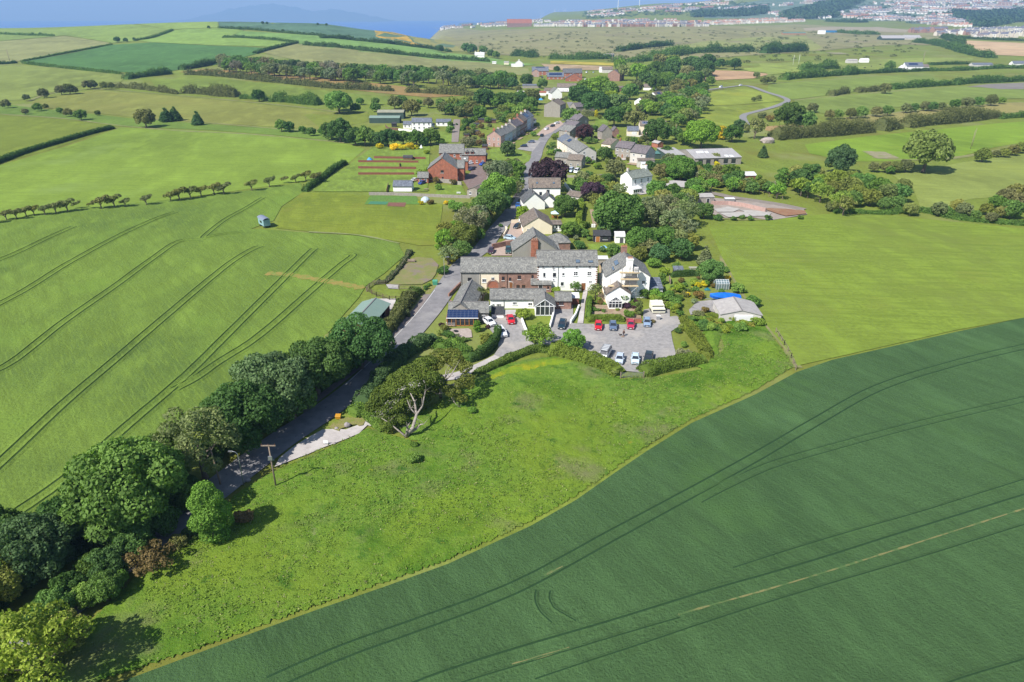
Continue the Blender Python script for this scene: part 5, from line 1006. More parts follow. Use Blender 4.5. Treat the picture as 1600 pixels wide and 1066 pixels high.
class House:
    def __init__(s, name, label, anchor, w, d, he, rr, rot=0, ridge='x', wall='white', roof='slate', cat='house', group=None, hip=False, over=.25, mid=False, eave_h=None, zbase=None, gutter=True, mono=False, paint=None, world=None):
        "anchor (frame,x,y): left end of the eave of the face turned to the camera; w along that face, d going back; sizes in metres"
        if world is None: A = q(*anchor, he if eave_h is None else eave_h); gz = th(A.x, A.y)
        else: A = Vector(world); gz = th(A.x, A.y)
        r = R(rot); ux = Vector((math.cos(r), math.sin(r), 0)); uy = Vector((-math.sin(r), math.cos(r), 0))
        c = A+ux*w/2+uy*d/2
        if ridge == 'y': s.w, s.d = d, w; rz = r+math.pi/2      # gable end 'L' faces the camera
        else: s.w, s.d = w, d; rz = r
        s.root = empty(name, (c.x, c.y, gz), rz, label, cat, group); s.he, s.rr, s.hip = he, rr, hip; s.rz = rz; s.c = Vector((c.x, c.y, gz)); s.mono = mono
        HOUSES.append((s, label, cat))
        s.wall = MAT[wall]; s.roofm = ROOF[roof]; W, Dp = s.w, s.d; s.paint = paint
        m = MB(); z0 = -1.5
        if mono:
            m.hexa([(-W/2,-Dp/2,z0),(W/2,-Dp/2,z0),(W/2,Dp/2,z0),(-W/2,Dp/2,z0),(-W/2,-Dp/2,he),(W/2,-Dp/2,he),(W/2,Dp/2,he+rr),(-W/2,Dp/2,he+rr)])
        else:
            m.box(-W/2, W/2, -Dp/2, Dp/2, z0, he)
            if not hip:
                for x0, x1 in ((-W/2, -W/2+.25), (W/2-.25, W/2)):
                    n = len(m.v); m.v += [(x0,-Dp/2,he),(x0,Dp/2,he),(x0,0,he+rr),(x1,-Dp/2,he),(x1,Dp/2,he),(x1,0,he+rr)]
                    for f in ((0,1,2),(3,5,4),(0,2,5,3),(1,4,5,2)): m.f.append(tuple(n+i for i in f)); m.m.append(0)
        wo = m.build('wall', HOUSEC if paint else s.wall, s.root)
        if paint: wo.color = (*paint, 1)
        b = MB(); t = .14; oe = over; og = .18 if not hip else over; k = rr/(Dp/2 if not mono else Dp)
        if mono: s._slab(b, (-W/2-.15, W/2+.15), -Dp/2-oe, he-oe*k, Dp/2+.1, he+rr+.1*k, t)
        elif hip:
            hx = W/2-Dp/2*.9; e = [(-W/2-oe,-Dp/2-oe,he-oe*k),(W/2+oe,-Dp/2-oe,he-oe*k),(W/2+oe,Dp/2+oe,he-oe*k),(-W/2-oe,Dp/2+oe,he-oe*k)]
            n = len(b.v); up = Vector((0,0,t)); b.v += [tuple(Vector(p)+up) for p in e]+[(-hx,0,he+rr+t),(hx,0,he+rr+t)]+e
            for f in ((0,1,5,4),(2,3,4,5),(1,2,5),(3,0,4),(6,7,1,0),(7,8,2,1),(8,9,3,2),(9,6,0,3),(9,8,7,6)): b.f.append(tuple(n+i for i in f)); b.m.append(0)
        else:
            for sg in (-1, 1): s._slab(b, (-W/2-og, W/2+og), sg*(Dp/2+oe), he-oe*k, 0, he+rr, t)
        if not mono: L = (W/2+og) if not hip else max(.2, W/2-Dp/2*.9); b.bar((-L, 0, he+rr+t+.02), (L, 0, he+rr+t+.02), .26, .12, 1)
        s.roof = b.build('roof', [s.roofm, RIDGE], s.root)
        if gutter and not hip and Dp > 3:
            g = MB()
            for sg in ((-1, 1) if not mono else (-1,)): g.bar((-W/2-.1, sg*(Dp/2+oe+.05), he-oe*k+.02), (W/2+.1, sg*(Dp/2+oe+.05), he-oe*k+.02), .1, .1)
            g.build('gutter', DKFRAME, s.root)
    def _slab(s, b, xr, ya, za, yb, zb, t):
        up = Vector((0, 0, t)); p = [Vector((xr[0], ya, za)), Vector((xr[1], ya, za)), Vector((xr[1], yb, zb)), Vector((xr[0], yb, zb))]
        if ya > yb: p = [p[1], p[0], p[3], p[2]]
        b.hexa(p+[a+up for a in p])
    def face(s, wl):
        return {'F':(0, s.d/2, s.w), 'B':(math.pi, s.d/2, s.w), 'R':(math.pi/2, s.w/2, s.d), 'L':(-math.pi/2, s.w/2, s.d)}[wl]
    def hit(s, wl, f, x, y):
        "where a sight line meets a wall: metres along it from the middle, and height"
        a, dist, _ = s.face(wl); n = Vector((math.sin(s.rz+a), -math.cos(s.rz+a), 0)); ux = Vector((math.cos(s.rz+a), math.sin(s.rz+a), 0))
        X, Y = fp(f, x, y); d = ray(X, Y); o = Vector((0, 0, CAMH)); p0 = s.c+n*dist; t = (p0-o).dot(n)/d.dot(n); P_ = o+d*t
        return (P_-p0).dot(ux), P_.z-s.c.z, t
    def put(s, wl, u, z, w, h, style='four', frame=None, sill=None, name='window'):
        a, dist, L = s.face(wl); fm, pm, sm = win_mesh(w, h, style, (frame or WHITE, sill or s.sillm()))
        o = link(name, fm, s.root); o.rotation_euler = (0, 0, a); o.location = (math.sin(a)*(dist+.01)+math.cos(a)*u, -math.cos(a)*(dist+.01)+math.sin(a)*u, z)
        link('pane', pm, o); link('sill', sm, o); return o
    def sillm(s): return WHITE
    def px(s, wl, f, *xywh, style='four', frame=None):
        for i in range(0, len(xywh), 4):
            x, y, w, h = xywh[i:i+4]; u, z, t = s.hit(wl, f, x, y); sc = t/FPX/FR[f][2]; s.put(wl, u, z, max(.45, w*sc), max(.45, h*sc/.93), style, frame)
        return s
    def auto(s, wl, n, st=2, w=.95, h=1.25, style='two', door=None, z0=1.5, frame=None, dz=2.6, skip=()):
        _, _, L = s.face(wl)
        for j in range(st):
            for i in range(n):
                if (j, i) in skip: continue
                u = -L/2+L*(i+.5)/n
                if door is not None and j == 0 and i == door: s.door(wl, u); continue
                if z0+j*dz+h/2 < s.he+(s.rr*.4 if wl in 'LR' else 0): s.put(wl, u, z0+j*dz, w, h, style, frame)
        return s
    def door(s, wl, u, col=None, w=.95, h=2.05, z=0):
        a, dist, _ = s.face(wl); b = MB(); b.box(-w/2-.08, w/2+.08, -.05, .02, 0, h+.08, 1); b.box(-w/2, w/2, -.08, -.05, 0, h, 0)
        for k in (.28, .68): b.box(-w*.3, w*.3, -.095, -.08, h*(k-.16), h*(k+.16), 0)
        o = b.build('door', [col or DOORB, WHITE], s.root); o.rotation_euler = (0,0,a); o.location = (math.sin(a)*(dist+.01)+math.cos(a)*u, -math.cos(a)*(dist+.01)+math.sin(a)*u, z)
        MB().box(w*.36, w*.42, -.15, -.08, .98, 1.06).build('handle', STEELP, o); return s
    def doorpx(s, wl, f, x, col=None, w=.95): u, z, t = s.hit(wl, f, x, 500); return s.door(wl, s.hit(wl, f, x, 500)[0], col, w)
    def chim(s, u, v=0, w=.6, d=.9, h=1.3, mat='brick', pots=2):
        z = s.he+s.rr*(1-abs(v)/(s.d/2)); b = MB(); b.box(u-w/2, u+w/2, v-d/2, v+d/2, z-1.2, z+h, 0); b.box(u-w/2-.07, u+w/2+.07, v-d/2-.07, v+d/2+.07, z+h, z+h+.14, 0)
        o = b.build('chimney', MAT[mat], s.root)
        for k in range(pots):
            p = MB(); y = v-d/2+d*(k+.5)/pots; p.tube([(u, y, z+h+.1), (u, y, z+h+.6)], [.14, .11], 8); p.build('chimney_pot', POT, o)
        return s
    def slope(s, u, t, w, h, side='F', name='skylight', mats=None, grid=None):
        "something lying on the roof slope; t 0 at eave, 1 at ridge"
        sg = -1 if side == 'F' else 1; a = math.atan2(s.rr, s.d/2); L = math.hypot(s.rr, s.d/2)
        b = MB(); b.box(-w/2, w/2, -h/2, h/2, .0, .1, 1); b.box(-w/2+.06, w/2-.06, -h/2+.06, h/2-.06, .1, .12, 0)
        if grid:
            gx, gy = grid
            for i in range(1, gx): b.box(-w/2+w*i/gx-.02, -w/2+w*i/gx+.02, -h/2+.06, h/2-.06, .12, .128, 1)
            for i in range(1, gy): b.box(-w/2+.06, w/2-.06, -h/2+h*i/gy-.02, -h/2+h*i/gy+.02, .12, .128, 1)
        o = b.build(name, mats or [SKYGL, DKFRAME], s.root)
        o.location = (u, sg*(s.d/2)*(1-t), s.he+s.rr*t+.16); o.rotation_euler = (a if side == 'F' else -a, 0, 0); return s
    def slopepx(s, f, x, y, w, h, side='F', **k):
        sg = -1 if side == 'F' else 1; ux = Vector((math.cos(s.rz), math.sin(s.rz), 0)); uy = Vector((-math.sin(s.rz), math.cos(s.rz), 0))
        n = (Vector((0,0,1))*(s.d/2)+uy*sg*s.rr).normalized(); p0 = s.c+uy*sg*s.d/2+Vector((0,0,s.he)); X, Y = fp(f, x, y); d = ray(X, Y); o = Vector((0,0,CAMH)); t = (p0-o).dot(n)/d.dot(n); P_ = o+d*t-p0
        u = (o+d*t-s.c).dot(ux); tt = max(.1, min(.9, (P_.z)/s.rr)); return s.slope(u, tt, w, h, side, **k)
    def pipe(s, wl, u):
        a, dist, _ = s.face(wl); b = MB().tube([(0,-.1,0),(0,-.1,s.he-.1)], .05, 6); o = b.build('downpipe', DKFRAME, s.root); o.rotation_euler = (0,0,a); o.location = (math.sin(a)*dist+math.cos(a)*u, -math.cos(a)*dist+math.sin(a)*u, 0); return s
RIDGE = flat('ridge_tiles', (.17,.16,.155), .8); POT = flat('clay_pot', (.38,.17,.09), .8); DOORB = flat('brown_door', (.22,.09,.035), .5); SKYGL = flat('rooflight_glass', (.10,.14,.19), .05, 0, 1.0)
SOLAR = flat('solar_glass', (.015,.03,.085), .12, 0, .9); DOORBLUE = flat('blue_door', (.03,.09,.25), .5); DOORW = flat('white_door', (.7,.7,.7), .5); DOORG = flat('green_door', (.04,.12,.09), .5); DOORR = flat('red_door', (.3,.03,.02), .5)
FB = flat('brown_frame', (.11,.05,.03), .5)

# ---- the near group
h = House('cottage', 'grey roughcast end cottage of the long slate-roofed terrace', ('H1',303,346), 5.0, 8.0, 4.8, 2.7, wall='grey', over=.2)
h.px('F','H1',410,432,45,40,style='two',frame=DKFRAME).pipe('F',-2.3); h.auto('L',2,2,.7,.9); h.auto('B',2,2)
h = House('cottage', 'cream rendered middle cottage of the long slate-roofed terrace', ('H1',528,346.6), 5.1, 8.0, 4.8, 2.7, wall='cream', over=.2)
h.px('F','H1',582,445,50,42,684,424,36,38,style='two'); h.auto('B',2,2); h.pipe('F',-2.4)
b = MB()                                                              # brick arch round the doorway
for k in range(13):
    a0 = math.pi*k/13; a1 = math.pi*(k+1)/13
    for (ra, rb) in ((1.35, 1.75),): b.hexa([(math.cos(a0)*ra,-.12,math.sin(a0)*ra),(math.cos(a0)*rb,-.12,math.sin(a0)*rb),(math.cos(a1)*rb,-.12,math.sin(a1)*rb),(math.cos(a1)*ra,-.12,math.sin(a1)*ra),(math.cos(a0)*ra,.02,math.sin(a0)*ra),(math.cos(a0)*rb,.02,math.sin(a0)*rb),(math.cos(a1)*rb,.02,math.sin(a1)*rb),(math.cos(a1)*ra,.02,math.sin(a1)*ra)])
b.box(-1.75,-1.35,-.12,.02,-1.0,0).box(1.35,1.75,-.12,.02,-1.0,0); o = b.build('brick_arch', MAT['sand'], h.root); o.location = (1.0,-4.02,1.0)
b = MB(); [b.poly([(0,-.03,0),(math.cos(math.pi*k/12)*1.35,-.03,math.sin(math.pi*k/12)*1.35),(math.cos(math.pi*(k+1)/12)*1.35,-.03,math.sin(math.pi*(k+1)/12)*1.35)]) for k in range(12)]; b.box(-1.35,1.35,-.05,-.02,-1,0); o = b.build('arch_infill', MAT['brick'], h.root); o.location = (1.0,-4.02,1.0)
h = House('cottage', 'red sandstone cottage with many small windows under the long slate roof', ('H1',758,347.5), 10.15, 8.0, 4.8, 2.7, wall='sand', over=.2)
h.px('F','H1',808,420,32,48,890,430,27,42,1157,400,28,42,style='two',frame=FB).px('F','H1',1000,407,40,46,985,522,38,48,1050,522,40,48,810,535,48,30,style='four',frame=FB).door('F',-1.9,DOORB).pipe('F',-2.9); h.auto('B',4,2); h.chim(4.9,0,.5,.8,.7,'sand',0)
p = House('porch', 'slate-roofed brick porch projecting from the sandstone cottage', ('H1',1142,492), 5.3, 2.2, 2.2, .75, wall='sand', cat='porch', mono=True); p.door('F',-.2,DKFRAME); p.put('F',1.8,1.3,.5,.8,'two',FB)
h = House('mill_house', 'tall white three-storey mill house with quoins and two rooflights', ('H1',1216,269), 15.8, 9.0, 6.9, 2.65, wall='white', over=.2)
h.px('F','H1',1297,378,24,46,1418,378,38,46,style='plain',frame=DKFRAME).px('F','H1',1523,370,26,32,1510,485,40,50,1408,308,20,18,1408,437,20,18,style='plain').px('F','H2',300,362,48,52,462,362,48,52,475,462,42,30,style='four')
for x in (1285,1405,1523): h.px('F','H1',x,283,22,14,style='plain',frame=DKFRAME)
for x in (312,468): h.px('F','H2',x,283,22,14,style='plain',frame=DKFRAME)
h.door('F', h.hit('F','H2',393,490)[0], DOORB, 1.05, 2.1); h.pipe('F', h.hit('F','H2',92,400)[0])
h.slopepx('H2',325,224,1.15,1.1); h.slopepx('H2',478,228,1.3,.8); h.auto('R',1,2,.6,.9); h.auto('L',2,2); h.auto('B',5,2)
b = MB()
for sx in (-1, 1):
    for k in range(12): w_ = .5 if k % 2 else .3; b.box(sx*7.93-(w_ if sx > 0 else 0), sx*7.93+(0 if sx > 0 else w_), -4.56, -4.49, .1+k*.56, .1+k*.56+.34)
b.build('quoins', MAT['sand'], h.root)
# scaffolded house
hs = House('house', 'white gabled house with scaffolding round its chimney', ('H2',665,396), 11.2, 10.0, 5.9, 3.5, ridge='y', wall='white', roof='slate', over=.3)
hs.chim(4.4,0,.9,1.5,1.3,'sand',4); hs.auto('F',3,2,1,1.3,'four'); hs.auto('B',3,2)
hs.slope(-.5,.55,3.2,1.1,'B',name='skylight'); hs.slope(-3.0,.35,2.6,.5,'B',name='skylight')
hs.put('L',4.2,1.6,.9,1.2,'two'); hs.put('L',4.0,4.3,.8,1.0,'two')
b = MB().box(-6.2,-4.95,-.75,.75,6.5,10.6).box(-6.3,-4.85,-.85,.85,10.6,10.85); ch = b.build('chimney', MAT['white'], hs.root)
for k in range(4): MB().tube([(-5.6,-.5+k*.33,10.8),(-5.6,-.5+k*.33,11.4)],[.13,.11],8).build('chimney_pot', POT, ch)
ex = House('extension', 'low white lean-to extension with three narrow windows beside the white gable', ('H2',1172,540), 3.6, 5.5, 2.3, .9, wall='white', roof='bluegrey', cat='extension', mono=True); ex.px('F','H2',1185,600,28,55,1222,600,24,55,1256,600,24,50,style='plain',frame=WHITE)
an = House('annexe', 'small white gabled annexe in front of the scaffolded house', ('H2',672,606), 6.0, 5.0, 2.6, 2.0, ridge='y', wall='white', roof='brown', cat='annexe', over=.3)
def conservatory(f, x, y, w, d, h, rr, label, fan=True):
    A = q(f, x, y); r = empty('conservatory', (A.x+w/2, A.y+d/2, 0), 0, label, 'conservatory')
    MB().box(-w/2, w/2, -d/2, d/2, -.4, .45).build('dwarf_wall', MAT['white'], r)
    f_ = MB(); t = .09
    for sx in np.linspace(-w/2, w/2, 5): f_.bar((sx, -d/2, .45), (sx, -d/2, h), t); f_.bar((sx*.999, d/2, .45), (sx*.999, d/2, h), t)
    f_.bar((-w/2,-d/2,h),(w/2,-d/2,h), t*1.4); f_.bar((-w/2,-d/2,h*.72),(w/2,-d/2,h*.72), t*.8); f_.bar((-w/2,-d/2,h),(0,-d/2,h+rr), t*2); f_.bar((w/2,-d/2,h),(0,-d/2,h+rr), t*2)
    for k in range(1, 6): a = math.pi*k/6; f_.bar((0,-d/2,h), (math.cos(a)*w*.42*(1 if abs(math.cos(a)) > .6 else .8), -d/2, h+math.sin(a)*rr*.8*(1-abs(math.cos(a))*.45)), t*.7)
    for sx in (-1, 1): f_.bar((sx*w/2,-d/2,h),(sx*w/2,d/2,h), t*1.4); f_.bar((sx*w/2,0,.45),(sx*w/2,0,h), t)
    f_.build('frame', WHITE, r)
    g = MB(); g.box(-w/2+.04, w/2-.04, -d/2+.05, -d/2+.07, .45, h); g.poly([(-w/2,-d/2+.06,h),(w/2,-d/2+.06,h),(0,-d/2+.06,h+rr)])
    for sx in (-1, 1): g.box(sx*(w/2-.05)-.01, sx*(w/2-.05)+.01, -d/2, d/2, .45, h)
    g.build('glazing', GLASS, r); return r
conservatory('H2',692,790,3.2,2.6,2.2,1.2,'white conservatory with a fan-shaped glazed gable')
# low white cottage
h = House('cottage', 'low white cottage with a long slate roof above the gravel yard', ('H1',655,668), 13.8, 6.0, 2.4, 1.55, wall='white', over=.25)
h.px('F','H1',755,737,56,36,945,717,52,36,style='three').px('F','H1',1130,726,52,42,style='two'); h.auto('B',4,1); h.pipe('F',-3.5)
h = House('cottage', 'short brick cottage wing at the right end of the low white cottage', ('H1',1432,688), 3.9, 5.2, 2.3, 1.3, wall='sand', over=.2); h.px('F','H1',1497,718,62,40,style='two',frame=FB)
pc = House('garden_room', 'slate-roofed garden room with a white glazed gable', ('H1',1190,748), 4.7, 5.2, 2.6, 1.7, ridge='y', wall='white', cat='garden room', over=.3)
b = MB(); W2 = 2.2
for sx in (-W2,-W2/2,0,W2/2,W2): b.bar((sx,0,.1),(sx,0,2.6 if abs(sx) > 2 else 2.6+1.6*(1-abs(sx)/2.35)), .12, .12)
b.bar((-W2,0,2.55),(W2,0,2.55),.14).bar((-W2,0,.2),(W2,0,.2),.12); b.bar((-2.5,-.05,2.55),(0,-.05,4.35),.28,.12); b.bar((2.5,-.05,2.55),(0,-.05,4.35),.28,.12)
o = b.build('glazing_bars', WHITE, pc.root); o.location = (-pc.w/2-.08, 0, 0); o.rotation_euler = (0,0,-math.pi/2)
b = MB().box(-W2,W2,-.01,.01,.2,2.55).poly([(-W2,0,2.55),(W2,0,2.55),(0,0,4.1)]); o = b.build('glazing', GLASS, pc.root); o.location = (-pc.w/2-.04,0,0); o.rotation_euler = (0,0,-math.pi/2)
# sheds etc in front of low cottage
h = House('shed', 'low lean-to with a dark sheet roof before the low white cottage', ('H1',672,838), 2.9, 1.9, 1.2, .9, 0, wall='white', roof='felt', cat='lean-to', mono=True, gutter=False)
h = House('shed', 'pale flat-roofed store beside the yellow-green globe shrub', ('H1',808,850), 2.9, 1.3, .9, .5, 0, wall='stone', roof='palegrey', cat='store', mono=True, gutter=False)
h = House('shed', 'red-brown garden shed with a pale roof beside the pale path', ('H2',236,650), 2.2, 2.0, 1.9, .5, 0, wall='rust', roof='whiter', cat='shed', mono=True, gutter=False); h.door('R',0,DKFRAME,.7,1.6)
# outbuilding with the sunroom
h = House('outbuilding', 'long slate-roofed outbuilding beside the lane, ridge running back', ('H1',160,800), 5.6, 16.0, 2.5, 1.9, -7, ridge='y', wall='stone', cat='outbuilding', over=.2); h.auto('F',3,1,.9,1.1,'two'); 
h = House('outbuilding', 'slate-roofed wing in front of the long outbuilding', ('H1',160,826), 9.4, 4.6, 2.4, 1.7, 0, wall='stone', cat='outbuilding', over=.2); h.put('F',3.6,1.3,.8,.9,'two')
A = q('H1',140,985); r = empty('sunroom', (A.x+3.7, A.y+1.2, 0), 0, 'timber-framed sunroom with a row of blue solar panels as its roof', 'sunroom')
b = MB()
for k in range(8): x = -3.6+7.2*k/7; b.bar((x,-1.2,0),(x,-1.2,2.1),.14)
b.bar((-3.6,-1.2,2.05),(3.6,-1.2,2.05),.16).bar((-3.6,-1.2,.08),(3.6,-1.2,.08),.14).bar((-3.6,-1.2,0),(-3.6,1.2,0),.12).bar((3.6,-1.2,2.05),(3.6,1.2,2.9),.14).bar((-3.6,-1.2,2.05),(-3.6,1.2,2.9),.14).bar((3.6,1.2,0),(3.6,1.2,2.9),.14).bar((-3.6,1.2,0),(-3.6,1.2,2.9),.14)
b.build('timber_frame', ORANGEW, r); MB().box(-3.55,3.55,-1.17,-1.15,.1,2.0).box(-3.6,-3.58,-1.1,1.1,.1,2.1).box(3.58,3.6,-1.1,1.1,.1,2.1).build('glazing', GLASS, r); MB().box(-3.5,3.5,1.1,1.2,0,2.6).build('back_wall', MAT['rust'], r)
for k in range(8):
    b = MB(); b.box(-.44,.44,-1.45,1.45,0,.05,0); [b.box(-.44,.44,yy-.012,yy+.012,.05,.056,1) for yy in (-.7,0,.7)]; b.box(-.01,.01,-1.45,1.45,.05,.056,1); o = b.build('solar_panel', [SOLAR, STEELP], r); o.location = (-3.2+k*.914, 0, 2.55); o.rotation_euler = (R(19.5), 0, 0)
b = MB().bar((-3.75,-1.42,2.06),(3.75,-1.42,2.06),.14,.14); b.build('gutter', WHITE, r)
# middle houses behind the terrace
h = House('house', 'grey rendered house with one tall brick stack on its gable', ('G5',1078,748), 13.2, 8.5, 3.0, 4.6, 4, ridge='y', wall='grey', roof='slate', over=.3); h.auto('F',2,1)
b = MB().box(-4.95,-4.3,-2.9+2.2,-.9+2.2,0,6.2).box(-5.0,-4.3,-3.1+2.2+.3,-.7+2.2-.1,0,2.6).box(-5.02,-4.22,-2.98+2.2,-.82+2.2,6.2,6.4); ch = b.build('chimney_stack', MAT['brick'], h.root)
for k in range(3): MB().tube([(-4.6,-.35+k*.55,6.3),(-4.6,-.35+k*.55,6.95)],[.16,.13],8).build('chimney_pot', POT, ch)
h = House('house_wing', 'low hipped slate wing behind the white mill roof', ('G5',1440,665), 7.0, 6.0, 2.6, 1.9, 6, wall='sand', roof='slate', cat='house wing', hip=True); h = House('house_wing', 'small slate lean-to beside the hipped wing', ('G5',1400,735), 4.6, 3.5, 2.2, .9, 6, wall='stone', cat='lean-to', mono=True)
h = House('bungalow', 'cream bungalow with a brown hipped-looking tile roof', ('G5',1186,492), 9.6, 12.5, 2.8, 2.9, 5, ridge='y', wall='cream', roof='brown', over=.3); h.auto('F',3,1,1.1,1.1); h.put('L',-3.2,1.4,.9,1.0,'two'); h.auto('B',3,1,1.1,1.1)
h = House('annexe', 'flat-roofed white annexe beside the cream bungalow', ('G5',1470,475), 3.8, 4.2, 2.3, .3, 4, wall='white', roof='brown', cat='annexe', mono=True); h.auto('F',3,1,.8,1.3,'plain')
h = House('house', 'white house with two small rooflights behind the double gables', ('G2',142,818), 12.4, 7.5, 4.6, 3.0, 0, wall='white', roof='brown', over=.2); h.slope(-3.0,.45,.8,.9).slope(3.6,.45,.8,.9).px('F','G2',300,853,24,34,238,868,20,28,style='plain',frame=DKFRAME); h.auto('B',4,2)
h = House('cottage', 'left white gabled cottage of the pair beside the telegraph pole', ('G2',95,945), 8.2, 8.5, 2.6, 3.4, 8, ridge='y', wall='white', roof='dark', over=.12); h.auto('F',2,1)
h = House('cottage', 'smaller right white gabled cottage of the pair', ('G2',246,934), 5.3, 6.5, 2.4, 2.2, 2, ridge='y', wall='white', roof='dark', over=.12)
h = House('house', 'white house with a green-grey roof and a shaded blue-looking front', ('G2',1000,742), 11.2, 7.0, 6.0, 2.3, 33, wall='white', roof='green', over=.25); h.px('F','G2',1027,770,16,34,1078,762,16,34,1132,752,16,34,style='four'); h.auto('F',3,1); h.auto('B',3,2); h.chim(-5.0,0,.6,1.0,1.1,'pale',2).chim(5.0,0,.7,1.0,1.3,'white',2)
h = House('porch', 'glazed white porch of the green-grey roofed house', ('G2',1010,835), 4.8, 2.4, 2.1, .7, 33, wall='white', roof='whiter', cat='porch', mono=True); h.auto('F',4,1,.8,1.3,'plain',z0=1.2)
h = House('garage', 'pale grey low roof beyond the white porch', ('G2',1270,800), 8.0, 7.0, 2.0, .8, -20, wall='stone', roof='palegrey', cat='garage', mono=True, gutter=False)
h = House('garage', 'brown-roofed lean-to right of the white rooflight house', ('G2',450,880), 6.0, 6.5, 2.2, 1.2, -35, wall='pale', roof='brown', cat='garage', over=.15)
# terrace on the right of the street
dx_ = Vector((.19, -.98, 0))
st = q('G2',377,412,5.2); names = ['farthest cream terrace house with white windows right of the street','cream terrace house with solar panels right of the street','third house of the right-hand terrace','near end house of the right-hand terrace with a grey gable']
for k in range(4):
    p0 = st+dx_*(10.4*k); h = House('terraced_house', names[k], None, 10.4, 9.2, 5.2, 2.7, -79, wall='cream' if k < 2 else 'pale', roof='slate' if k else 'bluegrey', world=(p0.x,p0.y,0), group='terrace right of the street', over=.2)
    h.auto('F',3,2,.95,1.3,'four',door=1); h.auto('B',3,2)
    if k == 3:
        for (u, z) in ((-1.6,4.9),(-1.6,2.0),(2.7,2.6)): h.put('R',u,z,1.1,1.4,'four')
    if k == 1: h.slope(0,.55,5.0,2.2,'F',name='solar_panel',mats=[SOLAR,DKFRAME],grid=(5,2))
    if k in (0,2): h.chim(-4.9,0,.6,1.1,1.0,'pale',3)
h = House('cottage', 'low stone cottage pair below the right-hand terrace, left half', ('G2',357,562), 7.0, 6.0, 3.6, 1.9, -22, wall='stone', roof='slate', over=.15); h.auto('F',2,1)
h = House('cottage', 'low stone cottage pair below the right-hand terrace, right half', ('G2',462,583), 7.0, 6.5, 3.8, 2.0, -22, wall='stone', roof='brown', over=.15); h.auto('F',2,1); h.put('R',0,2,.8,.9,'two')
h = House('semi_detached_house', 'left semi with a reddish lower wall and brown slates', ('G2',860,478), 9.0, 8.0, 5.2, 2.6, -40, wall='stone', roof='purple', over=.2); h.auto('F',3,2,.9,1.1,door=1); h.chim(-4.1,0,.6,.9,.9,'brick',2)
h = House('semi_detached_house', 'right semi with a broad pale pebbledashed gable', ('G2',985,520), 8.6, 9.5, 5.2, 3.0, -40, wall='pale', roof='purple', over=.2); h.auto('F',2,2,.9,1.1); h.put('R',-2.4,4.0,1.3,1.2,'four').location; h.put('R',2.6,4.2,.8,.8,'two'); h.auto('B',3,2)
h = House('extension', 'low flat-roofed extension under the pebbledashed gable', ('G2',1050,592), 8.0, 2.4, 3.2, .6, 2, wall='pale', roof='brown', cat='extension', mono=True); h.put('F',-2.5,2.1,.9,.9,'two')
h = House('garage', 'small white flat-roofed garage beside the pebbledashed gable', ('G2',1084,622), 3.0, 4.0, 2.4, .2, 0, wall='white', roof='whiter', cat='garage', mono=True, gutter=False); h = House('shed', 'teal open-fronted lean-to shed beside the red car', ('G2',1168,535), 4.2, 4.5, 2.5, .6, -5, wall='darkgreen', roof='teal', cat='shed', mono=True, gutter=False)
h = House('house', 'long low-roofed house between the brown cottage and the semis', ('G2',745,450), 6.0, 12.0, 3.0, 2.2, -42, wall='cream', roof='brown', over=.2); h.auto('L',2,1,.9,1.1)
h = House('cottage', 'brown stone cottage with a steep gable and brick corner', ('G2',752,350), 6.2, 8.5, 4.6, 2.9, 12, ridge='y', wall='stone', roof='purple', over=.2); h.put('F',0,2,.9,1.1); 
h = House('cottage_wing', 'side wing of the brown stone cottage', ('G2',842,345), 3.6, 5.5, 3.6, 2.0, 8, ridge='y', wall='sand', roof='purple', cat='cottage wing', over=.15)
h = House('house', 'cream house carrying two arrays of blue solar panels', ('G2',1068,300), 16.0, 7.5, 5.4, 2.2, -2, wall='cream', roof='brown', over=.2); h.slope(-4.2,.55,5.0,2.2,name='solar_panel',mats=[SOLAR,WHITE],grid=(5,2)).slope(5.3,.6,3.0,2.0,name='solar_panel',mats=[SOLAR,WHITE],grid=(3,2)); h.px('F','G2',1118,322,16,22,style='two'); h.auto('F',5,1,.9,1.1)
h = House('annexe', 'cream single-storey annexe with a white garage door', ('G2',962,344), 6.8, 6.0, 2.7, 2.2, -4, wall='cream', roof='bluegrey', cat='annexe', over=.15); h.door('F',.8,DOORW,2.8,2.1)
h = House('hut', 'small brick hut with a pale roof before the long grey shed', ('G2',1215,450), 4.0, 5.0, 2.4, .9, 30, ridge='y', wall='brick', roof='palegrey', cat='hut', over=.15)
h = House('barn', 'long low shed with a pale corrugated roof and dark openings', ('G3',245,362), 24, 24, 3.4, 2.2, 9, wall='stone', roof='palesteel', cat='barn', over=.3, gutter=False)
for u in (-9,-5,-1,4,8): h.put('F',u,1.6,2.2,2.2,'two',DKFRAME)
for u, t in ((-7.5,.62),(-5.4,.66),(-3.0,.62),(5.0,.15),(7.5,.12)): h.slope(u,t,1.6,2.4,mats=[flat('translucent_sheet',(.65,.67,.68),.4),WHITE],name='rooflight')
h = House('barn', 'dark green clad shed end beside the long pale roof', ('G3',20,335), 9, 16, 3.6, .8, 9, wall='darkgreen', roof='palesteel', cat='barn', mono=True, gutter=False)
h = House('shed', 'small red shed with a white sheet roof among bushes', ('G3',622,505), 7.6, 4.0, 1.9, .8, 4, wall='rust', roof='whiter', cat='shed', mono=True, gutter=False)
h = House('site_hut', 'flat-roofed grey hut on the building plot', ('G3',262,684), 6.8, 4.5, 2.6, .4, 2, wall='stone', roof='palegrey', cat='site hut', mono=True, gutter=False); h.door('F',1,DKFRAME)
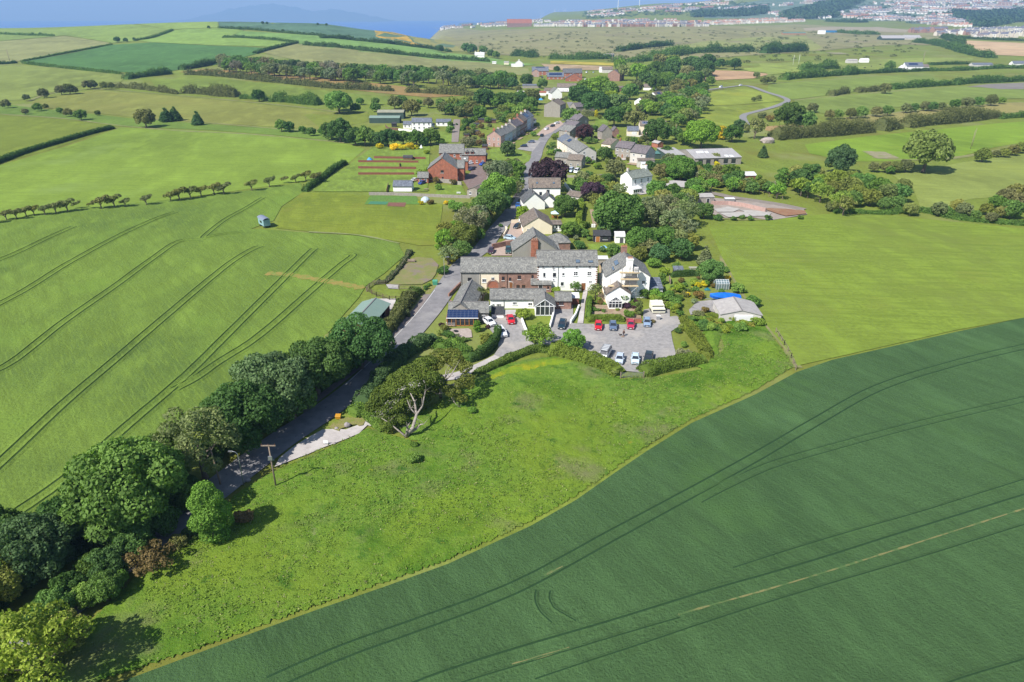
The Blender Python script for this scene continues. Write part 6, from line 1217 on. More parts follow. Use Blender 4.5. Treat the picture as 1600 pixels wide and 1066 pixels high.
h = House('garage', 'garage with a wide shallow pale grey roof and arched white verge', ('H3',968,848), 9.4, 8.4, 1.9, 1.1, -3, ridge='y', wall='pale', roof='palegrey', cat='garage', over=.3, gutter=False); h.door('L',.6,DOORW,4.2,1.8)
h = House('summerhouse', 'black boarded summerhouse with an orange wooden door', ('G6',586,588), 5.4, 2.8, 2.1, .9, 0, wall='black', roof='felt', cat='summerhouse', mono=True, gutter=False); h.door('F',-1.4,ORANGEW,1.3,1.8); h.put('F',1.0,1.2,1.6,.9,'two',DKFRAME)
h = House('shed', 'white garden shed with a grey door beside the black summerhouse', ('G6',812,598), 3.1, 2.6, 2.2, .8, 0, wall='white', roof='whiter', cat='shed', mono=True, gutter=False); h.door('F',.4,flat('grey_door',(.08,.08,.09)),1.1,1.8)
h = House('shed', 'small dark shed with a grey roof above the dark clipped hedge', ('H3',408,322), 2.6, 1.8, 1.2, .5, 0, wall='black', roof='bluegrey', cat='shed', mono=True, gutter=False); h = House('shed', 'pale flat store roof behind the white mill', ('H2',562,190), 3.0, 2.4, 2.0, .1, 0, wall='stone', roof='whiter', cat='store', mono=True, gutter=False)
# ---- green-roofed shed by the lane
C_ = [q('H6',120,915,3.0), q('H6',310,998,3.0), q('H6',603,662,3.0)]; axis = (C_[2]-C_[1]); L_ = axis.length; ang = math.degrees(math.atan2(axis.y, axis.x))
h = House('barn', 'open-sided shed with a two-pitch green steel roof beside the lane', None, L_, 6.5, 3.0, 1.1, ang, wall='rust', roof='steel', cat='barn', world=(C_[1].x, C_[1].y, 0), over=.4, gutter=False)
w_ = [c for c in kids(h.root) if c.name.startswith('wall')][0]; b = MB(); W, Dp = h.w, h.d
b.box(-W/2,W/2,Dp/2-.15,Dp/2,-.5,3.0).box(-W/2,-W/2+.2,-Dp/2,Dp/2-.15,-.5,3.0).box(W/2-.2,W/2,-Dp/2,Dp/2-.15,-.5,3.0)
for x in (-W/2+.1, W/2-.1): b.poly([(x,-Dp/2,3.0),(x,Dp/2,3.0),(x,0,4.1)])
w_.data = b.mesh('wall', [MAT['rust']])
b = MB(); [b.bar((-W/2+W*k/5,-Dp/2+.1,0),(-W/2+W*k/5,-Dp/2+.1,3.0),.25) for k in range(6)]; b.build('posts', WOOD, h.root)
MB().box(W/2-3.2,W/2,-Dp/2-.02,-Dp/2+.12,0,3.0).build('boarded_bay', MAT['rust'], h.root)
# ---- brick houses
BR='red brick houses beside the long gardens'
h = House('brick_house', 'large red brick house whose wide blank gable faces the camera', ('G1',577,660), 12.9, 13.5, 5.6, 4.6, 0, ridge='y', wall='brick', roof='slate', group=BR, over=.25); h.px('L','G1',607,738,16,18,646,736,16,16,702,736,14,16,style='plain',frame=DKFRAME).px('L','G1',697,683,26,22,style='plain',frame=FB); h.auto('F',4,2,1,1.2); h.auto('B',4,2); h.chim(-6.4,0,.5,.5,.3,'brick',0)
h = House('brick_house', 'slate cross wing on the right of the large brick gable', ('G1',822,655), 3.0, 9, 5.4, 2.6, 0, wall='brick', roof='slate', cat='house wing', group=BR, over=.2); 
h = House('brick_house', 'rear brick house with a tall slate roof and small front gable', ('G1',672,528), 12.0, 9, 5.4, 3.4, 0, wall='brick', roof='slate', group=BR, over=.25); h.auto('F',4,2); h = House('brick_house', 'small brick front gable of the rear brick house', ('G1',706,535), 5.4, 5, 4.6, 2.4, 0, ridge='y', wall='brick', roof='slate', cat='house wing', group=BR, over=.25); h.put('L',0,3.2,1.2,1.2,'two')
h = House('brick_house', 'brick house with two small dormers facing the yard', ('G1',862,545), 11.5, 7.5, 4.6, 2.4, 0, wall='brick', roof='slate', group=BR, over=.2)
for u in (-3.4,-.8):
    b = MB(); b.box(-.75,.75,-1.6,.6,0,1.0); o = b.build('dormer', MAT['brick'], h.root); o.location = (u,-1.9,h.he+.45); MB().box(-.45,.45,-1.66,-1.6,.2,.85).build('dormer_window', GLASS, o)
    b = MB(); b.poly([(-.95,-1.8,1.0),(0,-1.8,1.75),(0,1.2,1.75),(-.95,.6,1.0)]); b.poly([(.95,-1.8,1.0),(.95,.6,1.0),(0,1.2,1.75),(0,-1.8,1.75)]); b.poly([(-.95,-1.8,1.0),(.95,-1.8,1.0),(0,-1.8,1.75)]); b.build('dormer_roof', ROOF['slate'], o)
h.auto('F',4,1); 
h = House('garage', 'brick garage with a gable turned right beside the blue car', ('G1',985,552), 5.0, 6.5, 3.4, 2.0, 0, ridge='y', wall='brick', roof='slate', cat='garage', over=.2); h.door('L',0,DOORBLUE,2.6,2.1)
h = House('garage', 'small brick garage with one white rooflight', ('G1',858,598), 3.0, 6.0, 4.2, 1.6, 0, wall='brick', roof='slate', cat='garage', over=.15); h.slope(0,.5,.8,.8,mats=[WHITE,WHITE]); 
h = House('annexe', 'low brick annexe left of the large brick gable', ('G1',492,735), 4.6, 5, 2.4, 1.9, 0, wall='brick', roof='slate', cat='annexe', over=.2); h.auto('F',2,1)
h = House('garage', 'white rendered garage with a dark slate roof on the lawn', ('G1',288,806), 7.7, 6.0, 2.3, 1.7, 0, wall='white', roof='bluegrey', cat='garage', over=.2)
h = House('stone_barn', 'long stone outbuilding with a grey slab roof behind the garden wall', ('G1',905,835), 6.5, 15, 2.6, 1.2, -24, ridge='y', wall='stone', roof='brown', cat='outbuilding', over=.15); h.put('L',-1.8,1.4,1,1.2,'two'); h.door('L',1.6,DKFRAME)
h = House('log_store', 'low stone garden store with a dark roof in the long gardens', ('G1',372,567), 4.6, 2.5, 1.3, .8, 0, wall='brown', roof='felt', cat='store', over=.15, gutter=False)
# ---- white modern house and green barns
h = House('house', 'large white modern house with a blue-grey roof', ('G1',443,272), 12.4, 7.5, 4.7, 2.1, 0, wall='white', roof='bluegrey', over=.3); h.auto('F',4,2,1.1,1.3,'two',z0=1.3,dz=2.3); h.auto('B',4,2); h = House('house_wing', 'low white wing left of the modern white house', ('G1',372,290), 5.2, 6, 2.6, 1.5, 0, wall='white', roof='bluegrey', cat='house wing', over=.25); h.auto('F',2,1,1.1,1.1)
h = House('bungalow', 'small white bungalow right of the modern white house', ('G1',646,270), 9.6, 6.5, 2.6, 1.4, 0, wall='white', roof='bluegrey', over=.3); h.auto('F',3,1,1.2,1.2); h = House('porch', 'white garden porch between the two white houses', ('G1',598,293), 2.4, 2.2, 2.2, .4, 0, wall='white', roof='bluegrey', cat='porch', mono=True)
h = House('barn', 'front dark green barn with a low teal-grey roof', ('G1',88,238), 20.5, 8.5, 3.3, 1.0, 0, wall='darkgreen', roof='steel', cat='barn', over=.2, gutter=False); h = House('barn', 'rear dark green barn with an olive-grey roof', ('G1',155,192), 18.5, 9.5, 4.2, 1.2, 0, wall='darkgreen', roof='olive', cat='barn', over=.2, gutter=False); h = House('shed', 'small black shed in front of the green barns', ('G1',275,285), 3, 3, 2, .5, 0, wall='black', roof='felt', cat='shed', mono=True, gutter=False)
# ---- terrace on the left of the street
p0 = q('G1',1186,392,5.6); dd = Vector((.255,.967,0)); s_ = 0
TER = [(7.5,5.7,2.7,'pink','slate','pink stone end house of the left terrace'),(7.5,5.2,2.6,'blue','slate','pale blue house next to the pink end of the left terrace'),(7.5,5.2,2.5,'blue','slate','third house of the left terrace, pale blue'),(7.5,5.2,2.5,'pale','slate','fourth house of the left terrace'),  # blue walls carry the shade of the street fronts in their colour
 (8.5,6.2,2.8,'stone','purple','stone house with a taller roof midway up the left terrace'),(7.5,5.8,2.6,'sand','purple','dark red house in the left terrace'),(8.5,6.8,3.0,'sand','brown','tall reddish house beside the solar roofs in the left terrace'),(9,7.0,3.0,'blue','bluegrey','pale house with solar panels on the left terrace'),(7,7.0,3.0,'pale','bluegrey','farthest tall house of the left terrace'),(7,3.6,2.2,'white','brown','low white cottage closing the left terrace')]
for (w_, he_, rr_, wl_, rf_, lb_) in TER:
    w_ = w_*1.13; p = p0+dd*s_; h = House('terraced_house', lb_, None, w_, 8.0, he_, rr_, 75.2, wall=wl_, roof=rf_, world=(p.x,p.y,0), group='terrace left of the street', over=.2); h.auto('F',2 if w_ < 8 else 3,2,.9,1.3,'two',door=0); h.auto('B',2,2)
    if wl_ != 'white': h.chim(-w_/2+.3,0,.55,1.2,1.1,'brick' if wl_ in ('pink','sand') else 'pale',3)
    if 'solar' in lb_ and 'beside' not in lb_: h.slope(0,.5,6.5,3.0,'F',name='solar_panel',mats=[SOLAR,DKFRAME],grid=(6,2))
    if s_ == 0:
        for (u, z) in ((-2.6,4.2),(0,4.2),(2.6,4.2),(-2.6,1.6),(2.6,1.6)): h.put('L',u,z,.8,1.2,'four')
        h.door('L',0,DOORB)
    s_ += w_+.02
# far end of the street
h = House('stone_house', 'big grey stone three-storey house with a brown roof', ('V',402,590), 12.0, 15, 8.2, 3.0, -20, ridge='y', wall='stone', roof='brown', over=.2); h.auto('F',4,3,.9,1.4,'two',z0=1.4); h.chim(-7.2,0,.7,1.2,1.0,'stone',3)
h = House('house', 'long dark stone row right of the big stone house', ('V',800,620), 20, 8, 3.8, 2.6, 28, wall='stone', roof='purple', over=.2); h.auto('F',4,1); h.chim(8,0,.6,1,1,'pale',2)
for k, (x, y, w_, d_, he_, lb) in enumerate(((720,770,7.5,9,5.2,'upper'),(640,850,9,9,5.0,'middle'),(590,905,9,9,4.6,'lower'))): h = House('terraced_house', lb+' slate-roofed house of the short row along the street bend', ('V',x,y), w_, 10, he_, 2.6, -50, wall='stone', roof='purple' if k < 2 else 'slate', group='short row along the street bend', over=.2); h.auto('F',2,2); h.auto('R',2,2); 
h = House('house', 'white gabled house with a bright gable facing the camera', ('V',492,450), 9.5, 11, 5.4, 4.2, 10, ridge='y', wall='white', roof='slate', over=.15); h.auto('F',2,2)
h = House('bungalow', 'long white bungalow with a brown-grey roof and white gable', ('V',560,372), 20, 9, 4.0, 3.2, -8, wall='white', roof='brown', over=.25); h.auto('F',5,1); h = House('bungalow', 'white cross wing of the long white bungalow', ('V',712,392), 12, 9, 3.0, 3.0, -30, ridge='y', wall='white', roof='brown', cat='house wing', over=.2)
h = House('house', 'low roof row beside the white gabled house', ('V',405,415), 8, 8, 3.0, 2.0, 0, wall='white', roof='brown', over=.2); h = House('barn', 'long low stone shed with a blue-grey roof', ('V',132,350), 18, 7, 2.6, 1.0, 0, wall='stone', roof='bluegrey', cat='barn', over=.2, gutter=False); h = House('shed', 'white low shed roof at the edge of the dark wood', ('V',60,440), 12, 6, 2.4, 1.4, -10, wall='white', roof='palegrey', cat='shed', over=.2, gutter=False)
h = House('shed', 'small red-roofed shed beside the white gabled house', ('V',345,440), 6, 5, 2.4, 1.2, 0, wall='white', roof='pantile', cat='shed', over=.2, gutter=False)
h = House('brick_house', 'brick house with solar panels and a purple gable, farthest left of three', ('V',250,168), 20, 11, 5.2, 4.4, 0, wall='brick', roof='bluegrey', over=.3); h.slope(0,.85,11,1.4,name='solar_panel',mats=[SOLAR,DKFRAME],grid=(8,1)); h.auto('F',4,2,1.3,1.3)
h2 = House('brick_house', 'pink-fronted gable of the farthest left brick house', ('V',252,180), 8.5, 6, 5.6, 3.0, 0, ridge='y', wall='pink', roof='bluegrey', cat='house wing', over=.3); h2.auto('L',2,2)
h = House('brick_house', 'low brick house with one wide black solar array, middle of three', ('V',440,238), 19, 9, 3.2, 4.0, 0, wall='brick', roof='bluegrey', over=.3); h.slope(0,.55,14.5,3.0,name='solar_panel',mats=[SOLAR,DKFRAME],grid=(8,2)); h.auto('F',4,1,1.3,1.2)
h = House('brick_house', 'orange-brick house with stepped gables, right of three', ('V',640,192), 22, 11, 5.4, 4.2, 0, wall='brick', roof='dark', over=.3); h.auto('F',4,2); h2 = House('brick_house', 'orange-brick front gable below the stepped gable roof', ('V',672,262), 18, 8, 3.0, 5.0, 0, ridge='y', wall='brick', roof='purple', cat='house wing', over=.3); h2.auto('L',2,1)
h = House('stone_house', 'red-brown stone house with a purple roof among the trees', ('V',1200,200), 14, 13, 7.5, 4, -30, ridge='y', wall='sand', roof='purple', over=.2); h = House('house', 'pale house beside the red-brown stone house', ('V',1130,150), 13, 10, 4.0, 2.6, 0, wall='pale', roof='brown', over=.2); h = House('house', 'white house end beside the red-brown stone house', ('V',1098,140), 7, 8, 4.4, 1.8, 0, wall='white', roof='whiter', over=.2)
h = House('cottage', 'reddish stone ruin among the village trees', ('V',1330,380), 7, 6, 3, 1.2, 20, wall='sand', roof='brown', over=.1)
h = House('bungalow', 'white bungalow with a grey roof among trees, uppermost of three', ('F3',582,545), 13, 8, 2.8, 2.6, -12, wall='white', roof='brown', over=.25); h = House('bungalow', 'white gabled bungalow with dark solar panels, right of three', ('F3',612,598), 8, 16, 2.8, 3.0, -35, ridge='y', wall='white', roof='brown', over=.2); h.slope(0,.5,6,2.4,'F',name='solar_panel',mats=[SOLAR,DKFRAME],grid=(4,2)); h = House('bungalow', 'white gable end half hidden by trees, lowest of three', ('F3',526,632), 8.5, 12, 2.8, 2.8, -35, ridge='y', wall='white', roof='brown', over=.2)
h = House('cottage', 'far white cottage with a chimney beside dark trees', ('F2',967,345), 16, 9, 3.6, 4.2, 0, ridge='x', wall='white', roof='whiter', over=.15); h.chim(-7,0,.9,1.2,1.6,'white',1).chim(2,0,.9,1.2,1.4,'white',1)
h = House('house', 'white house with a stepped gable above the pale olive field', ('F2',1222,395), 10, 9, 5, 3.4, 0, ridge='y', wall='white', roof='whiter', over=.15); h.chim(0,0,.8,1.2,1.2,'white',1); h = House('house_wing', 'low white wing of the stepped gable house', ('F2',1195,406), 18, 6, 2.6, 1.2, 0, wall='white', roof='whiter', cat='house wing', over=.15); h = House('shed', 'small cream shed left of the stepped gable house', ('F2',1150,392), 7, 6, 3, 1.4, 0, wall='cream', roof='palegrey', cat='shed', over=.15); h = House('shed', 'tiny white sheds at the end of the long dark hedge', ('F2',1076,390), 6, 5, 2.4, 1, 0, wall='white', roof='whiter', cat='shed', over=.15)
h = House('bungalow', 'white bungalow with solar panels in the right-hand fields', ('F4',862,416), 22, 10, 5, 4.4, 0, wall='white', roof='bluegrey', over=.2); h.auto('F',4,1,1.3,1.3,z0=1.6); h.slope(-1,.55,11,2.8,name='solar_panel',mats=[SOLAR,DKFRAME],grid=(6,2)); h = House('bungalow', 'white cross gable left of the solar bungalow', ('F4',842,428), 7, 11, 3.2, 3.2, 0, ridge='y', wall='white', roof='whiter', cat='house wing', over=.2); h = House('bungalow', 'brown-roofed right wing of the solar bungalow', ('F4',950,418), 12, 9, 3.2, 2.6, 0, wall='white', roof='brown', cat='house wing', over=.2)
h = House('barn', 'long grey barn with a teal edge right of the solar bungalow', ('F4',1282,405), 26, 9, 4.6, 2, 0, wall='pale', roof='bluegrey', cat='barn', over=.2, gutter=False); h = House('house', 'grey-roofed house at the right edge of the photo', ('F4',1535,398), 22, 9, 3.2, 3, 0, wall='white', roof='bluegrey', over=.2)
h = House('shed', 'pale farm shed in the grazing paddock', ('F4',500,378), 14, 8, 4, 1.5, 0, wall='pale', roof='palegrey', cat='shed', over=.2, gutter=False); h = House('shed', 'white and teal shed in the grazing paddock', ('F4',585,375), 11, 8, 4, 2, 0, wall='white', roof='whiter', cat='shed', over=.2, gutter=False)
h = House('barn', 'left pale-roofed farm shed below the hillside town', ('F4',715,240), 52, 26, 4, 6, 0, wall='darkgreen', roof='palesteel', cat='barn', over=.3, gutter=False); h = House('barn', 'right pale-roofed farm shed below the hillside town', ('F4',860,238), 38, 26, 4, 6, 0, wall='pale', roof='palesteel', cat='barn', over=.3, gutter=False)
h = House('works', 'white works building on the pale clearing', ('F4',325,192), 16, 14, 9, 1, 0, wall='white', roof='whiter', cat='works', over=.1, gutter=False); h = House('works', 'long blue works shed on the pale clearing', ('F4',362,192), 34, 12, 5, 1, 0, wall='white', roof='bluegrey', cat='works', over=.1, gutter=False, paint=(.04,.20,.42)); h = House('works', 'low teal works sheds at the left of the clearing', ('F4',95,208), 60, 14, 4, 2, 0, wall='white', roof='teal', cat='works', over=.1, gutter=False, paint=(.35,.2,.12))
h = House('tank', 'white low building behind the yellow strip', ('F3',288,345), 26, 9, 3.5, 1.0, 0, wall='white', roof='whiter', cat='farm building', over=.1, gutter=False); h = House('shed', 'dark green tank shed behind the yellow strip', ('F3',345,340), 14, 9, 6, .6, 0, wall='darkgreen', roof='palegrey', cat='shed', over=.1, gutter=False)
# ---- distant town: the nearest houses one by one, the rest as one
TW = [(.68,.65,.60),(.56,.50,.42),(.62,.58,.52),(.34,.20,.15),(.28,.16,.12),(.46,.43,.39)]; TRf = [(.36,.18,.12),(.30,.16,.12),(.15,.16,.19),(.12,.12,.15),(.2,.16,.14)]
TWM = [flat('far_render_%d' % i if False else 'far_render', c, .9) for i, c in enumerate(TW)]; TRM = [flat('far_roof', c, .9) for c in TRf]
def house_geo(b, x, y, z, w, d, he, rr, a, mw, mr):
    ca, sa = math.cos(a), math.sin(a); T = lambda u, v, zz: (x+ca*u-sa*v, y+sa*u+ca*v, z+zz)
    b.hexa([T(-w/2,-d/2,-3),T(w/2,-d/2,-3),T(w/2,d/2,-3),T(-w/2,d/2,-3),T(-w/2,-d/2,he),T(w/2,-d/2,he),T(w/2,d/2,he),T(-w/2,d/2,he)], mw)
    b.poly([T(-w/2,-d/2,he),T(w/2,-d/2,he),T(w/2,0,he+rr),T(-w/2,0,he+rr)], mr); b.poly([T(w/2,d/2,he),T(-w/2,d/2,he),T(-w/2,0,he+rr),T(w/2,0,he+rr)], mr); b.poly([T(-w/2,-d/2,he),T(-w/2,0,he+rr),T(-w/2,d/2,he)], mw); b.poly([T(w/2,-d/2,he),T(w/2,d/2,he),T(w/2,0,he+rr)], mw)
rnt = random.Random(12); TMESH = {}
def town_house(px, py, s, wi, ri, label, group):
    key = (wi, ri, rnt.randint(0, 2))
    if key not in TMESH:
        b = MB(); house_geo(b, 0, 0, 0, 10, 8, 5.5, 3, 0, 0, 1); b.box(-4.2,-3.2,-.4,.6,6,9.6,0)
        for u in (-3,0,3):
            for z in (1.4,4.0): b.box(u-.6,u+.6,-4.08,-3.99,z-.6,z+.6,2)
        if key[2] == 1: b.box(1,4.6,-6,-4,-2,3,0).poly([(1,-6,3),(4.6,-6,3),(4.6,-4,4),(1,-4,4)],1)
        TMESH[key] = b.mesh('distant_house', [TWM[wi], TRM[ri], GLASS])
    p, t = at(px, py); o = link('distant_house', TMESH[key]); o.location = (p.x, p.y, th(p.x, p.y)); o.scale = (s*rnt.uniform(.9,1.5), s, s*rnt.uniform(.9,1.15)); o.rotation_euler = (0, 0, rnt.choice([0,0,.3,-.4,1.4,.1])); tag(o, label, 'house', group)
def srow(f, x0, y0, x1, y1, n, s, ws, rs, label, group, jy=1.0):
    for k in range(n):
        t = (k+.5)/n; X, Y = fp(f, x0+(x1-x0)*t+rnt.uniform(-1,1), y0+(y1-y0)*t+rnt.uniform(-jy,jy)); town_house(X, Y, s, rnt.choice(ws), rnt.choice(rs), label, group)
srow('F3',205,168,980,166,44,1.25,[0,3,4,5],[2,3,3,4],'two-storey house in the nearest row of the distant town, left half','nearest town row, left half')
srow('F3',940,160,1590,136,40,1.25,[0,0,2,1],[0,1,0,4],'white house with a reddish roof in the nearest row of the distant town','nearest town row, right half')
srow('F3',960,146,1480,124,34,1.2,[0,2,1],[0,1,4],'reddish-roofed house in the second row of the distant town','second town row')
srow('F3',-100,166,220,166,20,1.3,[0,0,2],[2,4],'white house in the long pale row at the left of the town','pale left town row',.5); srow('F3',0,150,940,146,44,1.25,[0,4,5,2],[0,2,3,1],'house in the second row of the left half of the distant town','second town row, left half')
srow('F4',890,205,1100,195,18,1.5,[3,4,3],[3,3,2],'brick house of the new estate beside the farm sheds','brick part of the new estate',5); srow('F4',1050,220,1300,212,22,1.35,[0,1,3],[3,3,2],'slate-roofed house in the middle of the new estate','middle of the new estate',6)
srow('F4',1280,240,1620,225,26,1.4,[1,0,1],[3,3,4],'cream house in the lower row of the new estate','lower row of the new estate',7); srow('F4',1200,200,1620,190,24,1.3,[0,1,2],[3,3,2],'white house in the upper row of the new estate','upper row of the new estate',6)
srow('T7',130,100,250,100,10,1.5,[0,2],[4,2],'white house at the seaward tip of the town','seaward tip of the town',6)
b = MB(); MT = TWM+TRM
def fillpoly(region, n, s):
    f = region[0][0]; poly = [(p[1], p[2]) for p in region]; X = [p[0] for p in poly]; Y = [p[1] for p in poly]; nb = 5
    while n > 0:
        x = rnt.uniform(min(X), max(X)); y = rnt.uniform(min(Y), max(Y))
        if not poly_np(poly, np.array([x]), np.array([y]))[0]: continue
        wi = rnt.choice([0,0,2,1,5,3]); ri = 6+rnt.choice([0,1,2,2,3,4,4]); a0 = rnt.choice([0,.3,-.35,1.3]); p = q(f, x, y)
        for k in range(rnt.randint(2, nb)):
            xx = p.x+math.cos(a0)*k*13*s; yy = p.y+math.sin(a0)*k*13*s; house_geo(b, xx, yy, th(xx, yy), 10*s, 8*s, 5.5*s, 3*s, a0, wi, ri); n -= 1
        n -= 1
fillpoly(P('T7',130,95,300,72,600,58,800,50,1200,56,1599,44,1599,84,1100,82,800,78,600,84,300,104,150,118), 520, 1.15)
fillpoly(P('F3',205,78,420,62,700,40,900,20,1060,6,1130,10,1000,50,900,72,700,80,560,78,420,100,230,112), 380, 1.3)
fillpoly(P('T8',30,50,240,34,420,20,600,-4,640,0,520,22,330,40,200,50,60,56), 230, 1.3)
fillpoly(P('T8',320,88,380,86,600,90,640,84,700,62,780,40,860,10,1100,-10,1700,-10,1700,52,1420,60,1250,60,1200,84,1000,70,900,60,740,96,640,94,500,92), 1250, 1.3)
fillpoly(P('T8',740,100,900,82,1000,94,1060,104,1100,82,1200,92,1300,108,1315,128,1240,136,1040,118,960,104,820,104), 420, 1.2); fillpoly(P('T8',320,62,390,60,380,84,320,84), 40, 1.2)
tag(link('distant_houses', b.mesh('distant_houses', MT)), 'streets of small far-off houses covering the hillside and coast', 'houses', kind='stuff')
h = House('church_hall', 'large red-roofed hall rising above the distant seaside town', ('T7',608,66), 105, 30, 16, 16, 0, wall='sand', roof='pantile', cat='hall', over=.1, gutter=False)
# wind turbines
for k, (f, x, y, hh) in enumerate((('F2',1380,95,85),('F2',1395,92,60),('F2',1470,72,60),('F2',1490,70,50),('F2',1522,68,60),('F2',1535,67,70),('F2',1582,66,45),('F3',25,66,55),('F3',85,64,50),('F3',422,58,150),('F3',556,38,150))):
    p, t = at(*fp(f, x, y)); r = empty('wind_turbine', (p.x, p.y, th(p.x, p.y)), 0, ordn(k)+' wind turbine from the left on the skyline behind the town', 'wind turbine', 'wind turbines on the skyline'); MB().tube([(0,0,0),(0,0,hh)],[2.2,1.2],8).build('tower', WHITE, r)
    hb = MB().box(-1.5,1.5,-4,4,hh-1.5,hh+1.5).build('nacelle', WHITE, r)
    for j in range(3): a = k*.7+j*2.094; bl = MB().bar((0,-4.6,hh),(math.sin(a)*hh*.5,-4.6,hh+math.cos(a)*hh*.5),1.6,.5); bl.build('blade', WHITE, r)
# ================================================================== CARS
def car_meshes(kind):
    K = dict(hatch=(4.0,1.74,1.48,.95,.62,[(0,.62),(.02,.78),(.24,.92),(.36,.96)],(.23,.38,.86,.985)), suv=(4.5,1.86,1.68,1.05,.72,None,(.22,.36,.90,.985)), estate=(4.6,1.8,1.5,.96,.66,None,(.24,.38,.86,.97)), van=(4.8,1.9,1.95,1.15,.72,None,(.12,.24,.95,.985)))[kind]
    L, W, H, belt, hood, _, (a, b_, c, d) = K; X = lambda t: -L/2+L*t      # front at -x
    st = [(0,.35,.60,.86),(.015,.22,hood*.98,.93),(.06,.20,hood+.10,.97),(a,.20,belt-.03,1),(b_,.20,belt,1),(.62,.20,belt+.02,1),(.88,.20,belt+.03,.98),(.97,.22,belt*.98,.95),(1,.36,belt*.78,.90)]
    b = MB(); prev = None
    for t, z0, z1, k in st:
        w = W/2*k; r = [(X(t),-w*.94,z0),(X(t),-w,z0+.22),(X(t),-w*.985,(z0+z1)/2+.1),(X(t),-w*.90,z1),(X(t),0,z1+.03),(X(t),w*.90,z1),(X(t),w*.985,(z0+z1)/2+.1),(X(t),w,z0+.22),(X(t),w*.94,z0)]
        if prev:
            for i in range(8): b.poly([prev[i], r[i], r[i+1], prev[i+1]])
            b.poly([prev[8], r[8], r[0], prev[0]])
        else: b.poly(r)
        prev = r
    b.poly(prev[::-1]); 
    g = W/2*.88; rf = W/2*.70                                             # roof panel and pillars belong to the body
    tb = [(X(b_+.02),H-.04),(X(b_+.10),H),(X(c-.16),H),(X(c-.04),H-.06)]
    for i in range(3): (x0,z0),(x1,z1) = tb[i], tb[i+1]; b.hexa([(x0,-rf,z0-.06),(x1,-rf,z1-.06),(x1,rf,z1-.06),(x0,rf,z0-.06),(x0,-rf*.97,z0),(x1,-rf*.97,z1),(x1,rf*.97,z1),(x0,rf*.97,z0)])
    for s in (-1, 1):
        for (x0, x1) in ((X(a),X(b_+.02)),(X((a+c)/2+.06),X((a+c)/2+.05)),(X(d),X(c-.04))): b.bar((x0,s*g,belt-.04),(x1,s*rf*.98,H-.07),.07,.09)
    body = b.mesh('body', [PAINT], False)
    gl = MB(); gl.hexa([(X(a)+.03,-g*.97,belt-.08),(X(d)-.03,-g*.97,belt-.08),(X(d)-.03,g*.97,belt-.08),(X(a)+.03,g*.97,belt-.08),(X(b_+.03),-rf*.96,H-.07),(X(c-.05),-rf*.96,H-.07),(X(c-.05),rf*.96,H-.07),(X(b_+.03),rf*.96,H-.07)])
    glass = gl.mesh('window_glass', [GLASS])
    wh = MB().tube([(0,-.11,0),(0,.11,0)], .32, 16).mesh('wheel', [TYRE], False); rm = MB().tube([(0,-.12,0),(0,.12,0)], .20, 12).mesh('rim', [RIM])
    hl = MB().box(-.06,.12,-.2,.2,-.07,.07).mesh('headlight', [LAMPW]); tl = MB().box(-.04,.04,-.13,.13,-.14,.14).mesh('tail_light', [LAMPR])
    pl = MB().box(-.02,.02,-.26,.26,-.055,.055).mesh('number_plate', [WHITE]); mr = MB().box(-.08,.08,-.1,.1,-.07,.07).mesh('wing_mirror', [PAINT]); gr = MB().box(-.03,.03,-.55,.55,-.09,.09).mesh('grille', [BLKP])
    return L, W, H, belt, hood, body, glass, wh, rm, hl, tl, pl, mr, gr
CARM = {}
def car(label, front, back, kind, color, parts=True, group=None, frame=None, name='parked_car'):
    "front and back: traced ground points of the two ends"
    if kind not in CARM: CARM[kind] = car_meshes(kind)
    L, W, H, belt, hood, body, glass, wh, rm, hl, tl, pl, mr, gr = CARM[kind]
    f = q(*front); bk = q(*back); c = (f+bk)/2; d = bk-f; a = math.atan2(d.y, d.x)
    r = empty(name, (c.x, c.y, th(c.x, c.y)+.16), a, label, 'car' if kind != 'van' else 'van', group)
    o = link('body', body, r); o.color = (*color, 1); link('window_glass', glass, r)
    for sx, sy in ((-.31,-1),(-.31,1),(.30,-1),(.30,1)):
        w = link('wheel', wh, r); w.location = (sx*L, sy*(W/2-.10), .32)
        if parts: link('rim', rm, w)
    if parts:
        for s in (-1, 1):
            o = link('headlight', hl, r); o.location = (-L/2+.06, s*W*.34, hood*.9); o = link('tail_light', tl, r); o.location = (L/2-.05, s*W*.38, belt*.8); o = link('wing_mirror', mr, r); o.location = (-L*.17, s*(W/2+.06), belt+.05); o.color = (*color, 1)
        o = link('number_plate', pl, r); o.location = (-L/2-.01, 0, .40); o = link('number_plate', pl, r); o.location = (L/2+.01, 0, .55); o = link('grille', gr, r); o.location = (-L/2+.005, 0, .56)
    return r
cW=(.75,.76,.78); cR=(.55,.012,.02); cB=(.035,.05,.09); cD=(.012,.022,.03); cS=(.35,.42,.5); cLB=(.5,.60,.72); cC=(.42,.02,.06)
car('white saloon parked nearest the lean-to of the low white cottage', ('H4',694,318), ('H4',592,248), 'hatch', cW)
car('second white car, lower beside the curved dark hedge', ('H4',828,462), ('H4',742,352), 'suv', cW)
car('red hatchback alone in the middle of the gravel yard', ('H4',915,308), ('H4',880,208), 'hatch', cR)
car('dark teal estate car beside the white parapet wall', ('H4',1492,370), ('H4',1530,250), 'estate', (.01,.03,.045))
car('bright red hatchback, leftmost in the row by the clipped hedge', ('H5',442,288), ('H5',444,222), 'hatch', cR)
car('slate-blue hatchback between the two red cars', ('H5',580,292), ('H5',575,222), 'hatch', (.10,.14,.22))
car('dark red car at the brick garden wall', ('H5',740,280), ('H5',744,210), 'hatch', cC)
car('silver-blue car beside the dark red shrub', ('H5',893,258), ('H5',889,190), 'hatch', (.22,.30,.42))
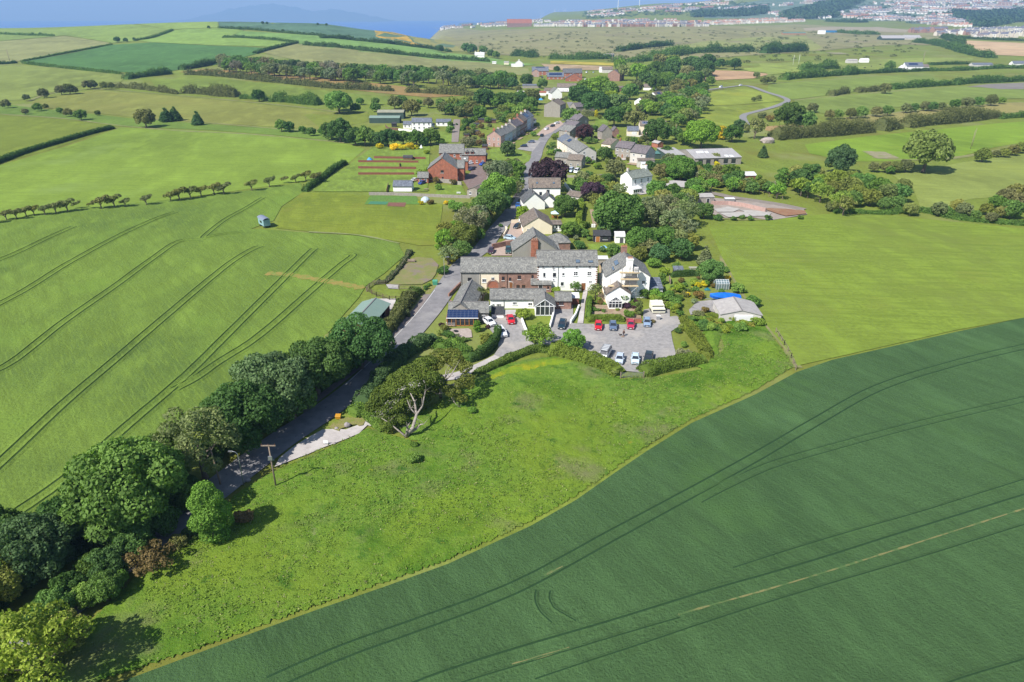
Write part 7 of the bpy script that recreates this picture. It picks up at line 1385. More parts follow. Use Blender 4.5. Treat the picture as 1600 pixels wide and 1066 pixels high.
v = car('silver camper van with a roof rack next to the wide hedge', ('H5',480,556), ('H5',530,478), 'van', (.45,.46,.47)); b = MB()
for k in range(5): b.box(-1.6+k*.75,-1.52+k*.75,-.75,.75,2.0,2.07)
b.box(-1.7,1.6,-.78,-.7,1.98,2.06).box(-1.7,1.6,.7,.78,1.98,2.06); b.build('roof_rack', STEELP, v)
car('pale blue-silver coupe, second in the bottom row', ('H5',630,608), ('H5',648,520), 'hatch', (.45,.52,.62)); car('pale blue small car, third in the bottom row', ('H5',782,610), ('H5',784,520), 'hatch', (.50,.62,.70)); car('dark green-black car half behind the right hedge', ('H5',892,602), ('H5',918,500), 'estate', (.02,.03,.03))
car('silver-blue convertible parked across the pinkish drive', ('G5',1105,640), ('G5',985,625), 'hatch', (.40,.52,.60)); car('dark car between the silver-blue one and the campervan', ('G5',1095,525), ('G5',1150,495), 'hatch', cD); car('white campervan beside the cream bungalow', ('G5',1150,470), ('G5',1195,410), 'van', cW)
car('dark teal car under the grey house gable', ('G5',1028,800), ('G5',1028,730), 'suv', (.02,.06,.06)); car('dark purple car at the lane edge behind the terrace', ('G5',835,800), ('G5',862,735), 'hatch', (.05,.02,.035)); car('bright blue car in the shade of the lane trees', ('G5',1120,320), ('G5',1135,262), 'hatch', (.02,.10,.35))
FARC = [('blue car beside the low brick annexe',('G1',500,800),('G1',560,780),(.02,.05,.25)),('white car behind the garden garage',('G1',440,775),('G1',490,762),cW),('white car before the dormered brick house',('G1',905,628),('G1',955,622),cW),('dark car before the small brick garage',('G1',920,680),('G1',965,668),(.03,.04,.09)),('bright blue car before the brick garage gable',('G1',1010,640),('G1',1055,625),(.02,.08,.4)),
 ('dark blue car in the village street parking',('G1',1340,480),('G1',1415,480),(.015,.025,.05)),('grey-blue car beside the dark blue one in the street parking',('G1',1410,445),('G1',1470,445),(.10,.12,.18)),('white car before the left terrace',('G2',262,345),('G2',315,330),cW),('white car higher up before the left terrace',('G2',345,292),('G2',400,285),cW),('black car between two white ones at the terrace',('G2',310,318),('G2',365,305),cD),
 ('dark car leaving the terrace parking',('G2',225,405),('G2',270,380),cD),('pale blue van before the stone cottage pair',('G2',475,698),('G2',510,676),(.45,.55,.68)),('white car beside the pale blue van',('G2',520,705),('G2',560,682),cW),('red car beside the long grey shed',('G2',1265,625),('G2',1268,578),(.5,.01,.05)),('white car before the orange-brick house',('V',860,262),('V',880,235),cW),('second white car before the orange-brick house',('V',900,290),('V',930,270),cW),
 ('white van near the pale house in the upper village',('V',915,200),('V',950,185),cW),('silver car near the pale house in the upper village',('V',1000,200),('V',1035,185),cS),('dark car in front of the pink-fronted gable',('V',360,262),('V',395,250),(.04,.03,.08)),('white van at the top of the small paddock',('F3',1045,552),('F3',1085,545),cW),('white car at the bend of the far lane',('F3',1170,540),('F3',1205,535),cW),('black vehicle in the grey farmyard',('F4',1540,500),('F4',1565,498),cD)]
for lb, f, bk, c in FARC: car(lb, f, bk, 'hatch' if 'van' not in lb else 'van', c, False)

# ================================================================== PROPS
# telegraph poles and lamps
def pole(f, x, y, h, label, arm=None, name='telegraph_pole', cat='telegraph pole', r=.13, col=None, lean=(0,0), boxz=None):
    p = q(f, x, y); o = empty(name, p, 0, label, cat); MB().tube([(0,0,-.3),(lean[0]*.5,lean[1]*.5,h*.5),(lean[0],lean[1],h)], [r*1.15,r,r*.8], 8).build('pole', col or WOOD, o, True)
    if arm:
        b = MB().bar((lean[0]-arm/2,lean[1]-.1,h-.12),(lean[0]+arm/2,lean[1]-.1,h-.12),.13,.16); a = b.build('crossarm', WOOD, o)
        for k in (-.45,0,.45): MB().tube([(lean[0]+arm*k,lean[1]-.1,h-.04),(lean[0]+arm*k,lean[1]-.1,h+.22)],[.06,.04],6).build('insulator', flat('brown_glaze',(.12,.06,.03),.3), a)
    if boxz: MB().box(-.28,.28,-.34,-.14,boxz-.35,boxz+.35).bar((-.5,0,boxz-.5),(.5,0,boxz-.5),.08).build('junction_box', STEELP, o)
    return o
pole('K1',438,938,7.9,'wooden pole with a crossarm standing on the meadow edge',2.2,boxz=5.6)
b = None
def lamp(f, x, y, h, label, d=1.0):
    p = q(f, x, y); o = empty('street_lamp', p, 0, label, 'street lamp'); MB().tube([(0,0,-.2),(0,0,h*.4),(0,0,h*.93),(d*.35,0,h),(d,0,h+.04)], [.10,.075,.06,.045,.04], 8).build('column', STEELP, o, True); MB().box(min(d*.7,d*1.35),max(d*.7,d*1.35),-.14,.14,h-.03,h+.12).build('lamp_head', STEELP, o); return o
lamp('K1',270,925,6.2,'slim grey street lamp between the two wooden poles', -1.0); pole('K1',150,925,6.6,'short leaning wooden pole beside the shaded lane',None,lean=(-.5,.3))
lamp('H1',113,420,6.2,'grey street lamp beside the long terrace', 1.1)
pole('G5',1278,300,9.0,'dark pole standing before the left white gable',.7,r=.16,col=flat('tarred_wood',(.05,.045,.045),.8)); pole('G5',1421,288,6.2,'thin pale pole before the right white gable',None,r=.08,col=WOOD)
pole('G2',632,408,6,'pale pole beside the small purple tree',None); pole('G2',1357,420,9,'grey pole beside the dark round tree',None); pole('G4',1150,285,10,'left pole of the pair beyond the umbrella tree',None,r=.1); pole('G4',1165,262,10,'right pole of the pair beyond the umbrella tree',None,r=.1); pole('F4',968,388,14,'tall thin mast behind the solar bungalow',None,r=.3); pole('F3',918,432,14,'pole before the long scrub belt',None,r=.25); pole('F3',416,400,14,'right pole behind the yellow strip',None,r=.25); pole('F3',386,390,14,'left pole behind the yellow strip',None,r=.25); pole('F4',155,410,13,'left white post pair in the grazing paddock',None,r=.16,col=WHITE); pole('F1',48,292,16,'thin tall pole on the left hillside',None,r=.25); pole('F4',190,405,13,'right white post in the grazing paddock',None,r=.16,col=WHITE)
# yellow grit bin, stones, sign board, gate, person
def thing(name, f, x, y, label, cat, rz=0, group=None): return empty(name, q(f, x, y), rz, label, cat, group)
YEL = flat('shade_dark_yellow_plastic', (.45,.22,.015), .5); GRN = M('green_plastic', (.05,.22,.14), (.06,.26,.17), 3, .5); STONE = M('field_stone', (.34,.30,.30), (.22,.2,.2), 2, .9, .6, 6)  # yellow plastic is darkened in its colour so the bin looks shaded
t = thing('grit_bin','K1',762,580,'yellow grit bin at the lane edge with shade put into its colour','grit bin'); t.scale = (.72,.72,.72); MB().hexa([(-.55,-.38,0),(.55,-.38,0),(.55,.38,0),(-.55,.38,0),(-.68,-.48,.8),(.68,-.48,.8),(.68,.48,.95),(-.68,.48,.95)]).build('bin', YEL, t); MB().hexa([(-.72,-.52,.82),(.72,-.52,.82),(.72,.52,.97),(-.72,.52,.97),(-.68,-.45,.92),(.68,-.45,.92),(.68,.5,1.15),(-.68,.5,1.15)]).build('lid', YEL, t)
def rock(name, f, x, y, s, label, h=.8, mat=None):
    bm = bmesh.new(); bmesh.ops.create_icosphere(bm, subdivisions=2, radius=1); r_ = random.Random(int(x)); 
    for v in bm.verts: v.co = Vector((v.co.x*s*(1+r_.uniform(-.18,.18)), v.co.y*s*.8*(1+r_.uniform(-.18,.18)), max(-.2, v.co.z*s*h*(1+r_.uniform(-.12,.12))+s*h*.5)))
    me = bpy.data.meshes.new(name); bm.to_mesh(me); bm.free(); o = link(name, me, None, [mat or STONE]); o.location = q(f, x, y); return tag(o, label, 'boulder')
rock('boulder','K1',808,622,.62,'grey boulder on the dry island at the drive mouth',1.0); rock('boulder','O',526,671,.4,'small boulder at the left tip of the dry island'); rock('boulder','K1',293,905,.42,'pale stone at the foot of the slim street lamp'); rock('boulder','K1',742,712,.28,'small dark stone on the lower edge of the drive')
t = thing('notice_board','K1',698,718,'small white notice board at the drive edge','notice board'); MB().box(-.4,.4,-.03,.03,.35,.95).build('panel', WHITE, t)
for s in (-.36,.36): MB().bar((s,.04,0),(s,.04,.9),.06).build('post', WOOD, t)
t = thing('bin_store','H6',1245,405,'green recycling bin on the dry verge','recycling bin'); MB().hexa([(-.6,-.45,0),(.6,-.45,0),(.6,.45,0),(-.6,.45,0),(-.65,-.5,1.1),(.65,-.5,1.1),(.65,.5,1.1),(-.65,.5,1.1)]).build('bin', GRN, t); MB().tube([(-.66,0,1.1),(.66,0,1.1)],.5,12).build('lid', GRN, t)
t = thing('trough','H6',915,88,'low wooden hay feeder in the worn paddock','hay feeder'); MB().box(-1.1,1.1,-.5,.5,.35,.75).build('tray', WOOD, t); [MB().bar((x,y,0),(x,y,1.0),.09).build('leg', WOOD, t) for x in (-1,1) for y in (-.45,.45)]
def fence(pts, label, h=1.15, rails=3, gap=2.6, mat=None, name='post_and_rail_fence', cat='fence', railw=.09):
    L = [q(*p) for p in pts]; o = empty(name, L[0], 0, label, cat); g = L[0]; b = MB(); n = 0
    for i in range(len(L)-1):
        d = L[i+1]-L[i]; m = max(1, round(d.length/gap))
        for k in range(m+1):
            p = L[i]+d*k/m-g; n += 1
            if n < 60: MB().box(p.x-.07,p.x+.07,p.y-.07,p.y+.07,-.2,h+.1).build('post', mat or WOOD, o)
        for r_ in range(rails): z = h*(r_+1)/rails-.08; b.bar(L[i]-g+Vector((0,0,z)), L[i+1]-g+Vector((0,0,z)), .04, railw)
    b.build('rails', mat or WOOD, o); return o
DKW = M('dark_stained_wood', (.09,.055,.045), (.14,.09,.07), 3, .8)
fence(P('H6',735,465,1065,470),'dark rail fence across the worn paddock'); fence(P('H6',300,495,430,560,610,615),'rail fence behind the green-roofed shed',mat=DKW); fence(P('H6',610,615,700,620,820,610),'rail and gate beside the concrete yard',mat=DKW); fence(P('H6',290,490,330,440,400,395),'pale boarded fence at the field corner',rails=5)
fence(P('H6',400,400,560,400,640,320,760,190,850,60,900,-40),'overgrown wire fence between crop and worn paddock',h=1.1,rails=2)
hedge(P('H6',420,380,560,370,650,280,760,160,840,40,900,-60),1.6,.9,'gg','rough grass bank along the crop fence',.25,.5,'undergrowth','undergrowth')
t = thing('field_gate','H5',755,712,'galvanised field gate between the two wide hedges','gate',R(3)); b = MB()
for z in (.15,.4,.65,.9,1.15): b.bar((-2.2,0,z),(2.2,0,z),.05)
for x in (-2.2,0,2.2): b.bar((x,0,.12),(x,0,1.18),.06)
b.bar((-2.2,0,.15),(2.2,0,1.15),.04); b.build('gate_frame', STEELP, t); [MB().box(x-.09,x+.09,-.09,.09,-.2,1.35).build('post', WOOD, t) for x in (-2.35,2.35)]
t = thing('field_gate','H6',660,460,'pale gate at the left end of the worn paddock fence','gate'); b = MB(); [b.bar((-1.7,0,z),(1.7,0,z),.05) for z in (.2,.5,.8,1.1)]; [b.bar((x,0,.15),(x,0,1.15),.06) for x in (-1.7,0,1.7)]; b.build('gate_frame', STEELP, t)
# walls
def wall(pts, h, w, mat, label, name='garden_wall', cat='wall', cap=None):
    L = [q(*p) for p in pts]; b = MB()
    for i in range(len(L)-1):
        A, B = L[i], L[i+1]; d = (B-A); d.z = 0; d.normalize(); n_ = Vector((-d.y,d.x,0))*w/2; A = A-d*.03*(i+1); B = B+d*.02*(i+1)
        lo = Vector((0,0,-.4)); up = Vector((0,0,h+i*.004)); b.hexa([A-n_+lo,B-n_+lo,B+n_+lo,A+n_+lo,A-n_+up,B-n_+up,B+n_+up,A+n_+up])
    return tag(b.build(name, mat), label, cat)
wall(P('H4',1020,205,1040,270,1070,350,1110,430,1120,460),.9,.35,MAT['white'],'curved white garden wall beside the airy ash tree'); wall(P('H4',1405,180,1385,260,1365,330),1.0,.35,MAT['white'],'short white parapet wall right of the ash tree'); wall(P('H2',340,770,300,870,240,960),.9,.35,MAT['white'],'white parapet wall beside the pale path')
wall(P('H4',620,190,780,192,960,196),.8,.45,MAT['stone'],'stone wall above the gravel yard'); wall(P('H2',900,935,1085,945),1.0,.3,MAT['brick'],'low brick wall behind the dark red car'); wall(P('H1',635,810,700,770),1.3,.25,MAT['white'],'white sloping wall at the end of the low cottage')
wall(P('H1',190,720,165,850,140,930),1.0,.4,MAT['sand'],'red stone wall between lane and outbuilding'); wall(P('H1',160,640,240,560,300,500),.9,.35,MAT['sand'],'red coping wall curving beside the lane')
wall(P('G1',90,878,300,880,520,890,760,900,930,905),1.1,.4,MAT['stone'],'long stone wall below the brick houses'); wall(P('G1',650,770,760,780,860,800),1.6,.4,MAT['stone'],'stone wall behind the small lawn'); wall(P('G1',1080,650,1080,740,1060,800),1.4,.4,MAT['stone'],'stone wall of the brick yard beside the grey-green tree')
wall(P('G1',335,340,440,350,640,352),1.1,.3,MAT['white'],'low white wall before the modern white house'); wall(P('G1',225,310,250,335,330,340),1.5,.2,MAT['brown'],'brown board fence beside the white house',name='board_fence',cat='fence')
for k, (a, b_) in enumerate((((0,608),(500,612)),((0,660),(480,665)),((0,712),(465,712)),((130,575),(560,582)))): wall(P('G1',a[0],a[1],b_[0],b_[1]),1.2,.12,MAT['rust'],['second','third','lowest','uppermost'][k]+' reddish board fence between the long lawns',name='board_fence',cat='fence')
wall(P('G1',340,620,345,660),1.2,.12,MAT['rust'],'short cross fence between the long lawns',name='board_fence',cat='fence'); wall(P('G1',250,800,235,860),1.3,.15,MAT['brown'],'dark fence beside the white garage',name='board_fence',cat='fence')
wall(P('G5',1000,520,1015,535,980,600),1.0,.35,MAT['cream'],'cream kerbed wall beside the campervan drive'); wall(P('G5',860,730,1000,700,1085,690),1.7,.5,MAT['sand'],'brown stone retaining wall beside the dark teal car'); wall(P('G5',1060,460,1130,455),1.2,.3,MAT['cream'],'short cream wall before the campervan'); wall(P('G2',955,385,1120,400),1.0,.3,MAT['pale'],'pale wall below the solar array house')
wall(P('G2',440,800,480,850,510,880),1.4,.3,MAT['white'],'white garden wall sloping beside the lean-to'); wall(P('G3',380,750,520,750,640,765,830,810),1.6,.5,MAT['pink'],'pinkish retaining wall on the building plot'); wall(P('G2',460,730,600,740,790,720),1.0,.35,MAT['stone'],'stone wall above the lawn beside the purple tree'); wall(P('H3',345,440,360,500),1.4,.15,WOOD,'weathered garden trellis gate',name='trellis',cat='trellis')
wall(P('G2',680,340,750,360,850,360),1.1,.3,MAT['stone'],'stone wall before the brown gabled cottage'); rock('rubble_heap','G3',850,230,4.2,'pale rubble heap beside the long brownish hedge',.5,M('rubble',(.40,.34,.31),(.28,.24,.22),.8,.95,.8,3))
# shepherd hut
A = q('O',414,354); t = empty('shepherd_hut', A, R(-52), 'blue-green shepherd hut on wheels at the edge of the crop', 'shepherd hut')
MB().box(-2.6,2.6,-1.15,1.15,.75,2.9).build('body', M('blue_green_boards',(.20,.34,.36),(.24,.38,.40),2,.7,.2,6,stretch=(5,5,.3)), t); b = MB()
for k in range(8): a0 = math.pi*(.08+.84*k/8); a1 = math.pi*(.08+.84*(k+1)/8); c = lambda a: (math.cos(a)*1.35, 2.75+math.sin(a)*.75); (y0,z0),(y1,z1) = c(a0),c(a1); b.hexa([(-2.9,y1,z1-.06),(2.9,y1,z1-.06),(2.9,y0,z0-.06),(-2.9,y0,z0-.06),(-2.9,y1,z1),(2.9,y1,z1),(2.9,y0,z0),(-2.9,y0,z0)])
b.build('curved_roof', M('grey_tin',(.16,.19,.26),(.2,.22,.28),1,.4), t); MB().box(-2.66,-2.6,-.45,.45,.8,2.7).build('door', WHITE, t); [MB().tube([(x,y-.06,.4),(x,y+.06,.4)],.4,14).build('wheel', DKFRAME, t) for x in (-1.8,1.8) for y in (-1.0,1.0)]; MB().box(-1,1,-1.2,-1.14,1.5,2.3).build('window', GLASS, t); MB().box(-4.0,-2.7,-.6,.6,0,.35).build('steps', WOOD, t)
# covered boat on a trailer
A = q('H3',1010,694); t = empty('covered_boat', A, R(-8), 'boat under a bright blue cover beside the garage', 'boat'); t.scale = (1.08,1.05,1.05); BLUE = M('blue_tarpaulin',(.005,.10,.50),(.01,.15,.62),1.2,.5,.5,4,bdist=.1); b = MB(); prev = None
for (x, w, zt, zb) in ((-3.6,.12,1.9,1.0),(-2.9,.65,2.0,.8),(-1.8,1.05,2.1,.65),(0,1.2,2.2,.6),(1.8,1.15,2.1,.6),(3.3,1.0,1.9,.65),(3.5,.9,1.7,.7)):
    r_ = [(x,-w*.55,zb),(x,-w,zb+.7),(x,-w*.85,zt-.2),(x,0,zt),(x,w*.85,zt-.2),(x,w,zb+.7),(x,w*.55,zb)]
    if prev: [b.poly([prev[i],r_[i],r_[(i+1)%7],prev[(i+1)%7]]) for i in range(7)]
    else: b.poly(r_)
    prev = r_
b.poly(prev); b.build('cover', BLUE, t, True); b = MB().bar((-4.6,0,.45),(3,0,.5),.12).bar((-1,-.9,.5),(-1,.9,.5),.1).bar((1.4,-.9,.5),(1.4,.9,.5),.1); [b.bar((x,y,.5),(x,y*.9,1.0),.08) for x in (-1,1.4) for y in (-.7,.7)]; b.build('trailer', STEELP, t); [MB().tube([(1.4,y-.1,.33),(1.4,y+.1,.33)],.33,14).build('wheel', TYRE, t) for y in (-1.0,1.0)]
# caravan
A = q('H3',215,840); t = empty('folding_caravan', A+Vector((0,1.6,0)), R(2), 'small cream caravan with a stepped roof on the gravel standing', 'caravan'); CR = wallm('cream_gelcoat',(.72,.70,.55),.95); b = MB(); b.box(-1.55,1.55,-2.0,-.7,.45,1.35).box(-1.55,1.55,-.7,.7,.45,1.85).box(-1.55,1.55,.7,1.9,.45,2.2); b.build('body', CR, t); MB().box(-1.5,1.5,-2.02,-2.0,.8,1.2).box(-1.4,1.4,-.72,-.7,1.45,1.75).build('window', GLASS, t); MB().box(-.4,.4,1.0,1.6,2.2,2.4).build('roof_vent', CR, t); [MB().tube([(s*1.5-.12,y,.33),(s*1.5+.12,y,.33)],.33,12).build('wheel', TYRE, t) for s in (-1,1) for y in (-.4,.5)]; MB().bar((0,-3.0,.45),(0,-2,.45),.1).build('tow_bar', STEELP, t)
t = thing('electricity_cabinet','H3',215,915,'small white-topped grey cabinet behind the silver-blue car','cabinet'); MB().box(-.4,.4,-.3,.3,0,1.1).build('cabinet', STEELP, t); MB().box(-.45,.45,-.35,.35,1.1,1.2).build('lid', WHITE, t)
# greenhouse
A = q('H3',905,555); t = empty('greenhouse', A+Vector((1.7,1.4,0)), 0, 'glass greenhouse with white bars above the blue covered boat', 'greenhouse'); b = MB()
for k in range(6): x = -1.7+3.4*k/5; b.bar((x,-1.3,0),(x,-1.3,1.6),.05).bar((x,1.3,0),(x,1.3,1.6),.05).bar((x,-1.3,1.6),(x,0,2.4),.05).bar((x,1.3,1.6),(x,0,2.4),.05)
for y, z in ((-1.3,1.6),(1.3,1.6),(0,2.4),(-.65,2.0)): b.bar((-1.7,y,z),(1.7,y,z),.06)
b.build('frame', WHITE, t); MB().box(-1.68,1.68,-1.28,1.28,.02,1.58).hexa([(-1.68,-1.28,1.58),(1.68,-1.28,1.58),(1.68,1.28,1.58),(-1.68,1.28,1.58),(-1.68,-.02,2.38),(1.68,-.02,2.38),(1.68,.02,2.38),(-1.68,.02,2.38)]).build('glazing', flat('greenhouse_glass',(.12,.17,.18),.1,0,.9), t)
# geodesic dome, parasols, tarpaulins, small things
A = q('G5',165,235); t = empty('garden_dome', A, 0, 'pale blue-grey dome tent beside the vegetable plot', 'dome'); bm = bmesh.new(); bmesh.ops.create_icosphere(bm, subdivisions=2, radius=1.9); bmesh.ops.bisect_plane(bm, geom=bm.verts[:]+bm.edges[:]+bm.faces[:], plane_co=(0,0,0), plane_no=(0,0,-1), clear_outer=True); me = bpy.data.meshes.new('skin'); bm.to_mesh(me); o = link('skin', me, t, [flat('dome_film',(.42,.50,.56),.3)]); o.location.z = .2; bm.free(); MB().tube([(0,0,0),(0,0,.25)],[2.0,1.95],16).build('base_ring', STEELP, t)
t = thing('gazebo','G6',178,410,'wooden gazebo with a pale blue pyramid roof','gazebo'); b = MB(); [b.bar((x,y,0),(x,y,2.0),.12) for x in (-1,1) for y in (-1,1)]; b.box(-1,1,.95,1.05,.1,.9); b.build('frame', ORANGEW, t); b = MB(); c = [(-1.4,-1.4,2.0),(1.4,-1.4,2.0),(1.4,1.4,2.0),(-1.4,1.4,2.0)]; [b.poly([c[i],c[(i+1)%4],(0,0,2.9)]) for i in range(4)]; b.build('roof', flat('pale_blue_canvas',(.45,.60,.75),.8), t)
def tarp(f, x, y, w, d, h, mat, label, name='tarpaulin'):
    n = 6; b = MB(); r_ = random.Random(int(x)); Z = [[(h*(1-abs(i/n*2-1)**2)*(1-abs(j/n*2-1)**2)*r_.uniform(.7,1.1)+.03) for i in range(n+1)] for j in range(n+1)]
    for j in range(n):
        for i in range(n): b.poly([((i+a)/n*w-w/2,(j+c)/n*d-d/2,Z[j+c][i+a]) for a,c in ((0,0),(1,0),(1,1),(0,1))])
    o = b.build(name, mat, None, True); o.location = q(f, x, y); return tag(o, label, name.replace('_',' '))
tarp('G6',690,715,2.4,1.8,.7,flat('light_blue_sheet',(.22,.45,.68),.6),'crumpled light blue tarpaulin on the back lawn'); tarp('G1',95,590,3.0,3.2,1.6,flat('blue_pool_cover',(.05,.25,.5),.5),'blue covered climbing frame at the end of the gardens','blue_cover'); tarp('V',355,530,4.5,3,1.6,flat('bright_blue_sheet',(.05,.3,.7),.5),'bright blue cover behind the big stone house'); tarp('H3',800,555,1.6,1.2,.6,flat('teal_sheet_cover',(.01,.13,.17),.5),'dark teal cover beside the greenhouse')
t = thing('parasol','G2',655,612,'closed red parasol in the terrace back garden','parasol'); MB().tube([(0,0,0),(0,0,2.4)],.04,6).build('pole', STEELP, t); MB().tube([(0,0,1.0),(0,0,1.6),(0,0,2.6)],[.55,.35,.05],10).build('canopy', flat('red_canvas',(.45,.05,.03),.8), t)
t = thing('parasol','G1',525,500,'white folded parasol beside the garden path','parasol'); MB().tube([(0,0,0),(0,0,2.4)],.04,6).build('pole', STEELP, t); MB().tube([(0,0,.9),(0,0,1.7),(0,0,2.6)],[.9,.5,.05],10).build('canopy', WHITE, t)
def bench(f, x, y, label, s=1.0, mat=None):
    t = thing('picnic_table', f, x, y, label, 'picnic table'); m = mat or WOOD; MB().box(-.9*s,.9*s,-.38,.38,.70,.75).build('table_top', m, t); [MB().box(-.9*s,.9*s,y0-.14,y0+.14,.42,.46).build('seat', m, t) for y0 in (-.75,.75)]; [MB().bar((x0,-.8,0),(x0,.1,.72),.08).bar((x0,.8,0),(x0,-.1,.72),.08).bar((x0,-.85,.40),(x0,.85,.40),.06).build('leg_frame', m, t) for x0 in (-.7*s,.7*s)]
bench('H3',635,315,'weathered picnic table on the grass above the clipped hedge',1.4,CONCRETE); bench('G1',565,840,'wooden picnic table on the lawn beside the white garage'); bench('H1',185,980,'pale picnic table left of the timber sunroom',1.2,CONCRETE); bench('G1',835,870,'white garden table on the small walled lawn',.9,WHITE)
t = thing('fire_pit','H4',245,375,'dark round fire bowl on the pale gravel patio','fire bowl'); MB().tube([(0,0,0),(0,0,.15),(0,0,.38)],[.18,.32,.55],14).build('bowl', DKFRAME, t); [MB().bar((math.cos(a)*.2,math.sin(a)*.2,.1),(math.cos(a)*.42,math.sin(a)*.42,0),.05).build('leg', DKFRAME, t) for a in (0.4,2.5,4.6)]
t = thing('garden_store','G6',590,500,'pale wheelie bins beside the earth path','bins'); [MB().box(x-.3,x+.3,-.3,.3,0,1.05).build('bin', WHITE, t) for x in (-.7,0)]
t = thing('site_skip','G3',530,720,'silver container on the building plot','container'); MB().hexa([(-1.6,-.9,0),(1.6,-.9,0),(1.6,.9,0),(-1.6,.9,0),(-2,-1,1.3),(2,-1,1.3),(2,1,1.3),(-2,1,1.3)]).build('body', STEELP, t); MB().box(-1.9,1.9,-.9,.9,1.3,1.4).build('lid', WHITE, t)
t = thing('caravan','G3',200,745,'pale site trailer with windows on the building plot','site trailer'); MB().box(-2.2,2.2,-1.1,1.1,.4,2.2).build('body', MAT['pale'], t); MB().box(-1.6,-.6,-1.12,-1.1,1.2,1.8).box(.4,1.5,-1.12,-1.1,1.2,1.8).build('window', GLASS, t); [MB().tube([(x,-1.12,.35),(x,-.95,.35)],.35,10).build('wheel', TYRE, t) for x in (-1,1)]
# building plot posts
fence(P('G3',700,640,820,665,900,690,970,705),'thin post fence above the building plot lane',h=1.4,rails=1,railw=.04); fence(P('F4',0,405,300,382,600,362,900,352,1100,348),'long thin fence across the far slope',h=2.2,rails=1,gap=14,railw=.2); fence(P('O',1243,578,1236,560,1225,540,1212,520),'sagging wire fence where meadow and pasture meet',rails=2)
# scaffolding
hc = hs.c; t = empty('scaffolding', (hc.x, hc.y-hs.w/2, hc.z), 0, 'scaffolding with three plank decks round the white gable chimney', 'scaffolding'); b = MB()
for x in (-1.9,0,2.0):
    for y in (-2.3,-1.2): b.tube([(x,y,0),(x,y,9.4)],.045,5)
for x in (-4.6,-3.2): b.tube([(x,-1.0,0),(x,-1.0,5.6)],.045,5)
for z in (1.9,3.9,5.7,7.5,8.5): b.tube([(-2.2,-2.3,z),(2.3,-2.3,z)],.04,5).tube([(-2.2,-1.2,z),(2.3,-1.2,z)],.04,5).tube([(-1.9,-2.5,z),(-1.9,-1.0,z)],.04,5).tube([(2.0,-2.5,z),(2.0,-1.0,z)],.04,5)
b.tube([(-1.9,-2.35,0),(2.0,-2.35,3.8)],.035,5); b.build('tubes', STEELP, t); PL = M('scaffold_boards',(.60,.47,.28),(.50,.40,.26),1.5,.8,.2,6,stretch=(1,6,1))
for z, x0, x1 in ((3.95,-5.2,2.4),(5.75,-2.2,2.4),(7.55,-2.6,2.4)): MB().box(x0,x1,-2.3,-1.15,z,z+.07).box(x0,x1,-2.36,-2.32,z,z+.24).build('plank_deck', PL, t)
MB().box(1.1,2.2,-2.2,-1.2,7.65,8.9).build('debris_netting', flat('grey_net',(.5,.48,.46),.9), t); MB().box(-.9,2.0,-1.12,-1.08,4.1,7.4).build('sheeting', flat('grey_sheeting',(.36,.36,.37),.8), t)
# ================================================================== PEOPLE AND DOG
def skin(name, V, E, mat, parent, sub=2):
    me = bpy.data.meshes.new(name); keys = list(V); me.from_pydata([tuple(V[k][0]) for k in keys], [(keys.index(a), keys.index(b_)) for a, b_ in E], []); o = link(name, me, parent); me.materials.append(mat)
    m = o.modifiers.new('Skin', 'SKIN'); m.use_smooth_shade = True
    for i, k in enumerate(keys):
        r_ = V[k][1]; me.skin_vertices[0].data[i].radius = (r_, r_) if not isinstance(r_, tuple) else r_
    me.skin_vertices[0].data[0].use_root = True; s = o.modifiers.new('Sub', 'SUBSURF'); s.levels = sub; s.render_levels = sub; return o
p = q('H5',677,332); t = empty('person', p, R(-60), 'person in dark clothes walking across the car park with a dog', 'person')
SK = flat('skin', (.45,.26,.18), .6); JK = flat('dark_brown_jacket', (.07,.04,.035), .8); TR_ = flat('dark_trousers', (.025,.022,.035), .85); HR = flat('brown_hair', (.06,.035,.02), .8); SH = flat('dark_shoes', (.02,.02,.02), .6)
V = dict(pel=((0,0,.95),.15),waist=((0,0,1.1),.13),chest=((0,.0,1.32),.16),neck=((0,0,1.48),.06),neck2=((0,-.01,1.53),.055),head=((0,-.02,1.64),.098),crown=((0,-.01,1.72),.085),
 hl=((.09,0,.9),.095),kl=((.10,-.14,.50),.062),al=((.10,-.20,.10),.042),tl_=((.10,-.34,.05),.04),hr=((-.09,0,.9),.095),kr=((-.10,.05,.49),.062),ar=((-.10,.24,.12),.042),tr=((-.10,.14,.04),.04),
 sl=((.19,0,1.40),.062),el=((.24,.10,1.14),.045),wl_=((.25,.0,.93),.032),hnl=((.25,-.03,.86),.034),sr=((-.19,0,1.40),.062),er=((-.25,-.04,1.13),.045),wr=((-.26,-.16,.97),.032),hnr=((-.26,-.20,.91),.034))
E = [('pel','waist'),('waist','chest'),('chest','neck'),('neck','neck2'),('neck2','head'),('head','crown'),('pel','hl'),('hl','kl'),('kl','al'),('al','tl_'),('pel','hr'),('hr','kr'),('kr','ar'),('ar','tr'),('chest','sl'),('sl','el'),('el','wl_'),('wl_','hnl'),('chest','sr'),('sr','er'),('er','wr'),('wr','hnr')]
for s_, hx, hy, hz in (('l',.25,-.03,.86),('r',-.26,-.20,.91)):
    for k, (dx, dy, L_) in enumerate(((.0,-.035,.075),(.0,-.015,.085),(.0,.008,.08),(.0,.03,.065))): V[f'f{s_}{k}'] = ((hx,hy+dy,hz-.045),.010); V[f'g{s_}{k}'] = ((hx,hy+dy-.01,hz-.045-L_*.7),.008); E += [('hn'+s_, f'f{s_}{k}'), (f'f{s_}{k}', f'g{s_}{k}')]
    V['th'+s_] = ((hx,hy-.06,hz-.01),.011); E.append(('hn'+s_,'th'+s_))
skin('body', V, E, SK, t, 1)
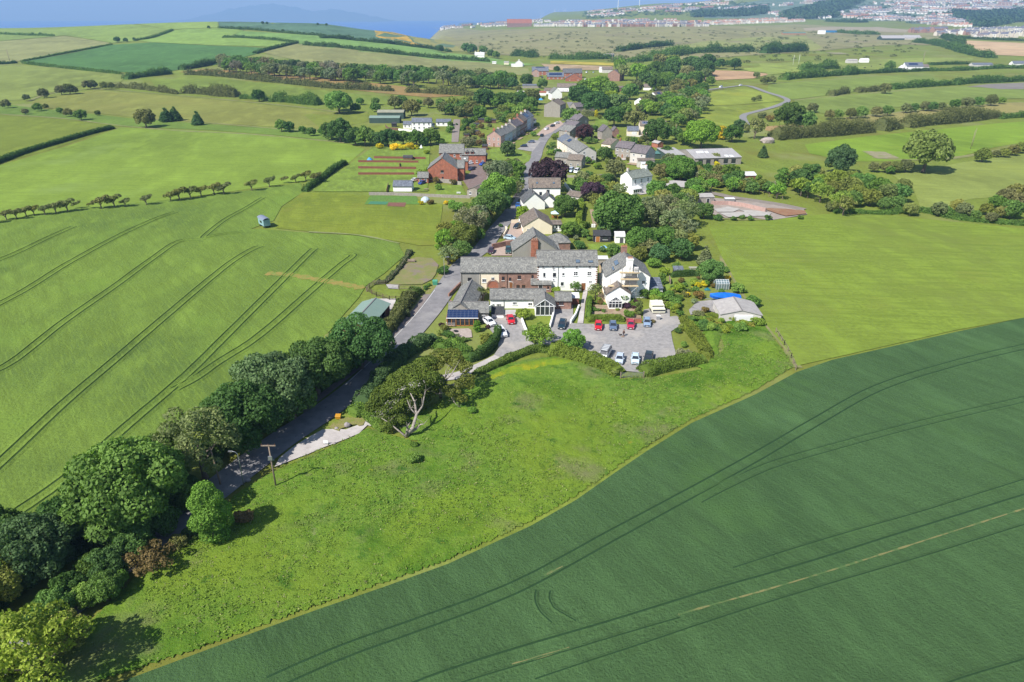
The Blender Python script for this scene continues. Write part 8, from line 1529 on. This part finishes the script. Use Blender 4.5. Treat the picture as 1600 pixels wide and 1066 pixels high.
gv = lambda ks, g: {k:(V[k][0], V[k][1]+g) for k in ks}
skin('jacket', gv(['waist','pel','chest','sl','el','wl_','sr','er','wr'],.022), [('waist','pel'),('waist','chest'),('chest','sl'),('sl','el'),('el','wl_'),('chest','sr'),('sr','er'),('er','wr')], JK, t)
skin('trousers', gv(['pel','hl','kl','al','hr','kr','ar'],.016), [('pel','hl'),('hl','kl'),('kl','al'),('pel','hr'),('hr','kr'),('kr','ar')], TR_, t)
MB().tube([(0,.02,1.60),(0,.015,1.70),(0,.01,1.765)],[.112,.115,.07],12).build('hair', HR, t, True)
for x, y in ((.10,-.27),(-.10,.19)): MB().hexa([(x-.05,y-.13,0),(x+.05,y-.13,0),(x+.05,y+.14,0),(x-.05,y+.14,0),(x-.04,y-.11,.07),(x+.04,y-.11,.07),(x+.045,y+.13,.12),(x-.045,y+.13,.12)]).build('shoe', SH, t)
fc = MB().bar((0,-.115,1.64),(0,-.135,1.62),.025).build('nose', SK, t); [MB().box(x-.012,x+.012,-.113,-.10,1.655,1.668).build('eye', DKFRAME, t) for x in (-.035,.035)]
# two dogs
DB = flat('dark_dog_fur', (.035,.028,.026), .9); DT = flat('sandy_dog_fur', (.30,.20,.12), .9)
def dog(f, x, y, s, rz, mat, label):
    t = empty('dog', q(f, x, y), rz, label, 'dog'); t.scale = (s,s,s)
    V = dict(ch=((-.18,0,.44),.12),mid=((.08,0,.45),.10),rump=((.30,0,.46),.095),nk=((-.32,0,.55),.07),hd=((-.42,0,.66),.075),mz=((-.54,0,.63),.04),t1=((.42,0,.50),.03),t2=((.56,0,.62),.018))
    E = [('ch','mid'),('mid','rump'),('ch','nk'),('nk','hd'),('hd','mz'),('rump','t1'),('t1','t2')]
    for s_, y_ in (('a',.09),('b',-.09)):
        V.update({'s'+s_:((-.20,y_,.34),.05),'w'+s_:((-.18+y_*.8,y_,.17),.028),'p'+s_:((-.22+y_*.8,y_,.02),.03),'h'+s_:((.30,y_,.34),.065),'k'+s_:((.24-y_,y_,.26),.04),'o'+s_:((.37-y_,y_,.15),.025),'q'+s_:((.33-y_,y_,.02),.028),'e'+s_:((-.40,y_*.6,.74),.018)})
        E += [('ch','s'+s_),('s'+s_,'w'+s_),('w'+s_,'p'+s_),('rump','h'+s_),('h'+s_,'k'+s_),('k'+s_,'o'+s_),('o'+s_,'q'+s_),('hd','e'+s_)]
    skin('body', V, E, mat, t, 1); MB().tube([(-.33,0,.56),(-.37,0,.60)],.085,10).build('collar', flat('red_collar',(.4,.02,.02)) if 'red_collar' not in bpy.data.materials else bpy.data.materials['red_collar'], t)
dog('H5',648,328,1.0,R(10),DB,'dark dog walking left of the person'); dog('H5',668,342,.75,R(190),DT,'small sandy dog at the feet of the person')
# grazing cattle
for k, (x, y) in enumerate(((605,428),(645,420),(700,408),(1280,482))):
    t = empty('cow', q('F4',x,y), R(k*70), ordn(k)+' dark cow from the left in the grazing paddock', 'cow', 'cattle in the grazing paddock'); t.scale = (2.6,2.6,2.6)
    V = dict(ch=((-.30,0,.50),.17),mid=((0,0,.50),.19),rump=((.32,0,.52),.16),nk=((-.48,0,.45),.09),hd=((-.62,0,.30),.07),mz=((-.72,0,.20),.05),t1=((.46,0,.5),.02),t2=((.48,0,.25),.015)); E = [('ch','mid'),('mid','rump'),('ch','nk'),('nk','hd'),('hd','mz'),('rump','t1'),('t1','t2')]
    for s_, y_ in (('a',.12),('b',-.12)): V.update({'s'+s_:((-.32,y_,.34),.06),'p'+s_:((-.32,y_,.02),.035),'h'+s_:((.32,y_,.34),.07),'o'+s_:((.36,y_,.18),.035),'q'+s_:((.33,y_,.02),.035)}); E += [('ch','s'+s_),('s'+s_,'p'+s_),('rump','h'+s_),('h'+s_,'o'+s_),('o'+s_,'q'+s_)]
    skin('body', V, E, DB, t, 1)
# flowers and tall weeds in the meadow: uncountable
def tufts(name, region, n, label, col, h=(.15,.5), cat='weeds', blades=5):
    f = region[0][0]; W = [q(*p) for p in region]; xy = [(w.x, w.y) for w in W]; rng = np.random.default_rng(n)
    x = rng.uniform(min(a for a,b in xy), max(a for a,b in xy), n*3); y = rng.uniform(min(b for a,b in xy), max(b for a,b in xy), n*3); k = poly_np(xy, x, y)&(vnoise(x,y,.16,21)+vnoise(x,y,.5,22)*.7 > .55); x, y = x[k][:n], y[k][:n]; m = len(x)
    X = np.repeat(x, blades)+rng.normal(0,.16,m*blades); Y = np.repeat(y, blades)+rng.normal(0,.16,m*blades); z = thn(X, Y)+.25+rng.uniform(*h, m*blades)*.45; N = rng.normal(size=(m*blades,3)); N[:,2] = abs(N[:,2])+.4; N /= np.linalg.norm(N,axis=1)[:,None]
    o = link(name, leaves_mesh(name, np.stack([X,Y,z],1), N, .2, rng, [LEAF])); o.color = (*col,1); return tag(o, label, cat, kind='stuff')
MR = P('O',205,1055,230,920,290,850,370,775,444,728,545,685,610,678,650,690,740,640,830,600,930,590,1030,592,1100,580,1150,500,1222,545,1240,575,1080,655,960,733,830,815,600,910,400,980,300,1018)
tufts('tall_grass', MR, 9000, 'tall tufts of meadow grass and nettles', (.17,.27,.045)); tufts('pale_seed_heads', MR, 2600, 'pale seeding weeds in the meadow', (.25,.27,.12), cat='weeds', blades=3)
boxes = [(h.c, max(h.w, h.d)/2) for h, _, _ in HOUSES]
def filler(region, n, lo, hi, kinds, cols, place, name=None):
    f = region[0][0]; poly = [(p[1], p[2]) for p in region]; X = [a for a,b in poly]; Y = [b for a,b in poly]; r_ = random.Random(n+len(place)); out = []; tries = 0
    while len(out) < n and tries < n*12:
        tries += 1; x, y = r_.uniform(min(X), max(X)), r_.uniform(min(Y), max(Y))
        if not poly_np(poly, np.array([x]), np.array([y]))[0]: continue
        p = q(f, x, y, 1.5)
        if any(abs(p.x-c.x)+abs(p.y-c.y) < m*1.5+1 for c, m in boxes): continue
        out.append((x, y, r_.uniform(lo, hi)))
    for k, (x, y, w) in enumerate(sorted(out)): kd = r_.choice(kinds); tree(f, x, y, w, kd, r_.choice(cols), ordn(k)+' '+('bush' if kd == 'shrub' else 'tree')+' from the left '+place, 'shrub' if kd == 'shrub' else 'tree', 'planting '+place, name or ('garden_bush' if kd == 'shrub' else 'garden_tree'))
MIX = ['mg','ol','gg','dg','lg','ob','bt']
filler(P('F3',760,500,980,550,930,690,880,720,700,700,560,690,560,620,700,600),44,55,100,['broad','round','open'],MIX,'in the wood above the solar-roofed house')
filler(P('F3',420,370,1010,360,1010,470,780,520,450,520),26,50,95,['broad','round'],MIX,'in the upper village wood')
filler(P('G3',200,450,620,460,950,560,930,650,450,600,200,560),30,60,130,['round','shrub','open'],MIX,'in the bushy bank above the building plot')
filler(P('G6',1050,150,1600,150,1600,720,1250,760,1080,640),20,150,240,['open','broad'],['gg','gg','mg','ol'],'in the copse beside the smooth pasture')
filler(P('G3',950,500,1600,480,1600,760,1350,760,1150,700,1000,640),18,90,170,['broad','open','round'],['mg','ol','yg','dg'],'in the clump above the building plot')
filler(P('H3',380,440,740,400,1080,460,1060,600,900,580,700,660,300,640),46,28,85,['shrub','round'],['mg','lg','ol','yg','lime','rust','gg','ye'],'in the big garden above the garage')
filler(P('H3',420,880,860,890,1250,920,1400,1010,700,1060,480,1060),30,60,150,['shrub'],['lg','mg','ol','yg'],'in the scrub below the garage')
filler(P('H2',450,650,640,640,640,850,450,880),14,35,75,['shrub'],['mg','lg','rust','yg'],'in the left half of the front garden')
filler(P('H2',830,640,1060,700,1060,860,840,860),14,35,85,['shrub'],['mg','lg','pu','ol'],'in the right half of the front garden')
filler(P('H2',1080,590,1400,560,1600,700,1480,860,1380,720,1100,680),20,60,130,['shrub','round'],['mg','lg','ol','yg'],'around the cream caravan')
filler(P('G2',560,730,870,720,870,920,560,900),16,60,130,['round','open'],MIX,'behind the tall golden hedge')
filler(P('G2',1180,540,1300,480,1600,560,1600,880,1230,830,1190,700),26,60,140,['round','broad'],MIX,'around the white porch house')
filler(P('G1',870,230,1160,200,1080,330,1060,480,900,480,890,360),38,22,60,['shrub','round'],['mg','lg','ob','gg','rust'],'in the cottage gardens left of the terrace')
filler(P('G1',1150,140,1480,160,1420,230,1300,260,1150,240),22,50,110,['round','shrub'],['lg','mg','ol'],'behind the left terrace')
filler(P('G2',560,250,760,220,760,330,700,430,620,440),16,30,75,['shrub','round'],MIX,'in the gardens behind the street bend')
filler(P('G2',860,420,1200,400,1200,450,1000,460,860,440),12,30,70,['shrub','round'],MIX,'above the two semis')
filler(P('G5',300,560,560,380,880,80,980,160,760,440,640,700,420,860),22,120,230,['broad','open','round'],['ol','gg','bt','mg'],'in the belt beside the village lane')
filler(P('G1',1080,600,1320,620,1400,720,1300,860,1140,760),10,70,150,['round','open'],['lg','gg','mg'],'on the bank below the village green')
filler(P('H4',30,300,110,300,420,450,600,560,420,720,200,640,60,520),22,60,140,['shrub'],['lg','mg','ol','gg'],'in the garden below the gravel patio')
for k, (x, y, w_) in enumerate(((880,375,3),(935,350,5),(1000,250,4),(1060,255,7),(960,290,3.5),(1030,470,3))): House('shed', ordn(k)+' dark garden shed from the left among the cottage gardens', ('G1',x,y), w_, 2.4, 2.0, .5, 0, wall='brown', roof='felt', cat='shed', mono=True, gutter=False)
# ------------------------------------------------ garden planting and yards round each village house
rg = random.Random(31); WORDS = ['front', 'back', 'left', 'right']; boxes = [(h.c, max(h.w, h.d)/2) for h, _, _ in HOUSES]
for h, lb, ct in HOUSES:
    if ct not in ('house', 'bungalow', 'cottage') or not (205 < h.c.y < 720): continue
    for k in range(rg.randint(2, 4)):
        a = rg.uniform(0, 6.28); r_ = max(h.w, h.d)*.5+rg.uniform(2, 7); x, y = h.c.x+math.cos(a)*r_, h.c.y+math.sin(a)*r_
        if any((Vector((x, y, 0))-Vector((c.x, c.y, 0))).length < m+1.2 for c, m in boxes): continue
        d = 'in front of' if math.sin(a) < -.7 else 'behind' if math.sin(a) > .7 else 'left of' if math.cos(a) < 0 else 'right of'
        tree(None, 0, 0, 0, rg.choice(['shrub', 'shrub', 'round']), rg.choice(['mg', 'lg', 'ol', 'gg', 'lime', 'dg', 'rust']), ORD[k]+' garden bush '+d+' the '+' '.join(lb.split()[:9]), 'shrub', None, 'garden_bush', ground_pt=(x, y, th(x, y)), W=rg.uniform(1.8, 4.2))
    if rg.random() < .8:
        u = Vector((math.cos(h.rz), math.sin(h.rz), 0)); v = Vector((-u.y, u.x, 0)); sg = rg.choice([-1, -1, 1]); c = h.c+v*sg*(h.d/2+2.2); w = h.w*rg.uniform(.35, .55)
        sheet('patio', [c-u*w-v*2.3, c+u*w-v*2.3, c+u*w+v*rg.uniform(1.5,3), c-u*w+v*2], rg.choice([GRAVEL, PAVING, CONCRETE, DIRT]), 'paved strip '+('before' if sg < 0 else 'behind')+' the '+' '.join(lb.split()[:9]), 'patio', world_pts=True)
